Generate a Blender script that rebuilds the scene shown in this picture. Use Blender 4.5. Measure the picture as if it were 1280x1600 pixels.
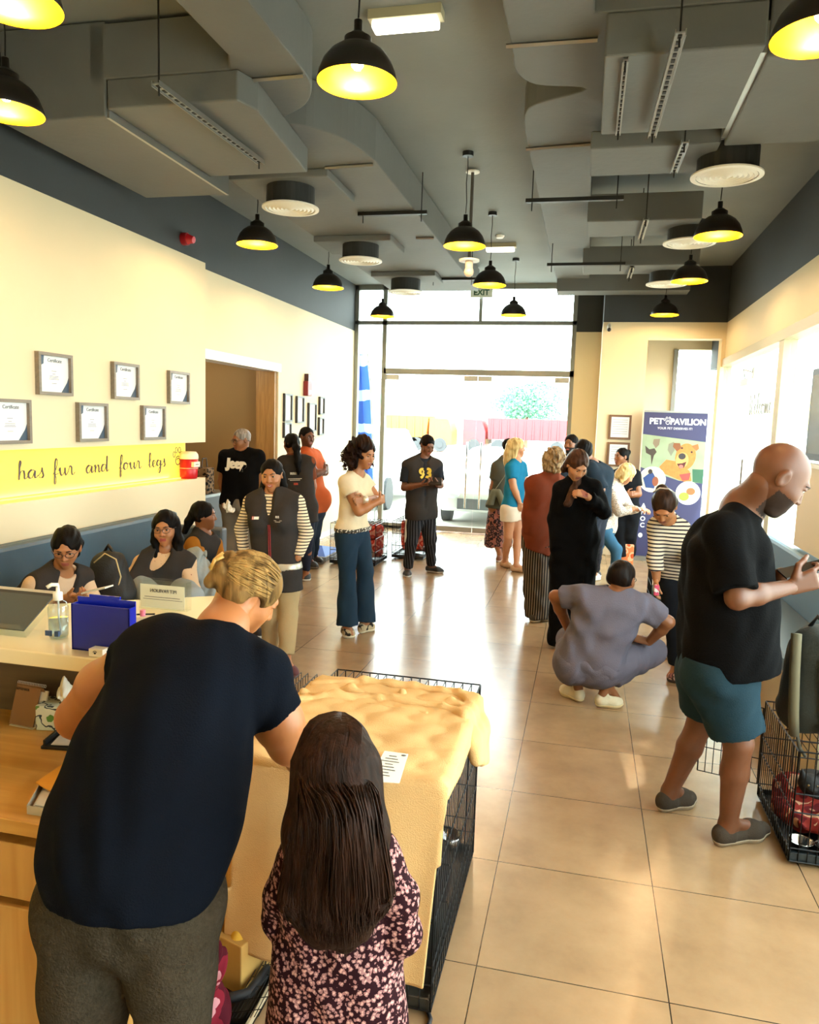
import bpy, math, random
import numpy as np
from mathutils import Matrix, Vector, Euler
random.seed(7); RNG=np.random.RandomState(5)
for o in list(bpy.data.objects): bpy.data.objects.remove(o)
SC=bpy.context.scene; COL=SC.collection
# ---------------------------------------------------------------- camera
F=1180.; H=1.8; CX,CY=640.,800.
_y=np.array([917-CX,-(667-CY),F]); _y/=np.linalg.norm(_y)
_d=np.array([-310,-9700.,F]); _d-=_y*(_d@_y); _d/=np.linalg.norm(_d)
_z=-_d; _x=-np.cross(_y,_z); M=np.array([_x,_y,_z])
EYE=np.array([0,0,H])
cam=bpy.data.cameras.new('camera'); cam.sensor_fit='HORIZONTAL'; cam.sensor_width=36; cam.lens=F/1280*36; cam.clip_start=.05; cam.clip_end=500
co=bpy.data.objects.new('camera',cam); COL.objects.link(co)
mw=Matrix.Identity(4)
for i in range(3):
    mw[i][0]=M[i,0]; mw[i][1]=M[i,1]; mw[i][2]=-M[i,2]; mw[i][3]=EYE[i]
co.matrix_world=mw; SC.camera=co
def ray(px,py): return M@np.array([px-CX,CY-py,F])
def atY(px,py,Y): r=ray(px,py); return r*Y/r[1]+EYE
def atX(px,py,X): r=ray(px,py); return r*X/r[0]+EYE
def atZ(px,py,Z): r=ray(px,py); return r*(Z-H)/r[2]+EYE
def mpp(p): return ((np.array(p)-EYE)@M[:,2])/F      # metres per photo pixel at a point
# ---------------------------------------------------------------- light
SC.view_settings.view_transform='Standard'; SC.view_settings.look='None'
SC.view_settings.gamma=1; SC.view_settings.use_curve_mapping=False
SC.view_settings.exposure=0.35
SC.cycles.use_denoising=True; SC.cycles.max_bounces=8; SC.cycles.transparent_max_bounces=16
SC.cycles.sample_clamp_indirect=6; SC.cycles.caustics_reflective=False; SC.cycles.caustics_refractive=False
w=bpy.data.worlds.new('sky'); SC.world=w; w.use_nodes=True
bg=w.node_tree.nodes['Background']; bg.inputs[0].default_value=(.92,.97,1,1); bg.inputs[1].default_value=10.5
sun=bpy.data.lights.new('sun','SUN'); sun.energy=9; sun.angle=.03; sun.color=(1,.96,.9)
so=bpy.data.objects.new('sun',sun); so.rotation_euler=(math.radians(35),math.radians(18),0); COL.objects.link(so)
def add_light(name,kind,loc,energy,color=(1,1,1),size=.1,rot=(0,0,0),sy=None,parent=None):
    l=bpy.data.lights.new(name,kind); l.energy=energy; l.color=color
    if kind=='AREA':
        l.size=size
        if sy: l.shape='RECTANGLE'; l.size_y=sy
    elif kind in('POINT','SPOT'): l.shadow_soft_size=size
    o=bpy.data.objects.new(name,l); o.location=loc; o.rotation_euler=rot; COL.objects.link(o)
    if parent: o.parent=parent
    return o
# ---------------------------------------------------------------- materials
def lin(c):
    if isinstance(c,str): c=tuple(int(c[i:i+2],16)/255 for i in (0,2,4))
    return tuple(x/12.92 if x<=.04045 else ((x+.055)/1.055)**2.4 for x in c[:3])+(1,)
MC={}
def N(nt,t,**k):
    n=nt.nodes.new(t)
    for a,b in k.items(): setattr(n,a,b)
    return n
def base(name):
    m=bpy.data.materials.new(name); m.use_nodes=True; nt=m.node_tree; return m,nt,nt.nodes['Principled BSDF']
def mat(hexc,rough=.6,metal=0,noise=0,scale=8,bump=0,bscale=60,spec=.5,name=None,coat=0,sheen=0):
    key=(hexc,rough,metal,noise,scale,bump,bscale,spec,coat,sheen)
    if key in MC: return MC[key]
    m,nt,b=base(name or 'surface_'+hexc)
    b.inputs['Base Color'].default_value=lin(hexc); b.inputs['Roughness'].default_value=rough; b.inputs['Metallic'].default_value=metal
    b.inputs['Specular IOR Level'].default_value=spec; b.inputs['Coat Weight'].default_value=coat; b.inputs['Sheen Weight'].default_value=sheen
    if noise or bump: tc=N(nt,'ShaderNodeTexCoord')
    if noise:
        n=N(nt,'ShaderNodeTexNoise'); n.inputs['Scale'].default_value=scale; n.inputs['Detail'].default_value=5
        nt.links.new(tc.outputs['Object'],n.inputs['Vector'])
        r=N(nt,'ShaderNodeMix',data_type='RGBA'); c=lin(hexc)
        r.inputs[6].default_value=tuple(x*(1-noise) for x in c[:3])+(1,); r.inputs[7].default_value=tuple(min(1,x*(1+noise)) for x in c[:3])+(1,)
        nt.links.new(n.outputs['Fac'],r.inputs[0]); nt.links.new(r.outputs[2],b.inputs['Base Color'])
    if bump:
        n=N(nt,'ShaderNodeTexNoise'); n.inputs['Scale'].default_value=bscale; n.inputs['Detail'].default_value=6
        nt.links.new(tc.outputs['Object'],n.inputs['Vector'])
        bp=N(nt,'ShaderNodeBump'); bp.inputs['Strength'].default_value=bump; bp.inputs['Distance'].default_value=.01
        nt.links.new(n.outputs['Fac'],bp.inputs['Height']); nt.links.new(bp.outputs[0],b.inputs['Normal'])
    MC[key]=m; return m
def mat_emit(hexc,s,name='lamp_glow'):
    key=('em',hexc,s)
    if key in MC: return MC[key]
    m,nt,b=base(name); b.inputs['Base Color'].default_value=lin(hexc); b.inputs['Emission Color'].default_value=lin(hexc); b.inputs['Emission Strength'].default_value=s
    MC[key]=m; return m
def mat_stripes(c1,c2,period,duty=.5,axis=2,rough=.85,bend=0,name='striped_fabric',sharp=True):
    key=('st',c1,c2,period,duty,axis)
    if key in MC: return MC[key]
    m,nt,b=base(name); b.inputs['Roughness'].default_value=rough; b.inputs['Specular IOR Level'].default_value=.12
    tc=N(nt,'ShaderNodeTexCoord'); s=N(nt,'ShaderNodeSeparateXYZ'); nt.links.new(tc.outputs['Object'],s.inputs[0])
    n=N(nt,'ShaderNodeTexNoise'); n.inputs['Scale'].default_value=4; nt.links.new(tc.outputs['Object'],n.inputs['Vector'])
    a=N(nt,'ShaderNodeMath',operation='MULTIPLY_ADD'); nt.links.new(n.outputs['Fac'],a.inputs[0]); a.inputs[1].default_value=bend; nt.links.new(s.outputs[axis],a.inputs[2])
    d=N(nt,'ShaderNodeMath',operation='DIVIDE'); nt.links.new(a.outputs[0],d.inputs[0]); d.inputs[1].default_value=period
    f=N(nt,'ShaderNodeMath',operation='FRACT'); nt.links.new(d.outputs[0],f.inputs[0])
    g=N(nt,'ShaderNodeMath',operation='GREATER_THAN'); nt.links.new(f.outputs[0],g.inputs[0]); g.inputs[1].default_value=duty
    r=N(nt,'ShaderNodeMix',data_type='RGBA'); r.inputs[6].default_value=lin(c1); r.inputs[7].default_value=lin(c2)
    nt.links.new(g.outputs[0],r.inputs[0]); nt.links.new(r.outputs[2],b.inputs['Base Color'])
    MC[key]=m; return m
def mat_spots(stops,scale,rough=.8,name='patterned_fabric',bump=0,dist=None):
    """voronoi / noise driven colour patches: stops=[(pos,hex),...]"""
    key=('sp',tuple(stops),scale,dist)
    if key in MC: return MC[key]
    m,nt,b=base(name); b.inputs['Roughness'].default_value=rough; b.inputs['Specular IOR Level'].default_value=.12 if rough>.6 else .5
    tc=N(nt,'ShaderNodeTexCoord')
    nz=N(nt,'ShaderNodeTexNoise'); nz.inputs['Scale'].default_value=scale*1.5; nt.links.new(tc.outputs['Object'],nz.inputs['Vector'])
    mx=N(nt,'ShaderNodeMix',data_type='RGBA'); mx.inputs[0].default_value=.02 if dist is None else dist
    nt.links.new(tc.outputs['Object'],mx.inputs[6]); nt.links.new(nz.outputs['Color'],mx.inputs[7])
    v=N(nt,'ShaderNodeTexVoronoi'); v.inputs['Scale'].default_value=scale; nt.links.new(mx.outputs[2],v.inputs['Vector'])
    cr=N(nt,'ShaderNodeValToRGB'); cr.color_ramp.interpolation='CONSTANT'
    e=cr.color_ramp.elements
    e[0].position=stops[0][0]; e[0].color=lin(stops[0][1]); e[1].position=stops[1][0]; e[1].color=lin(stops[1][1])
    for p,c in stops[2:]: q=e.new(p); q.color=lin(c)
    nt.links.new(v.outputs['Distance'],cr.inputs[0]); nt.links.new(cr.outputs[0],b.inputs['Base Color'])
    MC[key]=m; return m
def mat_wood(c1,c2,scale=3,rough=.45,axis=0,name='wood_grain'):
    key=('w',c1,c2,scale,axis)
    if key in MC: return MC[key]
    m,nt,b=base(name); b.inputs['Roughness'].default_value=rough
    tc=N(nt,'ShaderNodeTexCoord'); mp=N(nt,'ShaderNodeMapping'); s=[12,12,12]; s[axis]=1.2; mp.inputs['Scale'].default_value=s
    nt.links.new(tc.outputs['Object'],mp.inputs[0]); n=N(nt,'ShaderNodeTexNoise'); n.inputs['Scale'].default_value=scale; n.inputs['Detail'].default_value=8; n.inputs['Distortion'].default_value=.6
    nt.links.new(mp.outputs[0],n.inputs['Vector']); cr=N(nt,'ShaderNodeValToRGB')
    cr.color_ramp.elements[0].position=.3; cr.color_ramp.elements[1].position=.7
    cr.color_ramp.elements[0].color=lin(c1); cr.color_ramp.elements[1].color=lin(c2)
    nt.links.new(n.outputs['Fac'],cr.inputs[0]); nt.links.new(cr.outputs[0],b.inputs['Base Color'])
    MC[key]=m; return m
def mat_glass(tint='f4fbf8',refl=.05,name='clear_glass'):
    key=('g',tint,refl)
    if key in MC: return MC[key]
    m,nt,b=base(name); nt.nodes.remove(b); out=nt.nodes['Material Output']
    t=N(nt,'ShaderNodeBsdfTransparent'); t.inputs[0].default_value=lin(tint)
    g=N(nt,'ShaderNodeBsdfGlossy'); g.inputs['Roughness'].default_value=.03
    lw=N(nt,'ShaderNodeLayerWeight'); lw.inputs[0].default_value=.5; pw=N(nt,'ShaderNodeMath',operation='POWER'); pw.inputs[1].default_value=4; nt.links.new(lw.outputs['Facing'],pw.inputs[0])
    mu=N(nt,'ShaderNodeMath',operation='MULTIPLY_ADD'); mu.inputs[1].default_value=refl*3; mu.inputs[2].default_value=refl*.3; nt.links.new(pw.outputs[0],mu.inputs[0])
    mx=N(nt,'ShaderNodeMixShader'); nt.links.new(mu.outputs[0],mx.inputs[0]); nt.links.new(t.outputs[0],mx.inputs[1]); nt.links.new(g.outputs[0],mx.inputs[2])
    nt.links.new(mx.outputs[0],out.inputs[0]); MC[key]=m; return m
def mat_tiles():
    m,nt,b=base('glazed_floor_tiles')
    tc=N(nt,'ShaderNodeTexCoord'); s=N(nt,'ShaderNodeSeparateXYZ'); nt.links.new(tc.outputs['Object'],s.inputs[0])
    gs=[]
    ids=[]
    for ax,per,off in ((0,.6135,.254),(1,.6265,-2.956)):
        a=N(nt,'ShaderNodeMath',operation='ADD'); nt.links.new(s.outputs[ax],a.inputs[0]); a.inputs[1].default_value=off+per*40
        d=N(nt,'ShaderNodeMath',operation='DIVIDE'); nt.links.new(a.outputs[0],d.inputs[0]); d.inputs[1].default_value=per
        f=N(nt,'ShaderNodeMath',operation='FRACT'); nt.links.new(d.outputs[0],f.inputs[0])
        fl=N(nt,'ShaderNodeMath',operation='FLOOR'); nt.links.new(d.outputs[0],fl.inputs[0]); ids.append(fl)
        p=N(nt,'ShaderNodeMath',operation='PINGPONG'); nt.links.new(f.outputs[0],p.inputs[0]); p.inputs[1].default_value=.5
        g=N(nt,'ShaderNodeMath',operation='LESS_THAN'); nt.links.new(p.outputs[0],g.inputs[0]); g.inputs[1].default_value=.0032
        gs.append(g)
    mx=N(nt,'ShaderNodeMath',operation='MAXIMUM'); nt.links.new(gs[0].outputs[0],mx.inputs[0]); nt.links.new(gs[1].outputs[0],mx.inputs[1])
    cb=N(nt,'ShaderNodeCombineXYZ'); nt.links.new(ids[0].outputs[0],cb.inputs[0]); nt.links.new(ids[1].outputs[0],cb.inputs[1])
    va=N(nt,'ShaderNodeVectorMath',operation='MULTIPLY_ADD'); nt.links.new(cb.outputs[0],va.inputs[0]); va.inputs[1].default_value=(3.1,7.7,5.3); nt.links.new(tc.outputs['Object'],va.inputs[2])
    n=N(nt,'ShaderNodeTexNoise'); n.inputs['Scale'].default_value=3.2; n.inputs['Detail'].default_value=9; n.inputs['Roughness'].default_value=.65; nt.links.new(va.outputs[0],n.inputs['Vector'])
    cr=N(nt,'ShaderNodeValToRGB'); cr.color_ramp.elements[0].position=.3; cr.color_ramp.elements[1].position=.7
    cr.color_ramp.elements[0].color=lin('8a6e50'); cr.color_ramp.elements[1].color=lin('a08260'); nt.links.new(n.outputs['Fac'],cr.inputs[0])
    mr=N(nt,'ShaderNodeMix',data_type='RGBA'); nt.links.new(mx.outputs[0],mr.inputs[0]); nt.links.new(cr.outputs[0],mr.inputs[6]); mr.inputs[7].default_value=lin('2a2018')
    nt.links.new(mr.outputs[2],b.inputs['Base Color'])
    r=N(nt,'ShaderNodeMapRange'); nt.links.new(n.outputs['Fac'],r.inputs[0]); r.inputs[3].default_value=.2; r.inputs[4].default_value=.26; b.inputs['Specular IOR Level'].default_value=.7; nt.links.new(r.outputs[0],b.inputs['Roughness'])
    return m
# ---------------------------------------------------------------- mesh helpers
class MB:
    def __init__(s): s.v=[]; s.f=[]; s.m=[]
    def add(s,vs,fs,mi=0):
        n=len(s.v); s.v+= [tuple(map(float,v)) for v in vs]; s.f+=[tuple(n+i for i in f) for f in fs]; s.m+=[mi]*len(fs); return s
    def box(s,x0,x1,y0,y1,z0,z1,mi=0):
        v=[(x,y,z) for z in(z0,z1) for y in(y0,y1) for x in(x0,x1)]
        return s.add(v,[(0,2,3,1),(4,5,7,6),(0,1,5,4),(2,6,7,3),(0,4,6,2),(1,3,7,5)],mi)
    def obox(s,c,ax,ay,az,mi=0):
        c,ax,ay,az=map(np.array,(c,ax,ay,az)); v=[c+ax*i+ay*j+az*k for k in(-1,1) for j in(-1,1) for i in(-1,1)]
        return s.add(v,[(0,2,3,1),(4,5,7,6),(0,1,5,4),(2,6,7,3),(0,4,6,2),(1,3,7,5)],mi)
    def cyl(s,a,b,ra,rb=None,n=12,caps=True,mi=0):
        rb=ra if rb is None else rb; a=np.array(a,float); b=np.array(b,float); d=b-a; L=np.linalg.norm(d)
        if L<1e-9: return s
        d/=L; u=np.cross(d,[0,0,1] if abs(d[2])<.9 else [1,0,0]); u/=np.linalg.norm(u); w=np.cross(d,u)
        v=[]
        for c,r in((a,ra),(b,rb)):
            for i in range(n): t=2*math.pi*i/n; v.append(c+r*(math.cos(t)*u+math.sin(t)*w))
        f=[(i,(i+1)%n,n+(i+1)%n,n+i) for i in range(n)]
        if caps: f+= [tuple(range(n-1,-1,-1)),tuple(range(n,2*n))]
        return s.add(v,f,mi)
    def tube(s,pts,r,n=6,mi=0,closed=False):
        pts=[np.array(p,float) for p in pts]
        rs=r if hasattr(r,'__len__') else [r]*len(pts)
        base=len(s.v); N_=len(pts); vs=[]; up=None
        for i,p in enumerate(pts):
            d=pts[min(i+1,N_-1)]-pts[max(i-1,0)] if not closed else pts[(i+1)%N_]-pts[i-1]
            d/= (np.linalg.norm(d)+1e-12)
            if up is None: up=np.cross(d,[0,0,1] if abs(d[2])<.9 else [1,0,0])
            up=up-d*(up@d); up/=(np.linalg.norm(up)+1e-12); w_=np.cross(d,up)
            for k in range(n): t=2*math.pi*k/n; vs.append(p+rs[i]*(math.cos(t)*up+math.sin(t)*w_))
        fs=[]
        for i in range(N_-1 if not closed else N_):
            j=(i+1)%N_
            for k in range(n): fs.append((i*n+k,i*n+(k+1)%n,j*n+(k+1)%n,j*n+k))
        if not closed: fs+=[tuple(range(n-1,-1,-1)),tuple((N_-1)*n+k for k in range(n))]
        return s.add(vs,fs,mi)
    def lathe(s,prof,c=(0,0,0),n=32,mi=0,close=True):
        v=[]; c=np.array(c,float)
        for r,z in prof:
            for i in range(n): t=2*math.pi*i/n; v.append(c+np.array([r*math.cos(t),r*math.sin(t),z]))
        f=[]
        for j in range(len(prof)-1):
            for i in range(n): f.append((j*n+i,j*n+(i+1)%n,(j+1)*n+(i+1)%n,(j+1)*n+i))
        return s.add(v,f,mi)
    def prism(s,poly,z0,z1,mi=0):
        n=len(poly); v=[(x,y,z0) for x,y in poly]+[(x,y,z1) for x,y in poly]
        return s.add(v,[tuple(range(n-1,-1,-1)),tuple(range(n,2*n))]+[(i,(i+1)%n,n+(i+1)%n,n+i) for i in range(n)],mi)
    def sph(s,c,r,n=12,mi=0):
        r=np.array(r if hasattr(r,'__len__') else (r,r,r)); c=np.array(c); v=[]; m=n//2
        for j in range(m+1):
            for i in range(n): a=math.pi*j/m; t=2*math.pi*i/n; v.append(c+r*np.array([math.sin(a)*math.cos(t),math.sin(a)*math.sin(t),math.cos(a)]))
        return s.add(v,[(j*n+i,(j+1)*n+i,(j+1)*n+(i+1)%n,j*n+(i+1)%n) for j in range(m) for i in range(n)],mi)
    def build(s,name,mats,parent=None,smooth=False,bevel=0):
        me=bpy.data.meshes.new(name)
        off=np.array(parent['_o']) if parent is not None and '_o' in parent else np.zeros(3)
        me.from_pydata([tuple(np.array(v)-off) for v in s.v],[],s.f)
        if not isinstance(mats,(list,tuple)): mats=[mats]
        for m in mats: me.materials.append(m)
        if len(mats)>1: me.polygons.foreach_set('material_index',s.m)
        if smooth: me.polygons.foreach_set('use_smooth',[True]*len(me.polygons))
        o=bpy.data.objects.new(name,me); COL.objects.link(o)
        if parent is not None:
            o.parent=parent
            if '_o' in parent: o['_o']=list(parent['_o'])
        if bevel:
            b=o.modifiers.new('bevel','BEVEL'); b.width=bevel; b.segments=2; b.limit_method='ANGLE'
        return o
def tag(o,label,cat,group=None,kind=None):
    o['label']=label
    if cat: o['category']=cat
    if group: o['group']=group
    if kind: o['kind']=kind
    return o
def thing(name,loc,label,cat,group=None):
    o=bpy.data.objects.new(name,None); o.empty_display_size=.1; COL.objects.link(o); o.location=tuple(map(float,loc)); o['_o']=[float(x) for x in loc]
    return tag(o,label,cat,group)
def struct(name,mb,m,**k):
    o=mb.build(name,m,**k); o['kind']='structure'; return o
def text_mesh(s,size,bold=0,extr=.0008,align='CENTER'):
    c=bpy.data.curves.new('t','FONT'); c.body=s; c.size=size; c.offset=bold; c.extrude=extr; c.align_x=align; c.align_y='CENTER'
    o=bpy.data.objects.new('t',c); COL.objects.link(o); bpy.context.view_layer.update()
    me=bpy.data.meshes.new_from_object(o.evaluated_get(bpy.context.evaluated_depsgraph_get())); bpy.data.objects.remove(o)
    me.materials.clear(); return me
def put_text(name,s,size,origin,right,up,m,parent=None,bold=0,warp=None,align='CENTER',sx=1):
    """text in a plane; returns mesh object in world (relative to parent origin)"""
    me=text_mesh(s,size,bold,align=align); right=np.array(right,float); right/=np.linalg.norm(right); up=np.array(up,float); up/=np.linalg.norm(up); nn=np.cross(right,up)
    off=np.array(parent['_o']) if parent is not None and '_o' in parent else np.zeros(3)
    for v in me.vertices:
        p=v.co; q=np.array(origin)+right*p[0]*sx+up*p[1]+nn*p[2]
        if warp: q=warp(q)
        v.co=Vector(q-off)
    me.materials.append(m); me.name=name
    o=bpy.data.objects.new(name,me); COL.objects.link(o)
    if parent is not None: o.parent=parent
    return o
# ---------------------------------------------------------------- SDF modelling (continuous organic surfaces)
def U(v): v=np.array(v,float); return v/(np.linalg.norm(v)+1e-12)
def lerp(a,b,t): return np.array(a)*(1-t)+np.array(b)*t
def cone(a,ra,b,rb,k=.03,cut=None,sub=False): return dict(t='c',a=np.array(a,float),b=np.array(b,float),ra=ra,rb=rb,k=k,cut=cut,sub=sub)
def ell(c,r,R=None,k=.02,sub=False): return dict(t='e',c=np.array(c,float),r=np.array(r,float),R=np.eye(3) if R is None else R,k=k,sub=sub)
def infl(prims,o):
    out=[]
    for p in prims:
        q=dict(p)
        if q['t']=='c': q['ra']=q['ra']+o; q['rb']=q['rb']+o
        else: q['r']=q['r']+o
        out.append(q)
    return out
def surfnet(f,org,h):
    s=f<0; nx,ny,nz=f.shape
    c=np.zeros((nx-1,ny-1,nz-1),np.int8)
    for i in(0,1):
        for j in(0,1):
            for k in(0,1): c+=s[i:nx-1+i,j:ny-1+j,k:nz-1+k]
    act=(c>0)&(c<8); idx=np.argwhere(act)
    if len(idx)==0: return np.zeros((0,3)),np.zeros((0,4),int)
    vid=-np.ones(act.shape,np.int64); vid[act]=np.arange(len(idx))
    acc=np.zeros((len(idx),3)); cnt=np.zeros(len(idx))
    cor=[(i,j,k) for i in(0,1) for j in(0,1) for k in(0,1)]
    for a in cor:
        for ax in range(3):
            if a[ax]==0:
                b=list(a); b[ax]=1
                fa=f[idx[:,0]+a[0],idx[:,1]+a[1],idx[:,2]+a[2]]; fb=f[idx[:,0]+b[0],idx[:,1]+b[1],idx[:,2]+b[2]]
                mk=(fa<0)!=(fb<0); t=np.where(mk,fa/(fa-fb+1e-20*(fa==fb)),0)
                p=np.tile(np.array(a,float),(len(idx),1)); p[:,ax]+=t
                acc[mk]+=p[mk]; cnt[mk]+=1
    v=org+(idx+acc/cnt[:,None])*h
    quads=[]
    for ax in range(3):
        A=[slice(None)]*3; B=[slice(None)]*3; A[ax]=slice(0,-1); B[ax]=slice(1,None)
        d=s[tuple(A)]!=s[tuple(B)]; e=np.argwhere(d)
        o1,o2=[(1,2),(2,0),(0,1)][ax]
        ok=(e[:,o1]>0)&(e[:,o2]>0)&(e[:,o1]<f.shape[o1]-1)&(e[:,o2]<f.shape[o2]-1); e=e[ok]
        if len(e)==0: continue
        sg=s[e[:,0],e[:,1],e[:,2]]
        def V(d1,d2):
            q=e.copy(); q[:,o1]-=d1; q[:,o2]-=d2; return vid[q[:,0],q[:,1],q[:,2]]
        q=np.stack([V(1,1),V(0,1),V(0,0),V(1,0)],1); q[~sg]=q[~sg][:,::-1]; quads.append(q)
    return v,np.concatenate(quads)
def fold(p,amp,sc=1.,seed=0):
    x,y,z=p[0]*sc,p[1]*sc,p[2]*sc; r=np.random.RandomState(seed); o=r.rand(6)*6
    w=.6*np.sin(7*x+5*y+o[0])+.6*np.sin(6*z-5*y+o[1])
    d=np.sin(17*x+9*z+3*w+o[2])+.7*np.sin(-13*y+21*z+2.5*w+o[3])+.5*np.sin(31*(x+y)-17*z+3*w+o[4])
    return amp*d*.5
def field(prims,h,clips=(),foldamp=0,fsc=1.,seed=0,pad=0,mod=None,bounds=None):
    lo=np.array([1e9]*3); hi=-lo
    for p in prims:
        if p['sub']: continue
        if p['t']=='c':
            r=max(p['ra'],p['rb']); lo=np.minimum(lo,np.minimum(p['a'],p['b'])-r); hi=np.maximum(hi,np.maximum(p['a'],p['b'])+r)
        else: r=p['r'].max(); lo=np.minimum(lo,p['c']-r); hi=np.maximum(hi,p['c']+r)
    if bounds is not None: lo=np.maximum(lo,bounds[0]); hi=np.minimum(hi,bounds[1])
    lo-=3*h+foldamp*2+pad; hi+=3*h+foldamp*2+pad
    n=np.ceil((hi-lo)/h).astype(int)+1; f=np.full(tuple(n),.2,np.float32)
    gx=[lo[i]+np.arange(n[i])*h for i in range(3)]
    for p in prims:
        mg=p['k']+3*h+foldamp*2
        if p['t']=='c': r=max(p['ra'],p['rb'])+mg; a=np.minimum(p['a'],p['b'])-r; b=np.maximum(p['a'],p['b'])+r
        else: r=p['r'].max()+mg; a=p['c']-r; b=p['c']+r
        i0=np.clip(((a-lo)/h).astype(int),0,n-1); i1=np.clip(((b-lo)/h).astype(int)+2,1,n)
        if np.any(i1<=i0): continue
        X=gx[0][i0[0]:i1[0],None,None]; Y=gx[1][None,i0[1]:i1[1],None]; Z=gx[2][None,None,i0[2]:i1[2]]
        if p['t']=='c':
            d=p['b']-p['a']; L2=max(d@d,1e-12)
            t=((X-p['a'][0])*d[0]+(Y-p['a'][1])*d[1]+(Z-p['a'][2])*d[2])/L2; tc=np.clip(t,0,1)
            q=np.sqrt((X-p['a'][0]-tc*d[0])**2+(Y-p['a'][1]-tc*d[1])**2+(Z-p['a'][2]-tc*d[2])**2)-(p['ra']+(p['rb']-p['ra'])*tc)
            L=math.sqrt(L2)
            if p['cut'] in('b','ab'): q=np.maximum(q,(t-1)*L)
            if p['cut'] in('a','ab'): q=np.maximum(q,-t*L)
        else:
            R=p['R']; D=[X-p['c'][0],Y-p['c'][1],Z-p['c'][2]]; k0=0; k1=0
            for i in range(3):
                u=(D[0]*R[i][0]+D[1]*R[i][1]+D[2]*R[i][2])/p['r'][i]; k0=k0+u*u; k1=k1+(u/p['r'][i])**2
            k0=np.sqrt(k0); k1=np.sqrt(k1)+1e-9; q=np.where(k0<.15,-p['r'].min()*.8,k0*(k0-1)/k1)
        S=(slice(i0[0],i1[0]),slice(i0[1],i1[1]),slice(i0[2],i1[2])); g=f[S]; k=p['k']
        if p['sub']:
            hh=np.maximum(k-np.abs(g+q),0)/k; f[S]=np.maximum(g,-q)+hh*hh*k/4
        else:
            hh=np.maximum(k-np.abs(g-q),0)/k; f[S]=np.minimum(g,q)-hh*hh*k/4
    X=gx[0][:,None,None]; Y=gx[1][None,:,None]; Z=gx[2][None,None,:]
    if foldamp: f=f+fold((X,Y,Z),foldamp,fsc,seed).astype(np.float32)
    if mod is not None: f=mod(f,X,Y,Z)
    for pt,nn in clips:
        nn=U(nn); f=np.maximum(f,(X-pt[0])*nn[0]+(Y-pt[1])*nn[1]+(Z-pt[2])*nn[2])
    # closed boundary
    f[0]=f[-1]=.05; f[:,0]=f[:,-1]=.05; f[:,:,0]=f[:,:,-1]=.05
    return f,lo
def smesh(name,parts,mats,parent=None,matfn=None,shift=None):
    """parts: list of (prims,h,kwargs); all patches go into one mesh"""
    V=[];Q=[];n=0
    for prims,h,kw in parts:
        f,lo=field(prims,h,**kw); v,q=surfnet(f,lo,h)
        V.append(v); Q.append(q+n); n+=len(v)
    V=np.concatenate(V); Q=np.concatenate(Q)
    off=np.array(parent['_o']) if parent is not None and '_o' in parent else np.zeros(3)
    me=bpy.data.meshes.new(name); me.vertices.add(len(V)); me.vertices.foreach_set('co',(V-off).astype(np.float32).ravel())
    me.loops.add(len(Q)*4); me.loops.foreach_set('vertex_index',Q.astype(np.int32).ravel())
    me.polygons.add(len(Q)); me.polygons.foreach_set('loop_start',np.arange(0,len(Q)*4,4,dtype=np.int32)); me.polygons.foreach_set('loop_total',np.full(len(Q),4,np.int32))
    if not isinstance(mats,(list,tuple)): mats=[mats]
    for m in mats: me.materials.append(m)
    if matfn is not None:
        c=V[Q].mean(1); me.polygons.foreach_set('material_index',matfn(c).astype(np.int32))
    me.polygons.foreach_set('use_smooth',np.ones(len(Q),bool)); me.update(calc_edges=True); me.validate()
    o=bpy.data.objects.new(name,me); COL.objects.link(o)
    if parent is not None:
        o.parent=parent
        if '_o' in parent: o['_o']=list(parent['_o'])
    return o
# ================================================================ SETTING
cream=mat('e2d2b0',.75,noise=.03,scale=3,bump=.05,bscale=120,name='cream_wall_paint'); dark=mat('34383b',.7,noise=.12,scale=2,bump=.08,bscale=40,name='charcoal_paint')
ceilm=mat('777a77',.75,noise=.16,scale=1.6,bump=.15,bscale=25,name='grey_ceiling_paint'); tan=mat('8f7448',.7,name='tan_wall_paint')
alu=mat('8a8c86',.4,.6,name='aluminium'); white=mat('e8e6df',.5,name='white_paint'); black=mat('0b0c0d',.5,name='black_paint')
ductm=mat('626462',.7,noise=.14,scale=2.3,bump=.2,bscale=18,name='grey_duct_wrap'); steel=mat('9a9b98',.35,.8,name='galvanised_steel')
chrome=mat('c8c8c6',.15,1,name='chrome'); glass=mat_glass()
WL=-3.66; WF=-3.81; WR=1.75; ZB=3.245; ZC=3.98; YB=-2.5; YG=12.2
struct('floor',MB().box(-6.2,2.6,YB-.1,12.3,-.1,0),mat_tiles())
struct('ceiling',MB().box(-6.2,2.6,YB-.1,12.5,ZC,ZC+.15),ceilm)
m=MB()
def wb(x0,x1,y0,y1,z0,z1):
    if z0<ZB: m.box(x0,x1,y0,y1,z0,min(z1,ZB),0)
    if z1>ZB: m.box(x0,x1,y0,y1,max(z0,ZB),z1,1)
wb(-4.15,WL,YB,6.84,1.53,3.57); wb(-4.15,WL,5.78,6.84,3.57,3.98); wb(-4.15,WL,YB,5.78,3.75,3.98); wb(-4.15,-3.9,YB,5.78,3.57,3.75); wb(-4.15,WL,YB,6.84,0,1.18); wb(-4.15,-3.8,YB,6.7,1.18,1.53)
wb(-4.0,WF,6.84,7.08,2.46,3.98); wb(-4.0,WF,7.08,9.0,2.46,3.98); wb(-4.0,WF,9.0,12.3,0,3.98)
struct('wall_left',m,[cream,dark])
m=MB(); wb(WR,WR+.2,YB,11.25,2.73,3.98); wb(WR,WR+.2,YB,11.25,0,.42)
struct('wall_right',m,[cream,dark])
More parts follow.
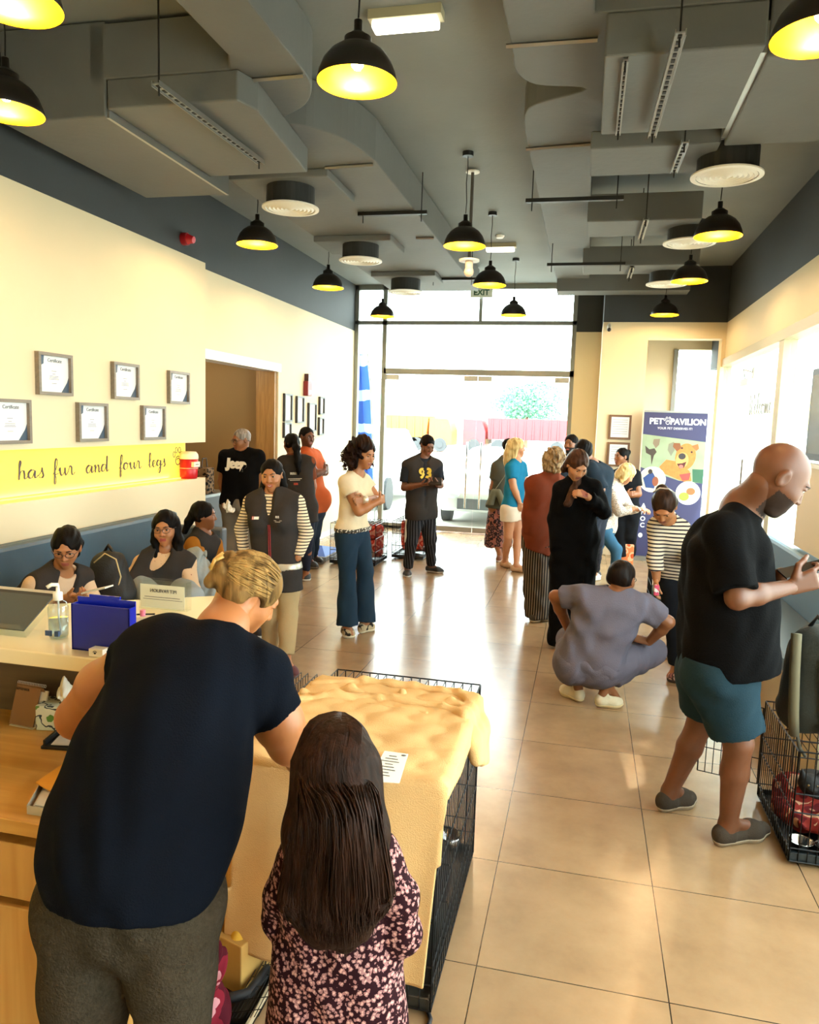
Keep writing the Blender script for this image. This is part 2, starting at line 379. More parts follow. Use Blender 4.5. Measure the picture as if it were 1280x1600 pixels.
m=MB(); wb(-.24,.142,YG-.06,YG+.2,0,3.98); struct('trim_1',m,[cream,dark])
m=MB(); wb(.142,.747,11.0,11.25,0,3.98); wb(.747,1.70,11.0,11.25,3.03,3.98); wb(1.70,1.75,11.0,11.25,0,3.98); wb(.142,.2,11.25,YG+.1,0,3.98); wb(.2,1.22,YG,YG+.2,0,3.98); wb(1.22,2.6,YG,YG+.2,3.0,3.98)
struct('wall_far',m,[cream,dark])
m=MB(); wb(-6.2,2.6,YB-.2,YB,0,3.98); struct('wall_back',m,[cream,dark])
struct('wall_kitchen',MB().box(-5.7,-5.6,6.3,9.2,0,2.7).box(-5.7,-4.0,9.15,9.25,0,2.7).box(-5.7,-4.15,6.3,6.4,0,2.7).box(-5.7,-4.0,6.3,9.25,2.65,2.75),tan)
struct('door_1',MB().box(-4.08,-3.83,8.93,8.99,0,2.42).box(-4.0,-3.84,9.0,9.005,0,2.42),mat_wood('8a6636','a67f48',axis=2))
struct('trim_2',MB().box(-4.0,WF+.03,7.02,9.02,2.36,2.46),white)
struct('baseboard_left',MB().box(WF,WF+.012,9.02,YG,0,.08),white)
# glazed shopfront
m=MB()
for x in(WF+.03,-3.3,-.27): m.box(x-.035,x+.035,YG-.05,YG+.05,0,3.98)
m.box(-1.765,-1.715,YG-.04,YG+.04,3.38,3.93)
m.box(WF,-.24,YG-.05,YG+.05,3.9,3.98).box(WF,-.24,YG-.05,YG+.05,3.35,3.41).box(-3.3,-.24,YG-.05,YG+.05,2.56,2.65).box(WF,-3.3,YG-.05,YG+.05,0,.1).box(-3.3,-2.6,YG-.02,YG+.02,0,.05)
struct('trim_3',m,alu)
n=0
for x0,x1,z0,z1 in((-3.75,-3.335,.1,3.35),(-3.75,-3.335,3.41,3.9),(-3.265,-.305,2.65,3.35),(-3.265,-1.765,3.41,3.9),(-1.715,-.305,3.41,3.9)):
    n+=1; struct('window_%d'%n,MB().box(x0,x1,YG-.004,YG+.004,z0,z1),glass)
def glass_door(name,x0,x1,hx):
    d=struct(name,MB().box(x0,x1,YG-.006,YG+.006,.03,2.53),glass)
    mm=MB().box(x0,x1,YG-.02,YG+.02,.015,.1); o=mm.build('bottom_rail',steel,d)
    mm=MB()
    for xx in((x0,x0+.22),(x1-.22,x1)): mm.box(xx[0],xx[1],YG-.025,YG+.025,2.47,2.55)
    mm.build('patch_fitting',mat('b9bab6',.3,.5),d)
    mm=MB().cyl((hx,YG-.09,.42),(hx,YG-.09,1.5),.017); 
    for z in(.6,1.32): mm.cyl((hx,YG-.09,z),(hx,YG,z),.01)
    mm.build('door_handle',chrome,d,smooth=True)
glass_door('door_2',-3.26,-1.745,-1.86); glass_door('door_3',-1.735,-.31,-1.63)
# right glazing
m=MB()
for y in(11.1,7.8,4.6,1.4): m.box(WR-.02,WR+.1,y-.09,y+.09,.42,2.73)
m.box(WR-.03,WR+.12,YB,11.2,2.66,2.76).box(WR-.02,WR+.1,YB,9.7,.42,.5)
struct('trim_4',m,mat('b5ad8d',.5))
for i,(a,b,z0) in enumerate(((9.77,11.0,.42),(8.85,9.75,.03),(7.9,8.83,.5),(4.7,7.7,.5),(1.5,4.5,.5),(-2.4,1.3,.5))):
    o=struct('door_4' if i==1 else 'window_%d'%(6+i),MB().box(WR+.03,WR+.04,a,b,z0,2.66),glass)
    if i==1:
        MB().box(WR-.01,WR+.06,9.3,9.74,2.33,2.41).build('patch_fitting',steel,o); MB().box(WR-.03,WR,8.87,8.99,2.38,2.5).tube([(WR-.02,8.92,2.44),(WR-.06,9.3,2.5),(WR,9.5,2.41)],.008).build('door_closer',steel,o)
        MB().cyl((WR-.05,8.97,.8),(WR-.05,8.97,1.5),.015).build('door_handle',chrome,o)
m=MB().box(1.22,1.28,YG-.05,YG+.15,0,3.0).box(2.5,2.56,YG-.05,YG+.15,0,3.0); struct('trim_5',m,alu)
struct('window_12',MB().box(1.28,2.5,YG,YG+.008,0,3.0),glass)
struct('wall_return',MB().box(WR+.0,WR+.2,11.2,YG,2.7,3.98),dark)
# ---------------------------------------------------------------- outside
struct('pavement',MB().box(-60,60,12.35,110,-.12,-.04).box(2.6,60,-8,12.35,-.12,-.04),mat('b9b4aa',.9,noise=.06))
bl=thing('warehouse_building',(-4,78,0),'long white warehouse with small green tinted windows across the road','building')
MB().box(-60,9,78,90,-.05,6.0).box(9,22,80,92,-.05,5).build('facade',mat('d8d6d0',.9),bl)
MB().box(-60,9,77.8,78,5.7,6.15).build('parapet',mat('9aa0a4',.8),bl)
for i in range(14):
    x=-34+i*3.1
    MB().box(x,x+(2.0 if i%3 else 1.4),77.85,78.05,3.6,4.6).box(x+1,x+1.02,77.8,77.9,3.6,4.6).build('window',mat('5fa392',.4),bl)
for i in range(4): MB().box(-22+i*7,-20.5+i*7,77.85,78.05,1.9,2.4).build('vent_grille',mat('86a39c',.5),bl)
def truck(name,x,y,L,c,label,cab):
    t=thing(name,(x,y,0),label,'truck')
    mm=MB().add([(x-L/2,y-1.1,.85),(x+L/2,y-1.1,.85),(x+L/2,y+1.1,.85),(x-L/2,y+1.1,.85),(x-L/2-.1,y-1.2,2.15),(x+L/2+.15,y-1.2,2.15),(x+L/2+.15,y+1.2,2.15),(x-L/2-.1,y+1.2,2.15)],[(0,3,2,1),(4,5,6,7),(0,1,5,4),(1,2,6,5),(2,3,7,6),(3,0,4,7)])
    mm.build('tipper_body',mat(c,.6,noise=.1,scale=1),t)
    mm=MB()
    for i in range(int(L/.5)): mm.box(x-L/2+.2+i*.5,x-L/2+.27+i*.5,y-1.22,y-1.1,.85,2.1)
    mm.build('side_rib',mat(c,.55),t)
    cx=x+cab*(L/2+.9)
    MB().prism([(cx-.7,.4),(cx+.7,.4),(cx+.7,1.3),(cx+.45,2.0),(cx-.7,2.05)],y-1.1,y+1.1).build('cab',mat(c,.5),t)
    o=bpy.data.objects[-1] if False else None
    MB().box(x-L/2,cx,y-.9,y+.9,.55,.85).build('chassis',mat('5a4a30',.7),t)
    for wx in(x-L/2+.6,x-L/2+1.6,x+L/2-.6,cx):
        MB().cyl((wx,y-1.15,.42),(wx,y-.85,.42),.42,n=20).cyl((wx,y-1.18,.42),(wx,y-1.15,.42),.2,n=14).build('wheel',mat('404448',.7),t)
    return t
def fixcab(t):
    for ch in t.children:
        if ch.name.startswith('cab'):
            for v in ch.data.vertices:   # prism was drawn in x-y, stand it up
                x,y,z=v.co; wy,wz=z+t['_o'][2],y+t['_o'][1]; v.co=(x,wy-t['_o'][1],wz-t['_o'][2])
t1=truck('dump_truck',-10.9,47,2.5,'e0913a','orange tipper truck parked across the road',1); fixcab(t1)
t2=truck('dump_truck',-3.5,48,4.8,'c43c44','long red tipper truck parked across the road',-1); fixcab(t2)
tr=thing('tree',(-4.6,60,0),'round leafy tree standing behind the red truck','tree')
MB().cyl((-4.6,60,0),(-4.6,60,2.4),.18,.12).build('trunk',mat('6b5a48',.9),tr)
lv=MB(); rr=np.random.RandomState(3)
for i in range(2600):
    d=U(rr.randn(3)); r=rr.rand()**.4; p=np.array([-4.6,60,3.3])+d*r*np.array([2.65,2.2,1.85])*(1+.18*math.sin(5*d[0]+7*d[2])); a=U(rr.randn(3))*.13; b=U(np.cross(a,rr.randn(3)))*.09
    lv.add([p-a,p-b,p+a,p+b],[(0,1,2,3)])
lv.build('foliage',mat('5f9078',.8,noise=.3,scale=1),tr)
def car(name,c,x,y,label,yaw=0,sc=1,group=None):
    t=thing(name,(x,y,-.04),label,'car',group)
    cy,sy=math.cos(yaw),math.sin(yaw)
    def sec(w,z0,pts):
        return pts
    rows=[(-2.2,.35,.72,.75),(-2.1,.3,.8,.86),(-1.2,.28,.95,.9),(-.55,.28,1.0,.92),(.1,.28,1.0,.92),(1.4,.28,1.0,.92),(2.1,.3,.98,.88),(2.2,.4,.9,.8)]
    mm=MB(); v=[]
    for yy,z0,z1,hw in rows:
        for px,pz in((-hw,z0),(-hw,(z0+z1)/2),(-hw*.94,z1-.05),(-hw*.7,z1),(hw*.7,z1),(hw*.94,z1-.05),(hw,(z0+z1)/2),(hw,z0)): v.append((px,yy,pz))
    f=[]
    for i in range(len(rows)-1):
        for k in range(8): f.append((i*8+k,i*8+(k+1)%8,(i+1)*8+(k+1)%8,(i+1)*8+k))
    f+=[tuple(range(7,-1,-1)),tuple(range(56,64))]
    def T(vs): return [(x+sc*(p[0]*cy-p[1]*sy),y+sc*(p[0]*sy+p[1]*cy),sc*p[2]-.04) for p in vs]
    MB().add(T(v),f).build('body',mat(c,.3,coat=.5),t,smooth=False,bevel=.03)
    g=[(-.72,-.75,.97),(.72,-.75,.97),(.82,1.9,.97),(-.82,1.9,.97),(-.58,-.1,1.5),(.58,-.1,1.5),(.6,1.5,1.52),(-.6,1.5,1.52)]
    MB().add(T(g),[(0,1,5,4),(1,2,6,5),(2,3,7,6),(3,0,4,7)]).build('windscreen',mat('8fa7ad',.15,spec=.6),t)
    r=[(-.6,-.12,1.5),(.6,-.12,1.5),(.62,1.52,1.52),(-.62,1.52,1.52),(-.55,0,1.56),(.55,0,1.56),(.57,1.4,1.57),(-.57,1.4,1.57)]
    MB().add(T(r),[(4,5,6,7),(0,1,5,4),(1,2,6,5),(2,3,7,6),(3,0,4,7)]).build('roof',mat(c,.3,coat=.5),t)
    for wx in(-.84,.84):
        for wy in(-1.4,1.4):
            a=T([(wx-.1,wy,.32),(wx+.1,wy,.32)]); MB().cyl(a[0],a[1],.32*sc,n=20).build('wheel',mat('3a3c3f',.7),t)
        a=T([(wx*.75,-2.19,.66)])[0]; MB().sph(a,(.16,.06,.08)).build('headlight',mat('c9d4d8',.1,spec=.8),t,smooth=True)
    a=T([(-.5,-2.24,.36),(.5,-2.2,.58)]); MB().box(a[0][0],a[1][0],min(a[0][1],a[1][1]),max(a[0][1],a[1][1]),a[0][2],a[1][2]).build('grille',mat('5b6064',.5),t)
    return t
car('car','d9dcdc',-1.75,15.2,'white car parked nose to the glass entrance doors',sc=.86)
car('car','cfd8dc',-4.9,16.6,'pale car parked outside the left glass panel',sc=1.05)
car('car','c4d6e2',1.9,17.8,'light blue car parked outside behind the far right wall',sc=.9)
car('car','e2dfd2',5.0,10.6,'white car outside the right side windows',yaw=1.57,sc=.9)
hs=thing('shop_building',(16,20,0),'low pale building with a blue fascia seen through the right windows','building')
MB().box(9,20,20,26,0,3.1).build('facade',mat('d8cfc0',.9),hs); MB().box(8.8,20,19.8,20,2.5,3.2).build('fascia',mat('66b8cc',.5),hs)
for i in range(6): MB().box(9.6+i*1.5,10.5+i*1.5,19.9,20,1.2,2.1).build('window',mat('a8673c',.5),hs)
hg=thing('gable_roof_shed',(6,24,0),'small white shed with a gabled roof seen through the glass door','building')
MB().box(4.6,7.6,24,27,0,1.9).build('facade',mat('d2d2cc',.9),hg); g=MB(); g.add([(4.4,23.9,1.9),(7.8,23.9,1.9),(6.1,23.9,3.0),(4.4,27,1.9),(7.8,27,1.9),(6.1,27,3.0)],[(0,1,2),(3,5,4),(0,2,5,3),(1,4,5,2)]); g.build('roof',mat('b09a62',.8),hg)
# feather flag outside
ff=thing('feather_flag',(-4.05,13.0,0),'tall blue and white feather flag outside the left glass panel','flag')
MB().tube([atY(586,840,13.0),atY(583,700,13.0),atY(579,600,13.0),atY(574,552,13.0)],.014).build('pole',alu,ff)
g=MB(); L=[(553,573),(553,578),(556,580),(560,583),(566,584),(572,585)]; ys=[553,600,650,700,745,790]; v=[]
for (a,b),yy in zip(L,ys): v+= [atY(a,yy,13.02),atY((a+b)/2,yy,13.1),atY(b,yy,13.0)]
f=[(i*3+j,i*3+j+1,i*3+j+4,i*3+j+3) for i in range(5) for j in range(2)]; g.add(v,f); fo=g.build('banner_cloth',mat_stripes('2f58b0','a9bfe6',.6,.72,2,bend=.15,name='blue_white_print'),ff); s=fo.modifiers.new('t','SOLIDIFY'); s.thickness=.006
# ================================================================ CEILING SERVICES
def duct(name,label,polys,z0,z1,m_=ductm,cat='duct'):
    mm=MB()
    for p in polys: mm.prism(p,z0,z1)
    return tag(mm.build(name,m_,bevel=.008),label,cat)
def arc(pts,n=6):
    out=[]; P=[np.array(p,float) for p in pts]
    for i in range(len(P)-1):
        p0=P[max(i-1,0)];p1=P[i];p2=P[i+1];p3=P[min(i+2,len(P)-1)]
        for t in np.linspace(0,1,n,endpoint=False): out.append(tuple(.5*((2*p1)+(-p0+p2)*t+(2*p0-5*p1+4*p2-p3)*t*t+(-p0+3*p1-3*p2+p3)*t**3)))
    out.append(tuple(P[-1])); return out
left_edge=[(-2.0,-2),(-2.0,2.2),(-1.93,3.0),(-1.93,3.85),(-2.0,4.0)]
notch=arc([(-1.6,4.0),(-1.62,4.25),(-1.75,4.5),(-2.0,4.72),(-1.83,4.85),(-1.68,5.1),(-1.6,5.5)],5)
duct('supply_duct','long grey main air duct left of the ceiling centre with curved notch',[[(-2.0,-2),(-1.6,-2)]+notch+[(-1.6,10.9),(-2.86,10.9),(-2.86,4.0)]+left_edge[::-1][:-1]],3.66,3.955)
notr=arc([(-.52,5.35),(-.5,5.1),(-.42,4.95),(-.12,4.78),(-.4,4.68),(-.5,4.5),(-.5,4.3)],5)
duct('supply_duct','flat grey air duct right of the ceiling centre with pointed notch',[[(-.08,-2),(-.08,3.95),(.7,3.95),(.7,5.2),(-.08,5.9),(-.08,10.7),(-.52,10.9)]+notr+[(-.5,-2)]],3.76,3.955)
def seam(px0,px1,z,label):
    a=atZ(*px0,z); b=atZ(*px1,z); mm=MB(); mm.tube([a,b],.012,4); return tag(mm.build('duct_flange',steel),label,'duct joint','duct flanges')
for a,b,z,l in(((362,128),(474,118),3.65,'flange seam across the left main duct, nearest the camera'),((508,262),(583,257),3.65,'flange seam across the left duct just past the curved notch'),((791,72),(934,62),3.75,'flange seam across the right duct, nearest the camera'),((822,233),(925,225),3.75,'flange seam across the right duct just past the pointed notch'),((650,372),(678,372),3.65,'flange seam across the left duct near the far end')): seam(a,b,z,l)
def plenum(x0,x1,y0,y1,z0,z1,label,ch=0):
    mm=MB(); poly=[(x0,y0),(x1-ch,y0),(x1,y0+ch),(x1,y1),(x0,y1)] if ch else [(x0,y0),(x1,y0),(x1,y1),(x0,y1)]
    mm.prism(poly,z0,z1); return tag(mm.build('branch_duct',ductm,bevel=.01),label,'duct','branch duct boxes')
plenum(-2.8,-2.0,5.6,6.3,3.6,3.66,'branch duct box above the nearest left round diffuser'); 
plenum(-2.85,-2.03,7.6,8.2,3.6,3.66,'branch duct box above the second left round diffuser')
plenum(-2.77,-1.94,9.45,10.0,3.6,3.66,'branch duct box above the far left round diffuser')
tag(MB().prism([(-2.75,4.0),(-1.95,4.0),(-1.9,4.15),(-2.0,5.2),(-2.75,5.2)],3.5,3.66).build('branch_duct',ductm,bevel=.01),'wide drop box under the left duct beside the steel angle','duct')
f1=thing('fan_coil_unit',(-3.1,4.7,3.46),'large boxed air handling unit under the ceiling by the left wall','air unit')
MB().box(-3.45,-2.76,4.0,5.5,3.46,3.97).build('casing',ductm,f1,bevel=.01); MB().box(-2.77,-2.75,4.02,5.5,3.46,3.66).build('side_flange',steel,f1)
plenum(-.02,.7,3.95,4.95,3.56,3.76,'wide branch duct box right of centre, nearest the camera')
plenum(-.08,.7,5.15,5.7,3.55,3.66,'thin branch duct box above the nearest right diffuser')
plenum(-.1,.84,6.95,7.5,3.56,3.79,'branch duct box above the second right diffuser')
plenum(-.15,1.08,8.85,9.35,3.57,3.78,'branch duct box above the far right diffuser')
tag(MB().box(-.5,1.2,10.6,10.95,3.6,3.97).build('branch_duct',ductm),'dark duct box across the ceiling at the far wall','duct')
f2=thing('fan_coil_unit',(1.1,4.5,3.52),'boxed air handling unit under the ceiling by the right wall','air unit')
MB().box(.72,1.6,4.02,5.18,3.54,3.97).build('casing',ductm,f2,bevel=.01); MB().box(.69,.72,4.02,5.1,3.56,3.7).build('side_flange',steel,f2)
tag(MB().box(-3.86,-3.67,2.2,5.77,3.575,3.745).build('air_slot',black),'long black air slot cut in the dark band of the left wall','vent')
def strut(a,b,label,w=.022):
    a=np.array(a,float);b=np.array(b,float); t=thing('support_channel',(a+b)/2,label,'bracket')
    d=U(b-a); s=np.cross(d,[0,0,1]); L=np.linalg.norm(b-a)
    mm=MB(); mm.obox((a+b)/2,d*L/2,s*w,np.array([0,0,.003])); mm.obox((a+b)/2+s*w,d*L/2,s*.002,np.array([0,0,.014]));mm.obox((a+b)/2-s*w,d*L/2,s*.002,np.array([0,0,.014]))
    n=int(L/.055)
    for i in range(n): c=a+d*(i+.5)*L/n-np.array([0,0,.005]); mm.obox(c,d*.014,s*w*.4,np.array([0,0,.0025]),1)
    mm.build('channel',[steel,mat('222222',.8)],t)
    for p in(a+d*.03,b-d*.03): MB().cyl(p-[0,0,.05],p+[0,0,ZC-p[2]-.002],.005,n=6).build('threaded_rod',mat('303030',.5,.6),t)
for a,b,l in(((1064,50,3.5),(1019,212,3.5),'slotted steel channel under the wide branch box right of centre'),((1071,222,3.52),(1053,268,3.52),'short slotted channel beside the nearest right diffuser'),((1010,343,3.54),(1001,373,3.54),'short slotted channel under the second right branch box'),((988,418,3.55),(983,434,3.55),'small slotted channel under the far right branch box'),((243,130,3.47),(408,254,3.47),'long slotted channel under the left drop box'),((978,92,3.55),(966,208,3.55),'flat joint strip under the wide branch box')):
    strut(atZ(*a),atZ(*b),l,.022 if a[0]!=978 else .012)
for a,b,l in(((-2.125,6.8),(-1.486,6.8),'black hanger bar under the left duct, nearer one'),((-2.1,9.9),(-1.5,9.9),'black hanger bar under the left duct, farther one'),((-.568,6.2),(.173,6.2),'black hanger bar under the right duct, nearer one'),((-.524,8.6),(.30,8.6),'black hanger bar under the right duct, farther one')):
    z=3.64 if a[0]<-1 else 3.54
    t=thing('hanger_bar',(a[0],a[1],z),l,'bracket'); MB().box(a[0],b[0],a[1]-.02,a[1]+.02,z-.015,z+.015).build('bar',black,t)
    [MB().cyl((x_,a[1]-.01,z-.08),(x_,a[1]-.01,ZC-.001),.005,n=6).build('threaded_rod',black,t) for x_ in(a[0]+.05,b[0]-.05)]
def diffuser(x,y,label):
    z=3.44; t=thing('ceiling_diffuser',(x,y,z),label,'air diffuser','round ceiling diffusers')
    MB().lathe([(0,.17),(.19,.17),(.19,.0)],(x,y,z),32).build('neck',mat('1d1f20',.6),t,smooth=False)
    prof=[(.19,.012),(.225,.01),(.225,0),(.2,-.004)]
    for i in range(6):
        r=.195-i*.031; prof+=[(r,-.004),(r-.006,.004),(r-.026,-.006)]
    prof+=[(0,-.012)]
    MB().lathe(prof,(x,y,z),40).build('grille',mat('e6e2d6',.4),t,smooth=False)
for x,y,l in((-2.39,5.85,'round white ceiling diffuser above the nearest left pendant'),(-2.4,7.8,'round white ceiling diffuser, middle of the left row'),(-2.37,9.7,'round white ceiling diffuser, farthest of the left row'),(.79,5.45,'large round white diffuser, nearest of the right row'),(.79,7.3,'round white diffuser, middle of the right row behind a pendant'),(.79,9.3,'round white diffuser, farthest of the right row')): diffuser(x,y,l)
shade_out=mat('1a1512',.35,name='black_enamel'); shade_in=mat('ffb400',.35,.0,name='yellow_enamel'); bulbm=mat_emit('fff0c0',14,'bulb_glow')
LAMPE=24
def pendant(x,y,label,first=[None]):
    z=3.24; zt=ZC-.0
    if first[0] is None:
        t=thing('pendant_lamp',(x,y,z),label,'pendant lamp','black dome pendants'); first[0]=(t,(x,y))
        MB().cyl((x,y,zt-.035),(x,y,zt),.045,n=24).build('ceiling_rose',black,t)
        MB().tube([(x,y,z+.26),(x+.004,y,z+.35),(x-.004,y,z+.5),(x+.003,y,z+.62),(x,y,zt-.03)],.004).build('cord',black,t)
        o_=[(.172,0),(.174,.004),(.165,.04),(.148,.08),(.12,.115),(.085,.14),(.06,.15),(.058,.155),(.058,.18),(.048,.185),(.03,.2),(.018,.205),(.018,.25),(0,.252)]
        i_=[(.055,.147),(.083,.136),(.117,.111),(.145,.077),(.162,.038),(.170,.002),(.172,0)]
        MB().lathe(o_,(x,y,z),40).build('shade',shade_out,t,smooth=True)
        MB().lathe(i_,(x,y,z),40).build('shade_lining',shade_in,t,smooth=True)
        MB().sph((x,y,z+.085),(.03,.03,.036)).build('bulb',bulbm,t,smooth=True); MB().cyl((x,y,z+.115),(x,y,z+.15),.02).build('socket',black,t)
        l=add_light('lamp_light','POINT',(0,0,.03),LAMPE,(1,.74,.40),.03,parent=t)
        return t
    t0,_=first[0]; t=t0.copy(); COL.objects.link(t); t.location=(x,y,z); t['_o']=[x,y,z]; tag(t,label,'pendant lamp','black dome pendants')
    for c in t0.children:
        d=c.copy(); COL.objects.link(d); d.parent=t
    return t
for x,y,l in((-1.05,3.3,'large black dome pendant nearest the camera, glowing yellow inside, ceiling centre'),(-1.065,6.35,'black dome pendant in the centre row in front of the thin pole'),(-1.08,8.12,'black dome pendant in the centre row beside the green exit sign'),(-1.04,10.35,'small black dome pendant, farthest of the centre row, against the glazing'),(-2.86,3.35,'black dome pendant cut by the left picture edge'),(-2.81,6.15,'black dome pendant, nearest full one on the left, below a round diffuser'),(-2.89,8.19,'black dome pendant, middle of the left row'),(-2.88,10.46,'small black dome pendant, farthest of the left row, against the glazing'),(.87,6.2,'black dome pendant, nearest full one of the right row'),(.89,8.0,'black dome pendant, middle of the right row'),(.88,10.3,'small black dome pendant, farthest of the right row, not against glass'),(.75,3.2,'black dome pendant cut by the top right picture edge'),(-2.1,2.5,'black dome pendant whose rim shows at the top left corner'),(-2.0,.4,'added fill pendant, unseen behind the camera over the desk'),(-.3,.6,'added fill pendant, unseen behind the camera over the aisle'),(.9,.6,'added fill pendant, unseen behind the camera by the right windows')): pendant(x,y,l)  # pendants behind the camera are unseen, added to warm the foreground
def em_light(x,y,L,label):
    t=thing('emergency_light',(x,y,3.9),label,'light fixture'); MB().box(x-L/2-.02,x+L/2+.02,y-.05,y+.05,3.93,3.98).build('housing',mat('a39c80',.6),t); MB().box(x-L/2,x+L/2,y-.045,y+.045,3.885,3.93).build('diffuser',mat_emit('fff9e6',3.0),t,bevel=.01)
em_light(-1.07,4.2,.36,'bright white emergency light box beside the nearest pendant'); em_light(-1.15,9.5,.34,'small emergency light box, far end of the ceiling')
t=thing('smoke_detector',(-1.115,9.1,3.95),'round white smoke detector before the far emergency light','smoke detector'); MB().lathe([(0,0),(.04,0),(.055,.02),(.055,.03)],(-1.115,9.1,3.95),20).build('housing',white,t)
t=thing('ceiling_projector',(-1.09,6.78,3.15),'thin grey pole with a disc and round white sensor head hanging from the ceiling','sensor')
MB().cyl((-1.09,6.78,3.22),(-1.09,6.78,3.98),.014).build('pole',mat('55504a',.5,.3),t); MB().cyl((-1.09,6.78,3.955),(-1.09,6.78,3.965),.06,n=24).cyl((-1.09,6.78,3.21),(-1.09,6.78,3.225),.09,n=24).build('disc',white,t)
MB().sph((-1.09,6.78,3.12),(.045,.045,.045)).cyl((-1.09,6.78,3.14),(-1.09,6.78,3.21),.035).build('sensor_head',mat('c9b8a8',.4),t,smooth=True)
t=thing('exit_sign',(-1.73,12.05,3.83),'green and white exit sign above the glass doors','exit sign'); MB().box(-1.9,-1.55,12.06,12.1,3.76,3.9).build('panel',mat('dfe8df',.5),t); put_text('lettering','EXIT',.12,(-1.725,12.055,3.83),(1,0,0),(0,0,1),mat('2c5d45',.5),t,bold=.004)
t=thing('cctv_camera',(.22,10.95,3.17),'small white security camera on the far wall','camera'); MB().cyl((.22,10.99,3.22),(.22,10.93,3.2),.012).cyl((.22,10.97,3.19),(.22,10.86,3.13),.03,n=16).build('housing',white,t); MB().sph((.22,10.85,3.125),.027).build('lens',black,t)
t=thing('fire_alarm_siren',(WL,6.42,3.37),'red fire alarm beacon on the dark band of the left wall','alarm'); MB().cyl((WL,6.42,3.37),(WL+.05,6.42,3.37),.055,n=20).build('base',mat('a3141c',.4),t,smooth=False); MB().cyl((WL+.05,6.42,3.37),(WL+.11,6.42,3.36),.045,.03,n=20).build('beacon',mat('d0202a',.2),t)
t=thing('fire_alarm_box',(WF,9.95,2.2),'red alarm sounder box above the picture frames on the far left wall','alarm'); MB().box(WF,WF+.07,9.86,10.02,2.1,2.3).build('housing',mat('7d1a20',.4),t,bevel=.01); MB().box(WF,WF+.06,9.9,9.97,2.3,2.4).build('beacon',mat('3a1216',.3),t); MB().box(WF+.07,WF+.072,9.89,9.99,2.13,2.18).build('label_plate',white,t)
t=tag(MB().box(WF,WF+.004,10.12,10.28,2.12,2.32).build('notice',mat('d8a8c8',.7)),'small pink notice beside the red alarm box','notice')
# ================================================================ WALL PIECES
frm=mat_wood('6f665a','84796a',rough=.4,axis=1,name='grey_wood_frame')
def cert(Y,Z,w,h,label,X=WL,style=0,title='Certificate'):
    t=thing('certificate_frame',(X,Y,Z),label,'picture frame','framed certificates'); d=.035
    mm=MB(); b=.022
    mm.box(X,X+d,Y-w/2,Y+w/2,Z-h/2,Z-h/2+b).box(X,X+d,Y-w/2,Y+w/2,Z+h/2-b,Z+h/2).box(X,X+d,Y-w/2,Y-w/2+b,Z-h/2+b,Z+h/2-b).box(X,X+d,Y+w/2-b,Y+w/2,Z-h/2+b,Z+h/2-b)
    mm.build('frame',frm if style!=2 else mat('2c2c2c',.4),t)
    MB().box(X,X+.012,Y-w/2+b,Y+w/2-b,Z-h/2+b,Z+h/2-b).build('paper',mat('e6e8ea',.6),t)
    if style==2: return t
    hw=w/2-b; hh=h/2-b; x=X+.0125; navy=mat('43566b',.6)
    mm=MB(); mm.add([(x,Y+hw,Z-hh),(x,Y+hw,Z-hh+.11),(x,Y+hw-.02,Z-hh+.07),(x,Y+hw-.08,Z-hh)],[(0,1,2,3)]); mm.build('corner_graphic',navy,t); mm=MB(); mm.add([(x,Y-hw,Z+hh),(x,Y-hw+.055,Z+hh),(x,Y-hw+.05,Z+hh-.055),(x,Y-hw,Z+hh-.08)],[(0,1,2,3)]); mm.build('corner_graphic',navy,t)
    mm=MB()
    for k,(yy,ww) in enumerate(((.0,.05),(-.02,.03),(-.035,.09),(-.045,.09),(-.055,.1),(-.085,.05))): mm.box(x,x+.0004,Y-ww/2,Y+ww/2,Z+.02+yy,Z+.0225+yy)
    mm.build('text_lines',mat('50535a',.7),t)
    put_text('title',title,.034,(x+.0003,Y+.01,Z+hh-.03),(0,1,0),(0,0,1),mat('3c4452',.7),t)
    return t
for Y,Z,l in((4.65,2.045,'framed certificate, upper row, left one on the cream wall'),(5.49,2.045,'framed certificate, upper row, middle one'),(6.31,2.035,'framed certificate, upper row, right one near the wall corner'),(4.22,1.715,'framed certificate cut by the left picture edge, lower row'),(5.06,1.715,'framed certificate, lower row, middle one with a clear title'),(5.89,1.715,'framed certificate, lower row, right one above the red cooler')): cert(Y,Z,.35,.29,l)
for (px,py,w,h),l in zip(((448,637,.26,.36),(467,640,.26,.36),(486,652,.3,.4),(501,634,.2,.26),(500,666,.2,.26),(447,672,.24,.2)),('black framed notice nearest the doorway on the far left wall','black framed notice, second from the doorway on the far left wall','larger framed print in the middle of the far left wall group','small black frame, upper one nearest the glazing','small black frame, lower one nearest the glazing','black frame low beside the doorway, partly hidden by a ponytail')):
    p=atX(px,py,WF); cert(p[1],p[2],w,h,l,X=WF,style=2)
for Z,l in((1.81,'brown framed licence on the far right wall, upper one'),(1.43,'brown framed licence on the far right wall, lower one behind the dark haired woman')):
    t=thing('licence_frame',(.46,11,Z),l,'picture frame','framed licences'); MB().box(.30,.60,10.965,11,Z-.17,Z+.17).build('frame',mat('6e4f34',.5),t,bevel=.004); MB().box(.33,.57,10.963,10.97,Z-.14,Z+.14).build('paper',mat('e0e2e6',.6),t)
    mm=MB()
    for i in range(7): mm.box(.35,.55,10.961,10.963,Z+.1-i*.032,Z+.104-i*.032)
    mm.build('text_lines',mat('70727a',.7),t)
lp=thing('light_panel',(-3.8,2.4,1.35),'glowing yellow backlit panel of the wall niche behind the script lettering','light panel'); MB().box(-3.798,-3.796,YB,6.69,1.19,1.528).build('diffuser',mat_emit('f3dc50',.5,'backlit_panel'),lp)
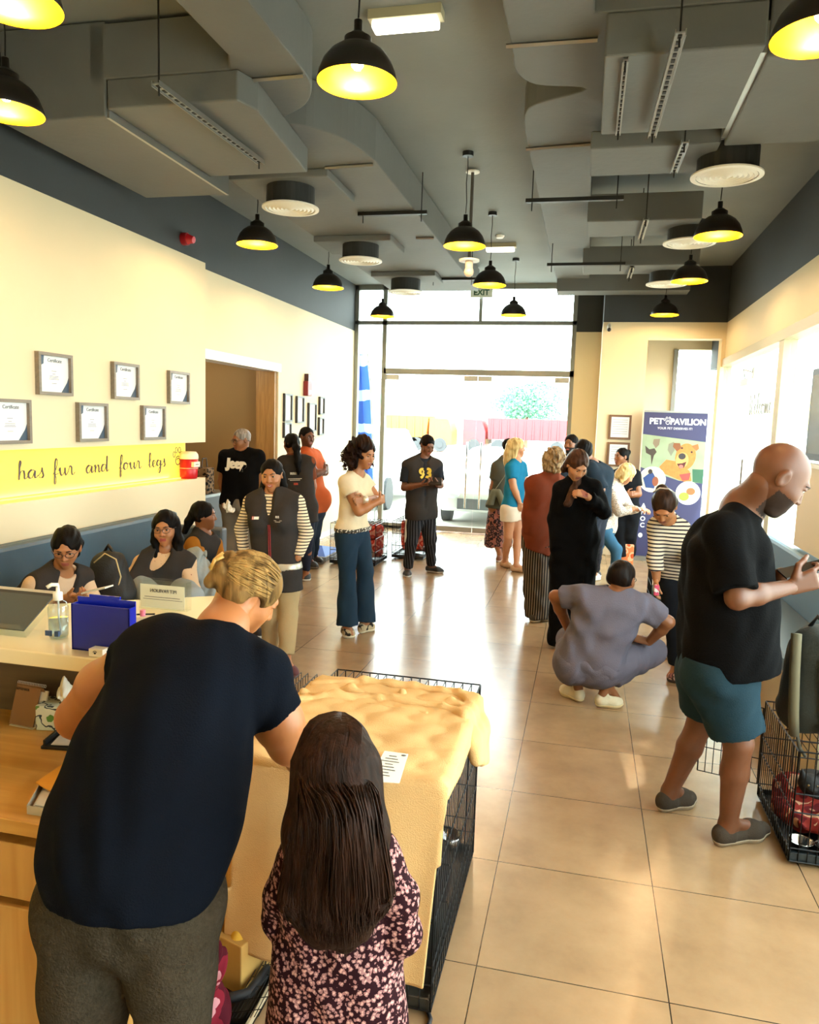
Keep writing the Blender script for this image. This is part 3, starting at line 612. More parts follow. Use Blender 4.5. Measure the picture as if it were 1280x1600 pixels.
# niche glow: LED strip hidden on the niche back edge
led=thing('led_strip',(-3.78,2.2,1.19),'warm led strip along the floor of the lit wall niche','light strip'); MB().box(-3.795,-3.785,-1.5,6.65,1.181,1.188).build('strip',mat_emit('ffc94a',4,'led_glow'),led)
add_light('led_light','AREA',(0,2.2,.02),14,(1,.74,.2),.03,(math.radians(180),math.radians(-20),0),sy=8,parent=led).location=(.0,.2,.015)
GL={'h':[[(0,0),(.05,.9),(.3,1.9),(.22,2.2),(.1,1.8),(.05,.9),(0,-.1),(.2,.8),(.5,1),(.6,.6),(.6,.1),(.8,0),(1,.3)]],'a':[[(.8,.9),(.4,1),(.05,.6),(.1,.1),(.45,.05),(.8,.9),(.75,.2),(.9,0),(1.15,.3)]],'s':[[(0,.2),(.35,.7),(.45,1.2),(.5,.7),(.6,.2),(.4,-.05),(.1,.05)]],
'f':[[(0,.2),(.4,.9),(.6,1.8),(.45,2.2),(.28,1.6),(.2,0),(.15,-.9),(.3,-1),(.4,-.3),(.3,.1),(.7,.3)]],'u':[[(0,.6),(.15,1),(.2,.3),(.4,0),(.7,.4),(.8,1),(.8,.3),(.95,0),(1.15,.3)]],'r':[[(0,.3),(.2,.9),(.25,1.15),(.5,.95),(.5,.5),(.55,.05),(.75,0),(.95,.3)]],'n':[[(0,.8),(.12,1),(.15,0),(.3,.7),(.55,1),(.65,.6),(.65,.1),(.8,0),(1,.3)]],
'd':[[(.7,.9),(.3,1),(.02,.5),(.15,.05),(.5,.2),(.8,1.2),(.9,2.2),(.82,1),(.8,.2),(.95,0),(1.15,.3)]],'o':[[(.5,1),(.1,.8),(.05,.2),(.35,0),(.65,.3),(.65,.8),(.4,1),(.7,.8),(.95,.9)]],'l':[[(0,.3),(.4,1.2),(.45,2.1),(.25,2.1),(.15,1),(.2,.1),(.45,0),(.65,.3)]],'e':[[(0,.3),(.45,.6),(.5,.95),(.25,1),(.08,.5),(.25,.02),(.6,.15),(.8,.4)]],
'g':[[(.7,.9),(.3,1),(.05,.6),(.2,.1),(.6,.4),(.75,.95),(.7,-.4),(.5,-1),(.25,-.7),(.6,-.1),(1,.3)]],'t':[[(.1,.2),(.4,1.3),(.4,2),(.3,1),(.3,.2),(.5,0),(.8,.4)],[(0,1.3),(.7,1.4)]],'c':[[(.6,.85),(.35,1),(.08,.6),(.15,.1),(.45,0),(.8,.35)]],'m':[[(0,.8),(.12,1),(.15,0),(.3,.7),(.5,1),(.55,.5),(.55,0),(.7,.7),(.95,1),(1,.5),(1,.1),(1.15,0),(1.35,.3)]],
'W':[[(0,1.7),(.25,2.1),(.3,1.2),(.3,.2),(.45,0),(.8,1),(.95,1.8),(.85,.8),(.95,.1),(1.2,.1),(1.6,1.2),(1.7,2.1),(1.5,1.9),(1.8,1.6)]]}
WSC=[1.5]
def script_word(word,org,right,up,xh,m_,name,label,r=.0035,parent=None,cat='lettering',group=None):
    mm=MB(); x=0; org=np.array(org,float); right=np.array(right,float); up=np.array(up,float); nn=np.cross(right,up)
    for ch in word:
        for st in GL[ch]:
            c=arc(st,5); pts=[org+right*(x+p[0])*xh*WSC[0]+up*p[1]*xh for p in c]; rs=[]
            for i in range(len(c)):
                a=c[max(i-1,0)]; b=c[min(i+1,len(c)-1)]; dy=b[1]-a[1]; rs.append(r*(1.35 if dy<-.05 else .55))
            mm.tube(pts,rs,5)
        x+=max(p[0] for p in GL[ch][0])+.02
    o=mm.build(name,m_,parent,smooth=True)
    if parent is None: tag(o,label,cat,group)
    return o
ink=mat('4d4650',.6)
for wd,y_,l in(('t',4.2,'grey script letters at the left picture edge of the lit niche'),('has',4.456,'grey script word has on the lit yellow niche'),('fur',4.80,'grey script word fur on the lit yellow niche'),('and',5.18,'grey script word and on the lit yellow niche'),('four',5.61,'grey script word four on the lit yellow niche'),('legs',6.05,'grey script word legs on the lit yellow niche')):
    script_word(wd,(-3.794,y_,1.315),(0,1,0),(0,0,1),.058,ink,'wall_lettering',l,.0055,group='script lettering on the lit niche')
mm=MB(); c=np.array([-3.796,6.555,1.36])
mm.tube([c+[0,.055*math.cos(a)*(1-.06*a),.05*math.sin(a)*(1-.06*a)-.01] for a in np.linspace(0,9,40)],.0045,5)
for dy,dz in((-.07,.055),(-.028,.095),(.028,.095),(.07,.055)): mm.tube([c+[0,dy+.02*math.cos(a),dz+.026*math.sin(a)] for a in np.linspace(0,6.28,16)],.004,5)
tag(mm.build('paw_emblem',ink,smooth=True),'swirled paw print emblem at the end of the niche lettering','emblem')
WSC[0]=1.5
script_word('Welcome',(WR+.025,9.25,2.0),(0,-1,0),(0,0,1),.1,mat('9a9c98',.5),'window_lettering','pale script Welcome lettering on the right side glazing',.006)
# cooler on niche ledge
WSC[0]=.95
cx,cy,cz=-3.73,6.64,1.18
t=thing('water_cooler_jug',(cx,cy,cz),'red insulated drinks jug with white lid on the end of the wall ledge','drinks jug')
MB().lathe([(0,0),(.075,0),(.082,.02),(.088,.19),(0,.19)],(cx,cy,cz),28).build('body',mat('c4121c',.35),t,smooth=True)
MB().lathe([(.09,.19),(.092,.21),(.088,.235),(.07,.26),(0,.262)],(cx,cy,cz),28).lathe([(.086,.1),(.09,.1),(.09,.105),(.086,.105)],(cx,cy,cz),28).build('lid',mat('e8dcc4',.4),t,smooth=True)
MB().box(cx+.06,cx+.0895,cy-.06,cy+.055,cz+.115,cz+.165).build('label_band',mat('e3ded2',.6),t)
MB().box(cx+.0895,cx+.0902,cy-.03,cy+.03,cz+.137,cz+.143).build('text_lines',mat('403c38',.6),t)
# kitchen
t=thing('kitchen_cabinet',(-4.2,7.75,0),'grey steel cabinet inside the kitchen doorway','cabinet'); MB().box(-4.5,-4.0,7.42,8.1,.0,.9).build('body',mat('4c4e50',.4),t); MB().box(-4.52,-3.98,7.4,8.12,.9,.93).build('countertop',steel,t)
t=thing('paper_bag',(-4.1,7.7,.93),'black patterned bag on the kitchen cabinet','bag'); MB().box(-4.2,-4.02,7.55,7.72,.93,1.22).build('body',mat_spots([(0,'171310'),(.5,'8a6f50')],30),t,bevel=.015); MB().tube([(-4.1,7.57,1.22),(-4.1,7.6,1.32),(-4.1,7.68,1.32),(-4.1,7.7,1.22)],.006).build('handle',black,t)
t=thing('storage_bin',(-4.05,8.3,0),'dark bin standing by the kitchen cabinet','bin'); MB().lathe([(0,0),(.13,0),(.16,.38),(.17,.4),(.15,.4),(0,.36)],(-4.1,8.35,0),24).build('body',mat('2c2825',.5),t,smooth=True)
kl=thing('kitchen_fill_light',(-4.8,8,2.64),'added round white fill light under the kitchen ceiling','light fixture'); MB().lathe([(0,0),(.14,.0),(.16,.03)],(-4.8,8.0,2.615),24).build('diffuser',mat_emit('fff0d0',3),kl); add_light('lamp_light','POINT',(0,0,-.12),22,(1,.82,.6),.1,parent=kl)  # lamp added to brighten the dark kitchen beyond the doorway
# ---------------------------------------------------------------- benches
bluem=mat('3d5568',.45,bump=.06,bscale=30,noise=.08,name='blue_leatherette')
t=thing('bench',(-3.4,4,0),'long blue upholstered bench along the left wall','bench')
MB().box(-3.64,-3.05,-1,6.1,0,.4).build('base',mat('b99a66',.6),t); MB().box(-3.5,-3.03,-1,6.1,.4,.48).build('seat',bluem,t,bevel=.03); MB().box(-3.655,-3.53,-1,6.1,.44,.93).build('backrest',bluem,t,bevel=.03); MB().box(-3.6,-3.1,6.1,6.2,.0,.8).build('end_panel',mat('4a5058',.5),t,bevel=.02)
t=thing('bench',(1.45,4.8,0),'long blue upholstered bench along the right windows','bench')
MB().box(1.22,1.72,4.0,6.9,0,.4).build('base',mat('b5a585',.6),t); MB().box(1.2,1.62,3.98,6.9,.4,.49).build('seat',bluem,t,bevel=.03); MB().box(1.6,1.74,3.98,7.2,.44,.9).build('backrest',mat('4d6f8c',.45),t,bevel=.03)
t=thing('wall_cabinet',(1.7,5.6,.95),'beige boxed panel standing above the right bench','cabinet'); MB().box(1.66,1.745,4.6,6.5,.92,1.55).build('body',mat('d6c6a6',.6),t); MB().box(1.64,1.75,4.6,6.52,1.55,1.58).build('ledge',white,t)
t=thing('wall_screen',(1.7,5.6,2),'black framed screen above the beige panel at the right edge','screen'); MB().box(1.69,1.745,4.9,6.52,1.6,2.3).build('frame',black,t); MB().box(1.685,1.69,4.95,6.47,1.65,2.25).build('panel',mat('1c1d20',.2,noise=.5,scale=3),t)
# banner
t=thing('roll_up_banner',(1.18,10.75,0),'tall navy roll up banner with a golden dog picture by the far right wall','banner')
BY=10.75; a=atY(1007,645,BY); b=atY(1107,645,BY); bx0,bx1=a[0],b[0]; bz=2.03; navy=mat('35365e',.6); BW=bx1-bx0
MB().box(bx0,bx1,BY,BY+.004,.06,bz).build('sheet',navy,t); MB().box(bx0-.02,bx1+.02,BY-.05,BY+.08,0,.06).build('base',steel,t); MB().box(bx0,bx1,BY-.008,BY+.012,bz-.005,bz+.02).build('top_rail',steel,t); MB().cyl((bx0+BW/2,BY+.03,0.05),(bx0+BW/2,BY+.02,bz),.01).build('pole',steel,t)
def bp(u,v,e=.0006): return (bx0+u*BW,BY-e,bz-v*BW)   # u 0..1, v in widths
def flat(name,pts,hexc,e=.001,par=t):
    mm=MB(); n=len(pts); v=[bp(u,q,e) for u,q in pts]+[bp(u,q,e-.0006) for u,q in pts]; mm.add(v,[tuple(range(n)),tuple(range(2*n-1,n-1,-1))]+[(i,n+i,n+(i+1)%n,(i+1)%n) for i in range(n)]); return mm.build(name,hexc if not isinstance(hexc,str) else mat(hexc,.6),par)
def el(cu,cv,ru,rv,n=24,rot=0): return [(cu+ru*math.cos(x)*math.cos(rot)-rv*math.sin(x)*math.sin(rot),cv+ru*math.cos(x)*math.sin(rot)+rv*math.sin(x)*math.cos(rot)) for x in np.linspace(0,2*math.pi,n,endpoint=False)]
wt=mat('e9e9f0',.6)
put_text('lettering','PET',.115*BW/.85,bp(.2,.155,.002),(1,0,0),(0,0,1),wt,t,bold=.004,sx=1.0); put_text('lettering','PAVILION',.115*BW/.85,bp(.7,.155,.002),(1,0,0),(0,0,1),wt,t,bold=.004,sx=.95)
put_text('tagline','YOUR PET DESERVES IT!',.042,bp(.5,.265,.002),(1,0,0),(0,0,1),wt,t)
mm=MB(); c0=np.array(bp(.385,.16,.003)); mm.tube([c0+[.035*math.cos(x)*(1-.07*x),0,.035*math.sin(x)*(1-.07*x)-.008] for x in np.linspace(0,9,36)],.0035,4)
for dx,dz in((-.045,.03),(-.018,.053),(.018,.053),(.045,.03)): mm.tube([c0+[dx+.011*math.cos(x),0,dz+.014*math.sin(x)] for x in np.linspace(0,6.28,12)],.003,4)
mm.build('paw_emblem',wt,t)
flat('photo_background',[(0,.37),(1,.47),(1,1.15),(.62,1.12),(.3,1.02),(0,.92)],mat('8f9e80',.6,noise=.25,scale=5),.0012)
flat('green_panel',[(.82,.92),(1,.92),(1,1.15),(.84,1.13)],'2f6048',.0016)
flat('running_dog_picture',[(.05,.56),(.12,.62),(.2,.6),(.24,.66),(.2,.72),(.17,.88),(.15,.72),(.07,.68)],'40342c',.0018); flat('running_dog_picture',[(.18,.45),(.28,.44),(.27,.54),(.22,.6),(.17,.52)],'7d6c58',.0018); flat('running_dog_picture',[(.42,.52),(.5,.48),(.52,.62),(.47,.72),(.41,.62)],'7a7a68',.0018)
fur=mat('c8793a',.7,noise=.3,scale=25); fur2=mat('dd9c5c',.7,noise=.2,scale=30)
flat('dog_body_picture',[(.3,.9),(.4,.78),(.55,.8),(.78,.95),(.82,1.1),(.8,1.16),(.6,1.1),(.35,1.0)],fur,.002); flat('dog_head_picture',el(.7,.72,.16,.22,rot=.12),fur,.0026); flat('dog_ear_picture',[(.5,.5),(.6,.5),(.62,.58),(.56,.64),(.49,.56)],'7c4824',.003); flat('dog_ear_picture',[(.78,.54),(.88,.5),(.9,.58),(.86,.62)],'99602f',.003)
flat('dog_muzzle_picture',el(.65,.78,.1,.13,rot=.1),fur2,.003); flat('dog_nose_picture',el(.645,.715,.058,.052),'2e2a2e',.0036); flat('dog_mouth_picture',[(.57,.84),(.65,.83),(.72,.8),(.69,.9),(.62,.92)],'4a1414',.0036); flat('dog_tongue_picture',el(.64,.885,.035,.03),'d06a60',.004)
flat('dog_eye_picture',el(.635,.58,.018,.015),'241812',.0036); flat('dog_eye_picture',el(.79,.64,.018,.015),'241812',.0036); flat('dog_scarf_picture',[(.62,1.02),(.8,.98),(.78,1.1),(.68,1.12)],'b8403c',.003)
flat('round_photo_rim',el(.2,1.12,.215,.215,32),'e9e9f0',.0044); flat('round_photo',el(.2,1.12,.195,.195,32),'d8cfb0',.005); flat('round_photo_figure',[(.05,1.1),(.14,1.02),(.2,1.0),(.26,1.1),(.24,1.27),(.1,1.26)],'26407a',.0056); flat('round_photo_figure',el(.16,.99,.035,.04),'26201e',.006); flat('round_photo_figure',el(.25,1.15,.05,.08),'8a4a30',.006)
flat('round_photo_rim',el(.78,1.32,.195,.195,32),'e9e9f0',.0044); flat('round_photo',el(.78,1.32,.175,.175,32),'d9d6c4',.005); flat('round_photo_figure',el(.72,1.38,.08,.07),'93b53c',.0056); flat('round_photo_figure',el(.82,1.29,.07,.06),'94653a',.0056)
for i,s_ in enumerate(('A','N','O','C')): put_text('lettering',s_,.085,bp(.09,1.57+i*.11,.002),(1,0,0),(0,0,1),wt,t,bold=.003)
flat('location_pin',el(.07,2.07,.035,.04),'e9e9f0',.002)
# orange shopping bag by the banner
p=atZ(992,880,0); t=thing('shopping_bag',(.62,10.35,0),'orange and white printed shopping bag on the floor below the banner','bag')
MB().box(.50,.70,10.25,10.4,0,.28).build('body',mat_spots([(0,'c2542c'),(.35,'e0b088'),(.6,'d07a4a')],14),t,bevel=.01); MB().sph((.6,10.32,.3),(.07,.05,.03)).tube([(.54,10.3,.31),(.6,10.3,.36),(.67,10.3,.31)],.012).build('black_cloth',black,t)
# ================================================================ PEOPLE BUILDER
def mat_skin(hexc):
    key=('skin',hexc)
    if key in MC: return MC[key]
    m,nt,b=base('skin'); b.inputs['Roughness'].default_value=.5; c=lin(hexc)
    b.inputs['Subsurface Weight'].default_value=.0
    tc=N(nt,'ShaderNodeTexCoord'); n=N(nt,'ShaderNodeTexNoise'); n.inputs['Scale'].default_value=9; nt.links.new(tc.outputs['Object'],n.inputs['Vector'])
    r=N(nt,'ShaderNodeMix',data_type='RGBA'); r.inputs[6].default_value=(c[0]*.9,c[1]*.85,c[2]*.82,1); r.inputs[7].default_value=(min(1,c[0]*1.08),c[1]*1.05,c[2]*1.05,1)
    nt.links.new(n.outputs['Fac'],r.inputs[0]); nt.links.new(r.outputs[2],b.inputs['Base Color']); MC[key]=m; return m
def mat_hair(c1,c2=None,scale=40,rough=.42):
    key=('hair',c1,c2,scale)
    if key in MC: return MC[key]
    m,nt,b=base('hair'); b.inputs['Roughness'].default_value=rough; b.inputs['Specular IOR Level'].default_value=.08; c2=c2 or c1
    tc=N(nt,'ShaderNodeTexCoord'); mp=N(nt,'ShaderNodeMapping'); mp.inputs['Scale'].default_value=(1,1,.12); nt.links.new(tc.outputs['Object'],mp.inputs[0])
    n=N(nt,'ShaderNodeTexNoise'); n.inputs['Scale'].default_value=scale; n.inputs['Detail'].default_value=4; n.inputs['Distortion'].default_value=.5; nt.links.new(mp.outputs[0],n.inputs['Vector'])
    cr=N(nt,'ShaderNodeValToRGB'); cr.color_ramp.elements[0].position=.35; cr.color_ramp.elements[1].position=.65; cr.color_ramp.elements[0].color=lin(c1); cr.color_ramp.elements[1].color=lin(c2)
    nt.links.new(n.outputs['Fac'],cr.inputs[0]); nt.links.new(cr.outputs[0],b.inputs['Base Color'])
    bp=N(nt,'ShaderNodeBump'); bp.inputs['Strength'].default_value=.7; bp.inputs['Distance'].default_value=.006; nt.links.new(n.outputs['Fac'],bp.inputs['Height']); nt.links.new(bp.outputs[0],b.inputs['Normal'])
    MC[key]=m; return m
BLK=mat_hair('050404','0e0a08',40,.6); 
def cloth(hexc,rough=.9,noise=.1): return mat(hexc,rough,noise=noise,scale=14,bump=.25,bscale=220,spec=.08,name='fabric')
def B(px,py,Y,rpx): p=atY(px,py,Y); return p,rpx*mpp(p)
def chain(pts,k=.03,cut=None):
    out=[]; q=[B(*p) for p in pts]
    for i in range(len(q)-1): out.append(cone(q[i][0],q[i][1],q[i+1][0],q[i+1][1],k,cut if i==len(q)-2 else None))
    if len(q)==1: out.append(ell(q[0][0],[q[0][1]]*3,k=k))
    return out
class Head:
    def __init__(s,c,yaw,pitch=0,roll=0,sc=1.):
        y=math.radians(yaw); p=math.radians(pitch); s.c=np.array(c); s.sc=sc
        f0=np.array([math.sin(y),-math.cos(y),0]); Z=np.array([0,0,1.])
        s.f=math.cos(p)*f0-math.sin(p)*Z; s.u=math.cos(p)*Z+math.sin(p)*f0; s.s=np.cross(s.f,s.u)
        if roll:
            r=math.radians(roll); s.u,s.s=math.cos(r)*s.u+math.sin(r)*s.s,math.cos(r)*s.s-math.sin(r)*s.u
        s.R=np.array([s.s,s.f,s.u])
    def H(s,x,y,z): return s.c+s.sc*(s.s*x+s.f*y+s.u*z)
    def L(s,pts): return (pts-s.c)@s.R.T/s.sc
    def e(s,c,r,k=.012,sub=False): return ell(s.H(*c),np.array(r)*s.sc,s.R,k*s.sc,sub)
    def k(s,a,ra,b,rb,k=.015,sub=False): return cone(s.H(*a),ra*s.sc,s.H(*b),rb*s.sc,k*s.sc,None,sub)
    smile=0
    def face(s,fem=False,ears=True,wide=1.):
        j=.9 if fem else 1
        P=[s.e((0,-.014,.03),(.074*wide,.094,.086)),s.k((0,.02,-.03),.060*wide,(0,.052,-.083),.03*j,.03),s.e((0,.03,-.01),(.064*wide,.058,.075),.02),
           s.k((-.034,.058,-.022),.027,(-.012,.07,-.07),.02,.02),s.k((.034,.058,-.022),.027,(.012,.07,-.07),.02,.02),
           s.k((-.03,.076,.034),.011,(.03,.076,.034),.011,.012),s.k((0,.083,.018),.007,(0,.101,-.02),.0105,.01),s.e((-.011,.092,-.023),(.009,.01,.008),.006),s.e((.011,.092,-.023),(.009,.01,.008),.006),
           s.e((0,.064,-.098),(.022,.022,.015),.015),
           s.e((-.032,.092,.013),(.017,.014,.011),.01,True),s.e((.032,.092,.013),(.017,.014,.011),.01,True),
           s.e((-.032,.074,.021),(.0165,.0125,.007),.004),s.e((.032,.074,.021),(.0165,.0125,.007),.004),s.e((-.032,.073,.003),(.014,.0115,.005),.004),s.e((.032,.073,.003),(.014,.0115,.005),.004),
           s.e((0,.084,-.051),(.022,.011,.0055),.004),s.e((0,.083,-.061),(.019,.011,.006),.004),
           s.k((-.02,.091,-.0555+s.smile*.006),.0014,(0,.0965,-.0562-s.smile*.002),.0018,.002,True),s.k((.02,.091,-.0555+s.smile*.006),.0014,(0,.0965,-.0562-s.smile*.002),.0018,.002,True)]
        if s.smile: P+=[s.e((x*.036,.07,-.03),(.022,.02,.016),.012) for x in(-1,1)]
        if ears:
            for x in(-1,1): P+= [s.e((x*.077*wide,-.008,.0),(.010,.02,.032),.006),s.e((x*.087*wide,.0,.002),(.006,.011,.02),.005,True)]
        return P
    def eyes(s,root,iris='1c120c',lid=.35):
        for x in(-.032,.032):
            mm=MB(); c=s.H(x,.0735,.013); r=.0108*s.sc; n=16; vs=[];
            for j in range(n//2+1):
                for i in range(n):
                    a=math.pi*j/(n//2); t=2*math.pi*i/n; d=s.f*math.cos(a)+s.s*math.sin(a)*math.cos(t)+s.u*math.sin(a)*math.sin(t); vs.append(c+d*r*np.array([1,1,1]))
            fs=[];mi=[]
            for j in range(n//2):
                for i in range(n): fs.append((j*n+i,(j+1)*n+i,(j+1)*n+(i+1)%n,j*n+(i+1)%n)); mi.append(1 if j<2 else 0)
            mm.add(vs,fs); mm.m=mi; mm.build('eye',[mat('b5aca2',.3),mat(iris,.2)],root,smooth=True)
    def brows(s,root,c='140e0b',th=.0035):
        for x in(-1,1):
            MB().tube([s.H(x*.014,.0885,.031),s.H(x*.03,.087,.036),s.H(x*.048,.072,.031)],[th*s.sc,th*s.sc,th*.5*s.sc],6).build('eyebrow',mat(c,.8),root,smooth=True)
    def glasses(s,root,c='1a1414'):
        mm=MB()
        for x in(-.033,.033): mm.tube([s.H(x+.026*math.cos(a)*(1 if abs(math.cos(a))<.8 else .95),.098-.25*abs(x+.026*math.cos(a))**1.5*3,.01+.018*math.sin(a)) for a in np.linspace(0,2*math.pi,20,endpoint=False)],.0017*s.sc,5,closed=True)
        mm.tube([s.H(-.008,.1,.014),s.H(0,.102,.017),s.H(.008,.1,.014)],.0016*s.sc,5)
        for x in(-1,1): mm.tube([s.H(x*.058,.088,.014),s.H(x*.078,.05,.016),s.H(x*.082,-.01,.012)],.0016*s.sc,5)
        mm.build('eyeglasses',mat(c,.3),root,smooth=True)
    def facemat(s,beard=0):
        def fn(c):
            l=s.L(c); m=np.zeros(len(c),int)
            m[(np.abs(l[:,0])<.021)&(l[:,1]>.084)&(l[:,2]<-.0455)&(l[:,2]>-.0668)]=1
            if beard:
                x=np.abs(l[:,0]); bd=(l[:,2]<-.035-.12*np.clip(l[:,1]-.02,-1,.06)*0)&(l[:,2]>-.13)&(l[:,1]>.0)&(l[:,2]<-.02+.0*x)
                bd&=~((l[:,1]>.05)&(l[:,2]>-.036)&(x<.04)); bd&=((l[:,2]<-.036)|(x>.05)); bd&=(l[:,1]>.01)
                m[bd&(m!=1)]=2
            return m
        return fn
def hair_cap(h,kind='tied',vol=0.):
    v=vol
    P=[h.e((0,-.02,.036),(.083+v,.101+v,.09+v)),h.k((-.05,-.045,-.01),.034+v,(.05,-.045,-.01),.034+v,.03)]
    P.append(h.e((0,.134,-.012),(.072,.088,.122),.008,True))
    return P
def hand(wr,d,n,sc=1.,curl=.5,spread=1.,mirror=1,thumb=True):
    """wr wrist, d pointing direction, n palm normal (curl towards n)"""
    d=U(d); n=U(n-d*(np.array(n)@d)); s=np.cross(d,n)*mirror; P=[]
    for i in range(4): x=(-.028+.0187*i); P.append(cone(wr+d*.004+s*x*.55*sc,.016*sc,wr+d*.082*sc+s*x*sc,.0125*sc,.012*sc))
    L=[.068,.078,.072,.055]; 
    for i in range(4):
        x=(.030-.0195*i)*spread; b=wr+d*.085*sc+s*x*sc; a=0; r=.0092*sc
        for j,fr in enumerate((.45,.32,.25)):
            a+=curl*(.9+.15*i)*(.8 if j==0 else 1.1); dd=d*math.cos(a)+n*math.sin(a); e=b+dd*L[i]*fr*sc; P.append(cone(b,r,e,r*.9,.005*sc)); b=e; r*=.9
    if thumb:
        b=wr+d*.025*sc+s*.03*sc; t=U(d*.6+s*.75+n*.35); e=b+t*.042*sc; P.append(cone(b,.0145*sc,e,.011*sc,.01*sc)); t2=U(d*.9+s*.15+n*.5); e2=e+t2*.032*sc; P.append(cone(e,.011*sc,e2,.0095*sc,.005*sc)); e3=e2+U(t2+n*.3)*.024*sc; P.append(cone(e2,.0095*sc,e3,.0078*sc,.005*sc))
    return P
class Person:
    def __init__(s,label,Y,J,sc=1.,back=False,h=.012,root=None,girth=1.,waist=1.,group=None,bust=0):
        s.J={k:np.array(v[1:],float) if v[0]=='w' else (atZ(v[0],v[1],v[3]) if len(v)>3 else atY(v[0],v[1],Y+(v[2] if len(v)>2 else 0))) for k,v in J.items()}; J=s.J
        for k in('an','kn'):
            pass
        s.sc=sc; s.h=h; s.g=girth; s.w=waist; s.bust=bust
        gx=np.mean([J[k][:2] for k in('anA','anB') if k in J] or [J['pel'][:2] if 'pel' in J else J['hipA'][:2]],0) if root is None else root
        s.root=thing('person',(gx[0],gx[1],0),label,'person',group)
        s.pel=(J['hipA']+J['hipB'])/2; s.che=(J['shA']+J['shB'])/2; s.up=U(s.che-s.pel); s.side=U(J['shB']-J['shA']); s.fr=U(np.cross(s.side,s.up))*(-1 if back else 1); s.side=np.cross(s.up,s.fr)*1.
        if s.side@(J['shB']-J['shA'])<0: s.side=-s.side
        s.fh=None
    def head(s,yaw,pitch=0,roll=0,sc=None,at=None): s.hd=Head(s.J['hd'] if at is None else at,yaw,pitch,roll,sc or s.sc*.98); return s.hd
    def torso(s,ext=0):
        J=s.J; g=s.g*s.sc; P=[]
        for a,b,o in((J['shA'],J['shB'],J['hipA']),(J['shB'],J['shA'],J['hipB'])):
            top=lerp(a,b,.2)-s.up*.06*s.sc; bot=o+s.up*.03*s.sc; mid=lerp(top,bot,.55); mid=lerp(mid,(s.pel+s.che)/2,.12)
            P+= [cone(top,.088*g,mid,.082*g*s.w,.05),cone(mid,.082*g*s.w,bot,.1*g,.05),cone(a,.05*g,s.J['nk'],.05*s.sc,.04)]
            if ext: P.append(cone(bot,.1*g,bot-s.up*ext,.105*g,.04))
            if s.bust: P.append(ell(lerp(a,b,.25)-s.up*.14*s.sc+s.fr*.07*s.sc,[.06*s.bust]*3,k=.05))
        P.append(cone(s.che-s.up*.05,.09*g,s.pel,.1*g,.05))
        return P
    def arm(s,x,r=1.,to=2.):
        J=s.J; q=s.sc*r; e=J['el'+x]; P=[cone(J['sh'+x],.05*q,e,.04*q,.03)]
        if 'wr'+x in J: P+= [cone(e,.041*q,lerp(e,J['wr'+x],.35),.04*q,.02),cone(lerp(e,J['wr'+x],.35),.04*q,J['wr'+x],.027*q,.02)]
        return P
    def sleeve(s,x,f=.6,r=.062,r2=None,k=.025):
        J=s.J; r2=r2 or r; sc=s.sc; f=f if 'wr'+x in J else min(f,1)
        if f<=1: return [cone(J['sh'+x],r*sc,lerp(J['sh'+x],J['el'+x],f),r2*sc,k,'b')]
        return [cone(J['sh'+x],r*sc,J['el'+x],(r*.85)*sc,k),cone(J['el'+x],r*.85*sc,lerp(J['el'+x],J['wr'+x],f-1),r2*sc,k,'b')]
    def leg(s,x,r=1.):
        J=s.J; q=s.sc*r; P=[cone(J['hip'+x],.088*q,J['kn'+x],.056*q,.04)]
        if 'an'+x in J: 
            m=lerp(J['kn'+x],J['an'+x],.35); P+= [cone(J['kn'+x],.053*q,m,.053*q,.02),cone(m,.053*q,J['an'+x],.034*q,.02)]
        return P
    def foot(s,x):
        J=s.J
        if 'to'+x not in J: return []
        t=J['to'+x]; a=J['an'+x]; d=U((t-a)*[1,1,0]); zf=0
        return [cone(a,.034*s.sc,a-d*.03+[0,0,-(a[2]-.04)],.033*s.sc,.02),cone(a,.03*s.sc,lerp(a,t,.75)*[1,1,0]+[0,0,.035],.025*s.sc,.02)]
    def body(s,skin,hands=(),fem=False,beard=None,lip=None,face=True,extra=(),hh=None,ears=True,legs=True,wide=1.,cover=True):
        J=s.J; T=s.torso(); P=list(T)+s.arm('A')+s.arm('B') if 'elA' in J and 'elB' in J else list(T)+[p for x in 'AB' if 'el'+x in J for p in s.arm(x)]
        if legs:
            for x in 'AB':
                if 'kn'+x in J: P+= s.leg(x)+s.foot(x)
        P+= list(extra); hd=s.hd; neck=[cone(s.J['nk'],.056*s.sc,hd.H(0,-.02,-.045),.052*s.sc,.03)]; P+=neck
        FP=hd.face(fem,ears,wide)+neck
        lo=hd.c-.16; hi=hd.c+.16
        parts=[(P,s.h,{}),(FP,hh or max(.0045,s.h*.55),{})]
        for w in hands: parts.append((w,.0035 if s.h<.01 else .0045,{}))
        mats=[mat_skin(skin),mat(lip or '8a4a40',.45),mat(beard or '2a1e18',.9,noise=.3,scale=60)]
        o=smesh('body',parts,mats,s.root,matfn=hd.facemat(1 if beard else 0)); return o
    def garment(s,name,prims,m,clips=(),amp=.004,fsc=1.,seed=0,h=None):
        return smesh(name,[(prims,h or s.h,dict(clips=clips,foldamp=amp,fsc=fsc,seed=seed))],m,s.root)
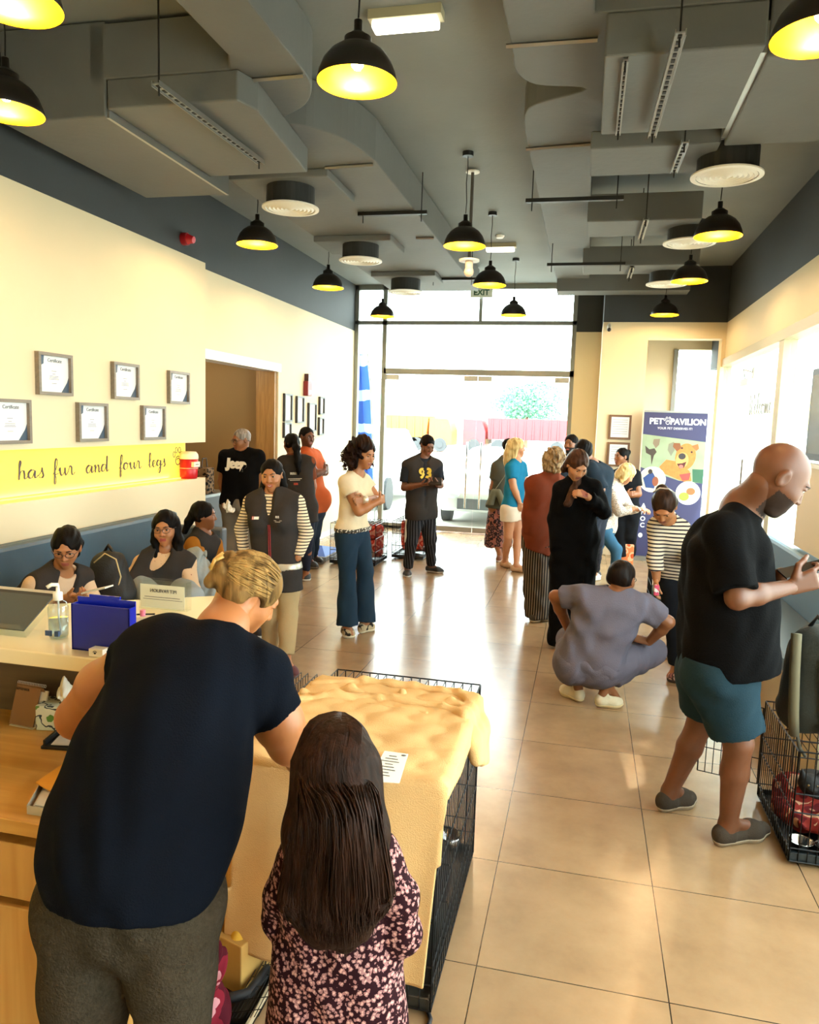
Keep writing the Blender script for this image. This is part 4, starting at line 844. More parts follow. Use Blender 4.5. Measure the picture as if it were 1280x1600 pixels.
    def top(s,name,m,sl=.6,off=.013,hem=.05,r=.062,r2=None,neck=.06,amp=.005,vneck=0,seed=0,extra=(),sides='AB',h=None):
        P=infl(s.torso(ext=hem+.06),off)
        for x in sides:
            if 'el'+x in s.J and sl: P+=s.sleeve(x,sl,r,r2)
        P+=list(extra)
        nk=s.J['nk']; nf=s.hd
        P.append(ell(nk+s.up*.045*s.sc+s.fr*.025*s.sc,np.array([.062,.062,.062])*s.sc*(neck/.06),k=.008,sub=True))
        if vneck: P.append(cone(nk+s.fr*.1,.05,nk+s.fr*.12-s.up*vneck,.008,.01,sub=True))
        return s.garment(name,P,m,[(s.pel-s.up*hem,-s.up)],amp,1.2,seed,h)
    def pants(s,m,off=.014,name='trousers',f=1.,r=1.,flare=None,amp=.006,waistup=.08,seed=3,h=None,sit=False):
        J=s.J; P=[cone(J['hipA'],(.1*s.g)*s.sc+off,J['hipB'],(.1*s.g)*s.sc+off,.03),cone(s.pel+s.up*waistup,.1*s.g*s.sc+off,s.pel,.105*s.g*s.sc+off,.04)]
        for x in 'AB':
            if 'kn'+x not in J: continue
            hp,kn=J['hip'+x],J['kn'+x]; q=s.sc*r
            if f<=1: P.append(cone(hp,.09*q+off,lerp(hp,kn,f),(.056 if not flare else flare)*q+off,.03,'b'))
            else:
                P.append(cone(hp,.09*q+off,kn,.058*q+off,.03)); an=J['an'+x]; P.append(cone(kn,.058*q+off,lerp(kn,an,f-1),(flare or .045)*q+off*.6,.02,'b'))
        return s.garment(name,P,m,[] if sit else [(s.pel+s.up*waistup,s.up)],amp,1.3,seed,h)
    def shoes(s,m,sole=None,sides='AB',L=1.,high=.075,name='shoe'):
        for x in sides:
            if 'to'+x not in s.J: continue
            t=s.J['to'+x].copy(); a=s.J['an'+x]; zf=s.J.get('fl'+x,np.zeros(3))[2]; d=U((t-a)*[1,1,0]); w=np.cross(d,[0,0,1])
            heel=a*[1,1,0]-d*.035+[0,0,zf+.036]; toe=t*[1,1,0]-d*.03+[0,0,zf+.028]; ball=lerp(heel,toe,.7)
            P=[cone(heel,.034*s.sc,ball,.04*s.sc,.03),cone(ball,.04*s.sc,toe,.03*s.sc,.03),cone(heel+[0,0,.02],.034*s.sc,a*[1,1,0]+d*.01+[0,0,zf+high],.036*s.sc,.02,'b')]
            P.append(cone(ball-w*.008,.038*s.sc,ball+w*.008,.038*s.sc,.03))
            o=smesh(name,[(P,max(.004,s.h*.5),dict(clips=[((0,0,zf+.02),(0,0,-1))]))],m,s.root)
            smesh('sole',[(infl(P[:2]+P[3:],.004),max(.004,s.h*.5),dict(clips=[((0,0,zf+.022),(0,0,1)),((0,0,zf+.001),(0,0,-1))]))],sole or mat('e0ddd4',.6),o)
            for c in o.children:
                for v in []: pass
    def hair(s,prims,m,amp=.003,fsc=4.,clips=(),h=None,seed=9,name='hair'):
        return smesh(name,[(prims,h or max(.005,s.h*.6),dict(clips=clips,foldamp=amp,fsc=fsc,seed=seed))],m,s.root)
def tufts(name,pts_list,r,m,root,n=5):
    mm=MB()
    for pts,rr in pts_list: mm.tube(pts,rr if rr is not None else r,n)
    o=mm.build(name,m,root,smooth=True); o['kind']='stuff'; return o

from mathutils.bvhtree import BVHTree
def decal(o,garment,fr,push=.0015,root=None):
    """drop every vertex of a flat print onto the garment along -fr"""
    off=np.array(garment['_o']) if '_o' in garment else np.zeros(3); g=garment.data
    bv=BVHTree.FromPolygons([v.co[:] for v in g.vertices],[tuple(q.vertices) for q in g.polygons]); d=Vector(-np.array(fr)); 
    vs=o.data.vertices; c=[v.co.copy() for v in vs]
    if not c: return o
    dep=[x.dot(-d) for x in c]; mn=min(dep)
    for v,x,de in zip(vs,c,dep):
        hit=bv.ray_cast(x-d*.3,d,.6)
        if hit[0] is not None: v.co=hit[0]-d*(push+(de-mn))
    return o
def smile_mouth(h,root,c='e8dfd2'):
    MB().tube([h.H(-.013,.0925,-.0545),h.H(0,.0965,-.0575),h.H(.013,.0925,-.0545)],[.0012*h.sc,.003*h.sc,.0012*h.sc],6).build('teeth',mat(c,.3),root,smooth=True)
# ================================================================ STANDING PEOPLE (middle and far)
grey_vest=mat('302d2c',.9,noise=.1,scale=20,bump=.2,bscale=200,spec=.08,name='vest_fabric'); SK1='85522f'; SK2='a06a42'; SK3='b07c56'; SKL='b98460'
red_pipe=mat('8e1c24',.6)
# --- man in grey vest looking at his phone, yellow 93
p=Person('man in grey vest and pinstriped trousers looking at his phone before the glass doors',8.45,dict(hd=(668,696,0),nk=(662,717,0),shA=(637,727,-.1),shB=(683,728,.08),elA=(632,762,-.12),elB=(688,758,-.02),wrA=(660,757,-.3),wrB=(684,756,-.25),hipA=(650,802,-.05),hipB=(667,802,.08),knA=(643,845,-.08),knB=(672,842,.06),anA=(637,888,0,.08),anB=(674,884,0,.08),toA=(636,903,0,.0),toB=(694,896,0,.0)),.97,girth=1.05)
h=p.head(38,30)
hA=hand(p.J['wrA'],(.6,-.3,.1),(0,.2,1),.95,.7,mirror=1); hB=hand(p.J['wrB'],(-.3,-.3,.1),(0,.2,1),.95,.7,mirror=-1)
p.body('6b4128',[hA,hB]); h.brows(p.root); h.eyes(p.root)
p.hair(hair_cap(h),BLK,clips=[(h.H(0,0,0),h.R.T@np.array([0,.35,-.95]))])
p.top('t_shirt',cloth('20242c'),.75,.012,.02,.068)
v=p.garment('vest',infl(p.torso(ext=.1),.022)+[ell(p.J['nk']+p.fr*.05+p.up*.03,(.06,.07,.06),k=.01,sub=True),cone(p.J['nk']+p.fr*.13,.05,p.pel+p.fr*.16+p.up*.1,.03,.01,sub=True)],grey_vest,[(p.pel-p.up*.06,-p.up)],.006,1.2,4)
fr=p.fr; n0=p.che+p.fr*.118+p.up*-.08-p.side*.0
decal(put_text('number_print','93',.15,n0,np.cross(p.up,p.fr),p.up,mat('d8b53a',.6),p.root,bold=.008),v,p.fr,.008)
p.pants(mat_stripes('17171b','5a5a60',.03,.86,0,name='pinstripe'),.012,f=1.93,r=1.12)
p.garment('side_stripe',[cone(p.J['hipA']-p.side*.085,.035,p.J['knA']-p.side*.065,.02,.01)],mat('c8c4bc',.7),amp=0)
p.shoes(mat('1b1c20',.6),mat('b9b6b0',.6))
t=thing('smartphone',atY(681,751,8.15),'dark phone held by the man in the grey vest and striped trousers','phone'); c=atY(680,752,8.13); MB().obox(c,(.07,.02,.0),(-.01,.05,.035),(0,-.003,.006)).build('body',mat('141518',.3),t)
# --- curly haired woman
p=Person('woman with big curly dark hair, cream t-shirt and wide blue jeans, arms crossed',5.98,dict(hd=(569,710,-.02),nk=(557,741,0),shA=(540,753,-.16),shB=(569,752,.16),elA=(561,799,-.17),elB=(592,782,.16),wrA=(592,783,-.08),wrB=(571,781,-.14),hipA=(542,836,-.08),hipB=(560,837,.09),knA=(543,900,-.08),knB=(571,895,.1),anA=(543,978,0,.09),anB=(569,972,0,.09),toA=(551,998,0,0),toB=(584,982,0,0)),.97,h=.010,girth=.82,waist=.85,bust=1.05)
h=p.head(62,18)
hA=hand(p.J['wrA'],(.2,.7,.1),(-.8,.2,0),.9,.6,mirror=1); hB=hand(p.J['wrB'],(-.6,-.5,-.1),(.3,-.5,0),.9,.5,mirror=1)
p.body(SK2,[hA,hB],fem=True); h.eyes(p.root); h.brows(p.root,'2a1712')
hp=[h.e((0,-.05,.02),(.12,.115,.13),.03),h.e((0,-.08,-.07),(.125,.09,.09),.03),h.e((.02,.0,.09),(.085,.07,.05),.02),h.e((-.09,-.03,-.05),(.05,.06,.1),.02),h.e((.09,-.03,-.05),(.05,.06,.1),.02),h.e((0,.14,-.03),(.07,.09,.11),.01,True)]
cur=mat_hair('100806','26130d',30,.6); p.hair(hp,cur,amp=.022,fsc=4.5)
rr=np.random.RandomState(4); L=[]
for i in range(260):
    th=rr.rand()*6.28; ph=rr.rand()*2-1; d=np.array([math.cos(th)*math.sqrt(1-ph*ph),math.sin(th)*math.sqrt(1-ph*ph),ph])
    if d[1]>.45 and d[2]<.55: continue
    c=np.array([0,-.05,-.015])+d*np.array([.125,.12,.145]); pts=[]; n=9; dirn=np.array([d[0]*.35,d[1]*.35-.15,-.9]); ph0=rr.rand()*6
    for k in range(n): q=c+dirn*.009*k+.012*np.array([math.cos(k*1.3+ph0),math.sin(k*1.3+ph0),.3*math.sin(k)]); pts.append(h.H(*q))
    L.append((pts,[.004]*(n-1)+[.001]))
tufts('curls',L,.003,cur,p.root,4)
p.top('t_shirt',cloth('d2bf9f'),.42,.014,-.065,.066,.07,neck=.075,vneck=.06,seed=3)
p.pants(cloth('1f3040'),.012,'jeans',f=1.98,r=1.02,flare=.088,waistup=.07)
p.garment('belt',[cone(p.J['hipA']+p.up*.06,.11,p.J['hipB']+p.up*.06,.11,.03)],mat_spots([(0,'cfc9be'),(.4,'3b362f')],60),[(p.pel+p.up*.075,p.up),(p.pel+p.up*.04,-p.up)],0)
p.shoes(mat_spots([(0,'b5a283'),(.62,'2b2622')],24,name='trainers'),mat('d8cbb0',.6))
w=p.J['wrB']; MB().cyl(w+[-.02,-.015,0],w+[.012,.01,.0],.033,n=20).build('watch',mat('d9d0bc',.3,.6),p.root,smooth=True)
# --- smiling woman with striped sleeves
p=Person('smiling woman in grey reflective vest over a striped long sleeve top and beige trousers',4.93,dict(hd=(425,743,0),nk=(426,772,.02),shA=(392,785,.0),shB=(464,784,.02),elA=(377,827,.05),elB=(479,832,.05),wrA=(381,867,0),wrB=(465,872,-.02),hipA=(413,900,0),hipB=(449,900,0),knA=(420,960,-.02),knB=(451,958,-.02),anA=(424,1017,0,.1),anB=(447,1034,0,.09),toA=(424,1034,0,.0),toB=(466,1060,0,.0)),.93,h=.009,girth=.83,waist=.9,bust=.8)
h=p.head(8,12,4); h.smile=1
p.body(SK2,fem=True,lip='8c4038'); smile_mouth(h,p.root); h.eyes(p.root); h.brows(p.root)
P=hair_cap(h)+[h.k((.03,-.06,-.03),.05,(.07,-.04,-.1),.045,.03),h.k((.07,-.04,-.1),.045,(.09,.03,-.17),.05,.03),h.k((.09,.03,-.17),.05,(.13,.05,-.2),.03,.03),h.k((-.06,-.03,.0),.032,(-.075,-.02,-.09),.028,.02),h.k((-.075,-.02,-.09),.028,(-.07,-.03,-.16),.02,.02)]
p.hair(P,BLK,clips=[])
strm=mat_stripes('d8c8aa','2c2026',.022,.66,2,bend=.012)
p.top('striped_top',strm,1.92,.010,.0,.058,.04,neck=.055,amp=.003)
vp=infl(p.torso(ext=.16),.026); VCUT=[cone(p.J['nk']+p.fr*.10+p.up*.05,.062,p.J['nk']+p.fr*.125-p.up*.16,.022,.008,sub=True),ell(p.J['nk']+p.up*.05,(.065,.08,.05),k=.01,sub=True)]
VCLIP=[(p.pel-p.up*.1,-p.up),(lerp(p.J['shA'],p.che,-.16),-p.side),(lerp(p.J['shB'],p.che,-.16),p.side)]
g_=p.garment('vest',vp+VCUT,grey_vest,VCLIP,.005,1.2,5)
p.garment('reflective_band',infl(p.torso(ext=.1),.0285),mat('b5b0a0',.3,.3),[(p.pel+p.up*.105,p.up),(p.pel+p.up*.055,-p.up)]+VCLIP[1:],.005,1.2,5)
f0=p.J['nk']+p.fr*.05
z=[p.che+p.fr*.129-p.up*.06,p.che+p.fr*.135-p.up*.16,p.pel+p.fr*.131+p.up*.08,p.pel+p.fr*.134-p.up*.09]
z[0]=z[0]-p.up*.09
zz=[lerp(z[0],z[-1],i/30) for i in range(31)]
for dx in(-.006,.006): decal(MB().tube([q+p.side*dx for q in zz],.0028,6).build('zip_piping',red_pipe,p.root,smooth=True),g_,p.fr)
a=p.che+p.fr*.13-p.up*.1-p.side*.085
decal(MB().obox(a,p.side*.022,p.up*.009,p.fr*.003).build('name_badge',mat('e4ded4',.4),p.root),g_,p.fr,.003); decal(MB().obox(a-p.side*.02,p.side*.008,p.up*.011,p.fr*.0035).build('badge_end',mat('a81d24',.4),p.root),g_,p.fr)
a=p.che+p.fr*.132-p.up*.1+p.side*.075
decal(script_word('mn',a-p.side*.02,p.side,p.up,.014,mat('cfcac0',.6),'vest_lettering','',.0014,parent=p.root),g_,p.fr)
decal(MB().obox(a-p.up*.018,p.side*.03,p.up*.0012,p.fr*.002).obox(a-p.up*.026,p.side*.02,p.up*.0012,p.fr*.002).build('vest_print_lines',mat('cfcac0',.6),p.root),g_,p.fr)
p.pants(cloth('a08a66'),.012,f=1.85,r=1.02,flare=.052)
p.shoes(mat('4a2026',.7,bump=.2),mat('5c3a34',.6))
# --- man with glasses and black lettered t-shirt
p=Person('grey haired man with glasses in a black lettered t-shirt standing in the doorway',7.35,dict(hd=(377,688,0),nk=(379,706,.02),shA=(352,713,0),shB=(404,713,.0),elA=(346,752,.03),elB=(409,752,.03),wrA=(354,781,-.06),wrB=(405,785,0),hipA=(362,789,0),hipB=(391,789,0),knA=(360,840,0),knB=(390,840,0),anA=(361,908,0,.08),anB=(390,908,0,.08),toA=(357,921,0,0),toB=(388,921,0,0)),1.0,girth=1.1)
h=p.head(-32,14)
hA=hand(p.J['wrA'],(.05,-.1,-1),(.6,-.3,0),.95,.7)
p.body('80522f',[hA]); h.eyes(p.root); h.brows(p.root,'6a625c'); h.glasses(p.root)
p.hair(hair_cap(h,vol=-.003),mat_hair('55504c','8d8882'),clips=[(h.H(0,0,.0),h.R.T@np.array([0,.35,-.95]))])
g_=p.top('t_shirt',cloth('070708'),.62,.014,.04,.07,seed=6)
decal(put_text('shirt_lettering','Jeep',.125,p.che+p.fr*.128-p.up*.075,np.cross(p.up,p.fr),p.up,mat('e5dccb',.6),p.root,bold=.011),g_,p.fr,.014)
p.pants(cloth('6d665c'),.014,f=1.9,r=1.1); p.shoes(mat('2a2420',.6))
c=atY(356,790,7.18); t=thing('tissue',c,'crumpled white tissue held by the man in the black lettered shirt','tissue'); smesh('paper',[([ell(c,(.045,.03,.05),k=.02),ell(c+[.03,0,-.04],(.03,.03,.03),k=.02)],.006,dict(foldamp=.02,fsc=5))],mat('efe9dc',.8),t)
# --- woman in grey vest, back turned, ponytail
p=Person('woman with black ponytail in a grey lettered vest, back turned, near the doorway',7.72,dict(hd=(455,694,0),nk=(460,713,0),shA=(442,722,.0),shB=(484,722,.0),elA=(437,757,-.05),elB=(489,760,.05),wrA=(447,780,.1),wrB=(483,790,.1),hipA=(454,796,0),hipB=(480,797,0),knA=(460,843,0),knB=(480,845,.0),anA=(462,893,0,.08),anB=(478,896,0,.08),toA=(462,898,0,0),toB=(474,908,0,0)),.98,back=True)
h=p.head(-135,5)
p.body(SK1,fem=True)
P=hair_cap(h)+[h.k((0,-.11,.0),.035,(0,-.15,-.05),.04,.02),h.k((0,-.15,-.05),.04,(.0,-.17,-.2),.042,.02),h.k((0,-.17,-.2),.042,(.01,-.17,-.33),.02,.02)]
p.hair(P,BLK,amp=.006,clips=[])
MB().sph(h.H(0,-.125,-.02),.022).build('hair_tie',mat('b49a86',.6),p.root,smooth=True)
p.top('t_shirt',cloth('6a3a26'),.7,.01,.0,.058)
g_=p.garment('vest',infl(p.torso(ext=.2),.02),grey_vest,[(p.pel-p.up*.14,-p.up),(p.J['nk']+p.up*.02,p.up)],.006,1.2,8)
a=p.che-p.fr*.13-p.up*.13+p.side*.02
for o_ in(script_word('mnu',a-p.side*.05,p.side,p.up,.024,mat('c9c4b8',.6),'vest_lettering','',.003,parent=p.root),MB().obox(a-p.up*.045,p.side*.075,p.up*.003,p.fr*.004).obox(a-p.up*.06,p.side*.055,p.up*.003,p.fr*.004).build('vest_print_lines',mat('c9c4b8',.6),p.root),script_word('nm',a-p.side*.01-p.up*.11,p.side,p.up,.02,mat('b4452c',.6),'vest_lettering','',.003,parent=p.root)): decal(o_,g_,-p.fr)
p.pants(cloth('232735'),.01,f=1.9,r=.98); p.shoes(mat('222226',.6),mat('c9c6c0',.6))
# --- man in orange shirt with glasses
p=Person('man with glasses in an orange t-shirt, arms folded, facing right by the far left wall',8.45,dict(hd=(480,683,0),nk=(480,703,.03),shA=(479,712,-.14),shB=(492,711,.16),elA=(494,741,-.16),elB=(508,738,.14),wrA=(507,735,-.06),wrB=(496,738,-.1),hipA=(486,798,-.07),hipB=(494,798,.08),knA=(484,835,-.05),knB=(492,835,.08),anA=(484,876,0,.08),anB=(491,869,0,.08),toA=(497,889,0,0),toB=(505,882,0,0)),1.0,girth=1.12)
h=p.head(58,8)
hA=hand(p.J['wrA'],(.1,.6,.2),(-.8,0,0),.95,.7); 
p.body('5c3520',[hA],extra=[ell(p.pel+p.up*.13+p.fr*.09,(.12,.13,.14),k=.06)]); h.eyes(p.root); h.brows(p.root); h.glasses(p.root)
p.hair(hair_cap(h,vol=-.002),BLK,clips=[(h.H(0,0,.0),h.R.T@np.array([0,.35,-.95]))])
p.top('t_shirt',cloth('b0552e'),.6,.014,.02,.068,extra=[ell(p.pel+p.up*.13+p.fr*.1,(.13,.14,.15),k=.06)])
p.pants(cloth('27303c'),.012,'jeans',f=1.9); p.shoes(mat('2a2321',.6),mat('6b5a4c',.6))
# --- blonde woman, blue t-shirt, white shorts
p=Person('woman with long blonde hair in a blue t-shirt and white shorts',9.3,dict(hd=(808,700,.02),nk=(807,721,0),shA=(797,730,-.13),shB=(815,729,.14),elA=(803,762,-.14),elB=(822,760,.13),wrA=(812,785,-.12),wrB=(821,785,.1),hipA=(796,796,-.08),hipB=(808,796,.08),knA=(794,838,-.04),knB=(809,837,.04),anA=(789,876,0,.085),anB=(807,883,0,.085),toA=(800,889,0,0),toB=(826,895,0,0)),.98,girth=.85,waist=.9)
h=p.head(100,5)
hA=hand(p.J['wrA'],(.15,.1,-1),(0,1,0),.85,.3)
p.body(SKL,[hA],fem=True); h.eyes(p.root)
P=hair_cap(h,vol=.008)+[h.k((0,-.07,.02),.075,(0,-.08,-.08),.07,.03),h.k((0,-.08,-.08),.07,(0,-.09,-.17),.06,.03),h.k((0,-.09,-.17),.06,(0,-.10,-.26),.025,.03),h.k((-.06,-.02,0),.035,(-.06,-.03,-.16),.03,.02),h.k((.06,-.02,0),.035,(.06,-.03,-.16),.03,.02)]
p.hair(P,mat_hair('a08452','d8bf88'),amp=.005)
p.top('t_shirt',cloth('1c6a8c'),.55,.014,-.04,.064,seed=12)
p.pants(cloth('d9cbb8'),.018,'shorts',f=.42,r=1.08,flare=.085)
p.shoes(mat('b08a68',.6),mat('8c6a4c',.6),high=.03)
# --- figure behind her with bag and patterned skirt
p=Person('person behind the blonde woman in a dark green top and patterned skirt',10.0,dict(hd=(797,699,.05),nk=(790,718,0),shA=(777,729,-.05),shB=(795,729,.12),elA=(770,762,-.05),elB=(800,760,.1),wrA=(776,786,-.06),hipA=(774,793,0),hipB=(788,793,.1),knA=(775,838,0),knB=(787,838,0),anA=(781,868,0,.08),anB=(788,865,0,.08),toA=(783,876,0,0),toB=(792,873,0,0)),.98)
h=p.head(70,5); p.body(SK1,fem=True); p.hair(hair_cap(h),BLK)
p.top('blouse',cloth('4a4a40'),.6,.02,.0,.07)
s0=p.pel+p.up*.1; p.garment('skirt',[cone(s0,.13,p.pel-[0,0,.12],.15,.04),cone(p.pel-[0,0,.1],.15,p.pel-[0,0,.52],.19,.04,'b')],mat_spots([(0,'6a4a48'),(.3,'241c20'),(.55,'8a5a50')],22),[],.01,2)
p.shoes(mat('7a4a36',.6),high=.03)
c=atY(775,778,9.85); t=thing('shoulder_bag',c,'grey green shoulder bag hanging beside the blonde woman','bag')
smesh('body',[([cone(c+[-.03,0,.08],.04,c+[-.07,0,-.08],.05,.03),cone(c+[.03,0,.08],.04,c+[.1,0,-.08],.05,.03)],.012,dict(clips=[(c-[0,0,.1],(0,0,-1))]))],cloth('6a6e60'),t)
MB().tube([c+[-.02,0,.1],atY(788,745,9.88),atY(800,722,9.92)],.006).build('strap',mat('6a6e60',.6),t)
# --- rust poncho woman
p=Person('woman with short ash curls in a rust draped top and striped trousers',6.98,dict(hd=(868,722,.03),nk=(861,746,0),shA=(838,757,-.06),shB=(873,756,.12),elA=(826,805,-.1),elB=(872,800,.1),wrA=(828,835,-.1),hipA=(835,835,-.03),hipB=(857,835,.06),knA=(837,900,-.02),knB=(852,900,.05),anA=(836,958,0,.08),anB=(852,956,0,.08),toA=(838,969,0,0),toB=(856,966,0,0)),.97,back=True)
h=p.head(140,10); p.body(SKL,fem=True)
p.hair(hair_cap(h,vol=.018)+[h.e((0,-.05,-.06),(.1,.075,.07),.03)],mat_hair('5c4632','a88d68',50),amp=.016,fsc=5)
P=infl(p.torso(),.02)+p.sleeve('A',1.9,.075,.07)+p.sleeve('B',1,.075,.07)+[cone(p.J['shA'],.07,atY(826,885,6.86),.04,.06),cone(p.J['shA'],.07,atY(840,890,6.9),.06,.06),cone(p.J['shB'],.07,atY(866,860,7.05),.05,.06),cone(p.che,.1,atY(850,880,6.95),.08,.06),cone(p.J['shA'],.07,atY(822,880,7.0),.04,.06)]
p.garment('draped_top',P,cloth('6e3624'),[(atY(840,862,6.9),(-0.35,0,-1))],.010,1.6,2)
P=[cone(p.J['hipA'],.12,atY(833,968,6.95),.08,.04),cone(p.J['hipB'],.12,atY(850,966,7.0),.085,.04),cone(p.pel,.12,atY(841,966,6.93),.085,.05)]
p.garment('wide_trousers',P,mat_stripes('2b2725','8b7f70',.022,.72,0,bend=.01),[(np.array([0,0,.03]),(0,0,-1))],.01,2.2,4); p.shoes(mat('2a2420',.6),high=.05)
# --- woman in long black dress
p=Person('woman with long brown hair in a long black dress looking down, hand at her chest',6.2,dict(hd=(902,727,-.05),nk=(900,752,.04),shA=(877,762,.02),shB=(930,762,.0),elA=(868,810,.03),elB=(944,800,-.02),wrA=(872,850,-.05),wrB=(917,775,-.17),hipA=(882,845,0),hipB=(915,845,0),knA=(880,920,-.03),knB=(908,920,0),anA=(876,990,0,.09),anB=(905,985,0,.09),toA=(870,1010,0,0),toB=(902,1004,0,0)),.99,h=.010,girth=.82,waist=.85,bust=.9)
h=p.head(28,42)
hB=hand(p.J['wrB'],(-.8,-.1,.25),(.1,.6,-.8),.9,.8,mirror=-1)
p.body(SK3,[hB],fem=True); h.eyes(p.root); h.brows(p.root,'2a1c14')
P=hair_cap(h,vol=.003)+[h.k((-.06,-.03,.02),.035,(-.075,.0,-.1),.035,.03),cone(h.H(-.075,-.01,-.08),.035,atY(887,787,6.07),.03,.03),h.k((.06,-.03,.02),.03,(.065,-.05,-.1),.03,.02),h.k((0,-.06,0),.06,(0,-.1,-.12),.05,.03)]
p.hair(P,mat_hair('2a1a12','4a3022'),amp=.004,fsc=6)
P=infl(p.torso(),.016)+p.sleeve('A',2.15,.066,.055)+p.sleeve('B',1.9,.066,.055)+[cone(p.J['hipA'],.112,atY(873,1000,6.15),.09,.05),cone(p.J['hipB'],.112,atY(905,1000,6.25),.09,.05),cone(p.pel,.11,atY(890,1000,6.2),.12,.05),ell(p.J['nk']+p.up*.05,(.06,.06,.055),k=.01,sub=True)]
p.garment('long_dress',P,mat('060607',.9,spec=.08,noise=.2,scale=10,bump=.3,bscale=90),[(np.array([0,0,.025]),(0,0,-1))],.009,1.6,7); p.shoes(mat('101010',.5),high=.04)
# --- bearded man mostly hidden
p=Person('bearded man with dark hair standing behind the brown haired woman',9.6,dict(hd=(892,694,0),nk=(895,715,.03),shA=(874,724,0),shB=(918,724,.03),hipA=(884,798,0),hipB=(908,798,0),knA=(885,840,0),knB=(906,840,0),anA=(886,870,0,.08),anB=(905,870,0,.08),toA=(884,882,0,0),toB=(903,882,0,0)),1.0)
h=p.head(-25,5); p.body('7f5030',beard='1d1310'); h.eyes(p.root); h.brows(p.root)
p.hair(hair_cap(h,vol=.0),BLK,clips=[(h.H(0,0,.0),h.R.T@np.array([0,.35,-.95]))]); p.top('t_shirt',cloth('2c3a4a'),0,.014); p.pants(cloth('30343c'),f=1.9); p.shoes(mat('222222',.6))
# --- person in dark blue jacket leaning right
p=Person('person with dark hair in a slate blue jacket beside the sequinned top',8.0,dict(hd=(913,706,0),nk=(925,724,.05),shA=(922,733,-.12),shB=(948,738,.12),elA=(940,765,-.12),hipA=(925,800,-.08),hipB=(936,800,.08),knA=(922,850,-.05),knB=(932,848,.05),anA=(918,895,0,.08),anB=(930,892,0,.08),toA=(922,903,0,0),toB=(936,900,0,0)),1.0)
h=p.head(160,0); p.body(SK1); p.hair(hair_cap(h,vol=.008)+[h.k((0,-.05,0),.06,(0,-.06,-.08),.045,.02)],BLK,amp=.006)
p.top('jacket',cloth('1f2a35'),1.0,.02,.05,.075); p.pants(cloth('2a2e38'),f=1.9); p.shoes(mat('1f1f22',.6))
# --- woman in sequinned top
p=Person('woman with blonde bob in a sequinned top and blue jeans leaning right',8.95,dict(hd=(979,741,-.02),nk=(966,752,.03),shA=(954,762,-.14),shB=(966,762,.16),elA=(968,800,-.16),elB=(985,796,.12),wrA=(993,795,-.14),wrB=(999,796,.02),hipA=(938,826,-.09),hipB=(950,826,.09),knA=(963,858,-.08),knB=(928,862,.1),anA=(961,905,0,.08),anB=(928,896,0,.09),toA=(975,918,0,0),toB=(936,904,0,0)),.93,girth=.85,bust=.8)
h=p.head(95,42)
hA=hand(p.J['wrA'],(.9,.1,0),(0,.2,-.9),.9,.6); hB=hand(p.J['wrB'],(.6,-.2,0),(0,.2,-.9),.9,.5)
p.body(SKL,[hA,hB],fem=True); 
p.hair(hair_cap(h,vol=.012)+[h.k((0,-.05,0),.075,(0,-.06,-.07),.06,.03),h.k((-.065,.0,0),.035,(-.062,.01,-.1),.026,.02),h.k((.065,.0,0),.035,(.062,.01,-.1),.026,.02)],mat_hair('b89a60','e6cf9a'),amp=.005,fsc=6)
p.top('sequin_top',mat_spots([(0,'c9b49c'),(.25,'8a6f5e'),(.45,'d8cdbf'),(.7,'5b4a44')],75,.4,name='sequins'),1.8,.018,.03,.068,.045,seed=9)
p.pants(cloth('33566e'),.012,'jeans',f=1.85); p.shoes(mat('cfc6b4',.6))
t=thing('smartphone',atY(1003,796,8.85),'pale phone in the hands of the woman in the sequinned top','phone'); c=atY(1003,795,8.83); MB().obox(c,(.035,.05,.0),(-.01,.02,.01),(0,-.003,.006)).build('body',mat('b9bcbf',.3),t)
# --- woman in black with bun
p=Person('woman with small dark bun and black clothes, arms folded, by the banner',10.3,dict(hd=(971,714,0),nk=(977,733,.03),shA=(960,742,.05),shB=(994,742,.0),elA=(958,772,0),elB=(998,772,-.05),wrA=(978,772,-.15),wrB=(972,774,-.17),hipA=(966,800,0),hipB=(987,800,0),knA=(968,838,0),knB=(984,838,0),anA=(970,872,0,.08),anB=(983,870,0,.08),toA=(966,882,0,0),toB=(981,880,0,0)),.98)
h=p.head(-52,2); hA=hand(p.J['wrA'],(.8,0,.1),(0,.8,0),.9,.5)
p.body(SK1,[hA],fem=True); h.eyes(p.root); h.brows(p.root)
p.hair(hair_cap(h)+[h.e((0,-.11,.06),(.04,.045,.04),.01)],BLK); p.top('t_shirt',cloth('16171a'),.6,.014,.0,.066)
p.garment('waist_sash',[cone(p.pel+p.up*.07-p.side*.03,.12,p.pel+p.up*.07+p.side*.03,.12,.03)],cloth('6d6a66'),[(p.pel+p.up*.13,p.up),(p.pel+p.up*.03,-p.up)],.003)
p.pants(cloth('141518'),.02,f=1.9,r=1.15,flare=.07); p.shoes(mat('1a1a1a',.6))
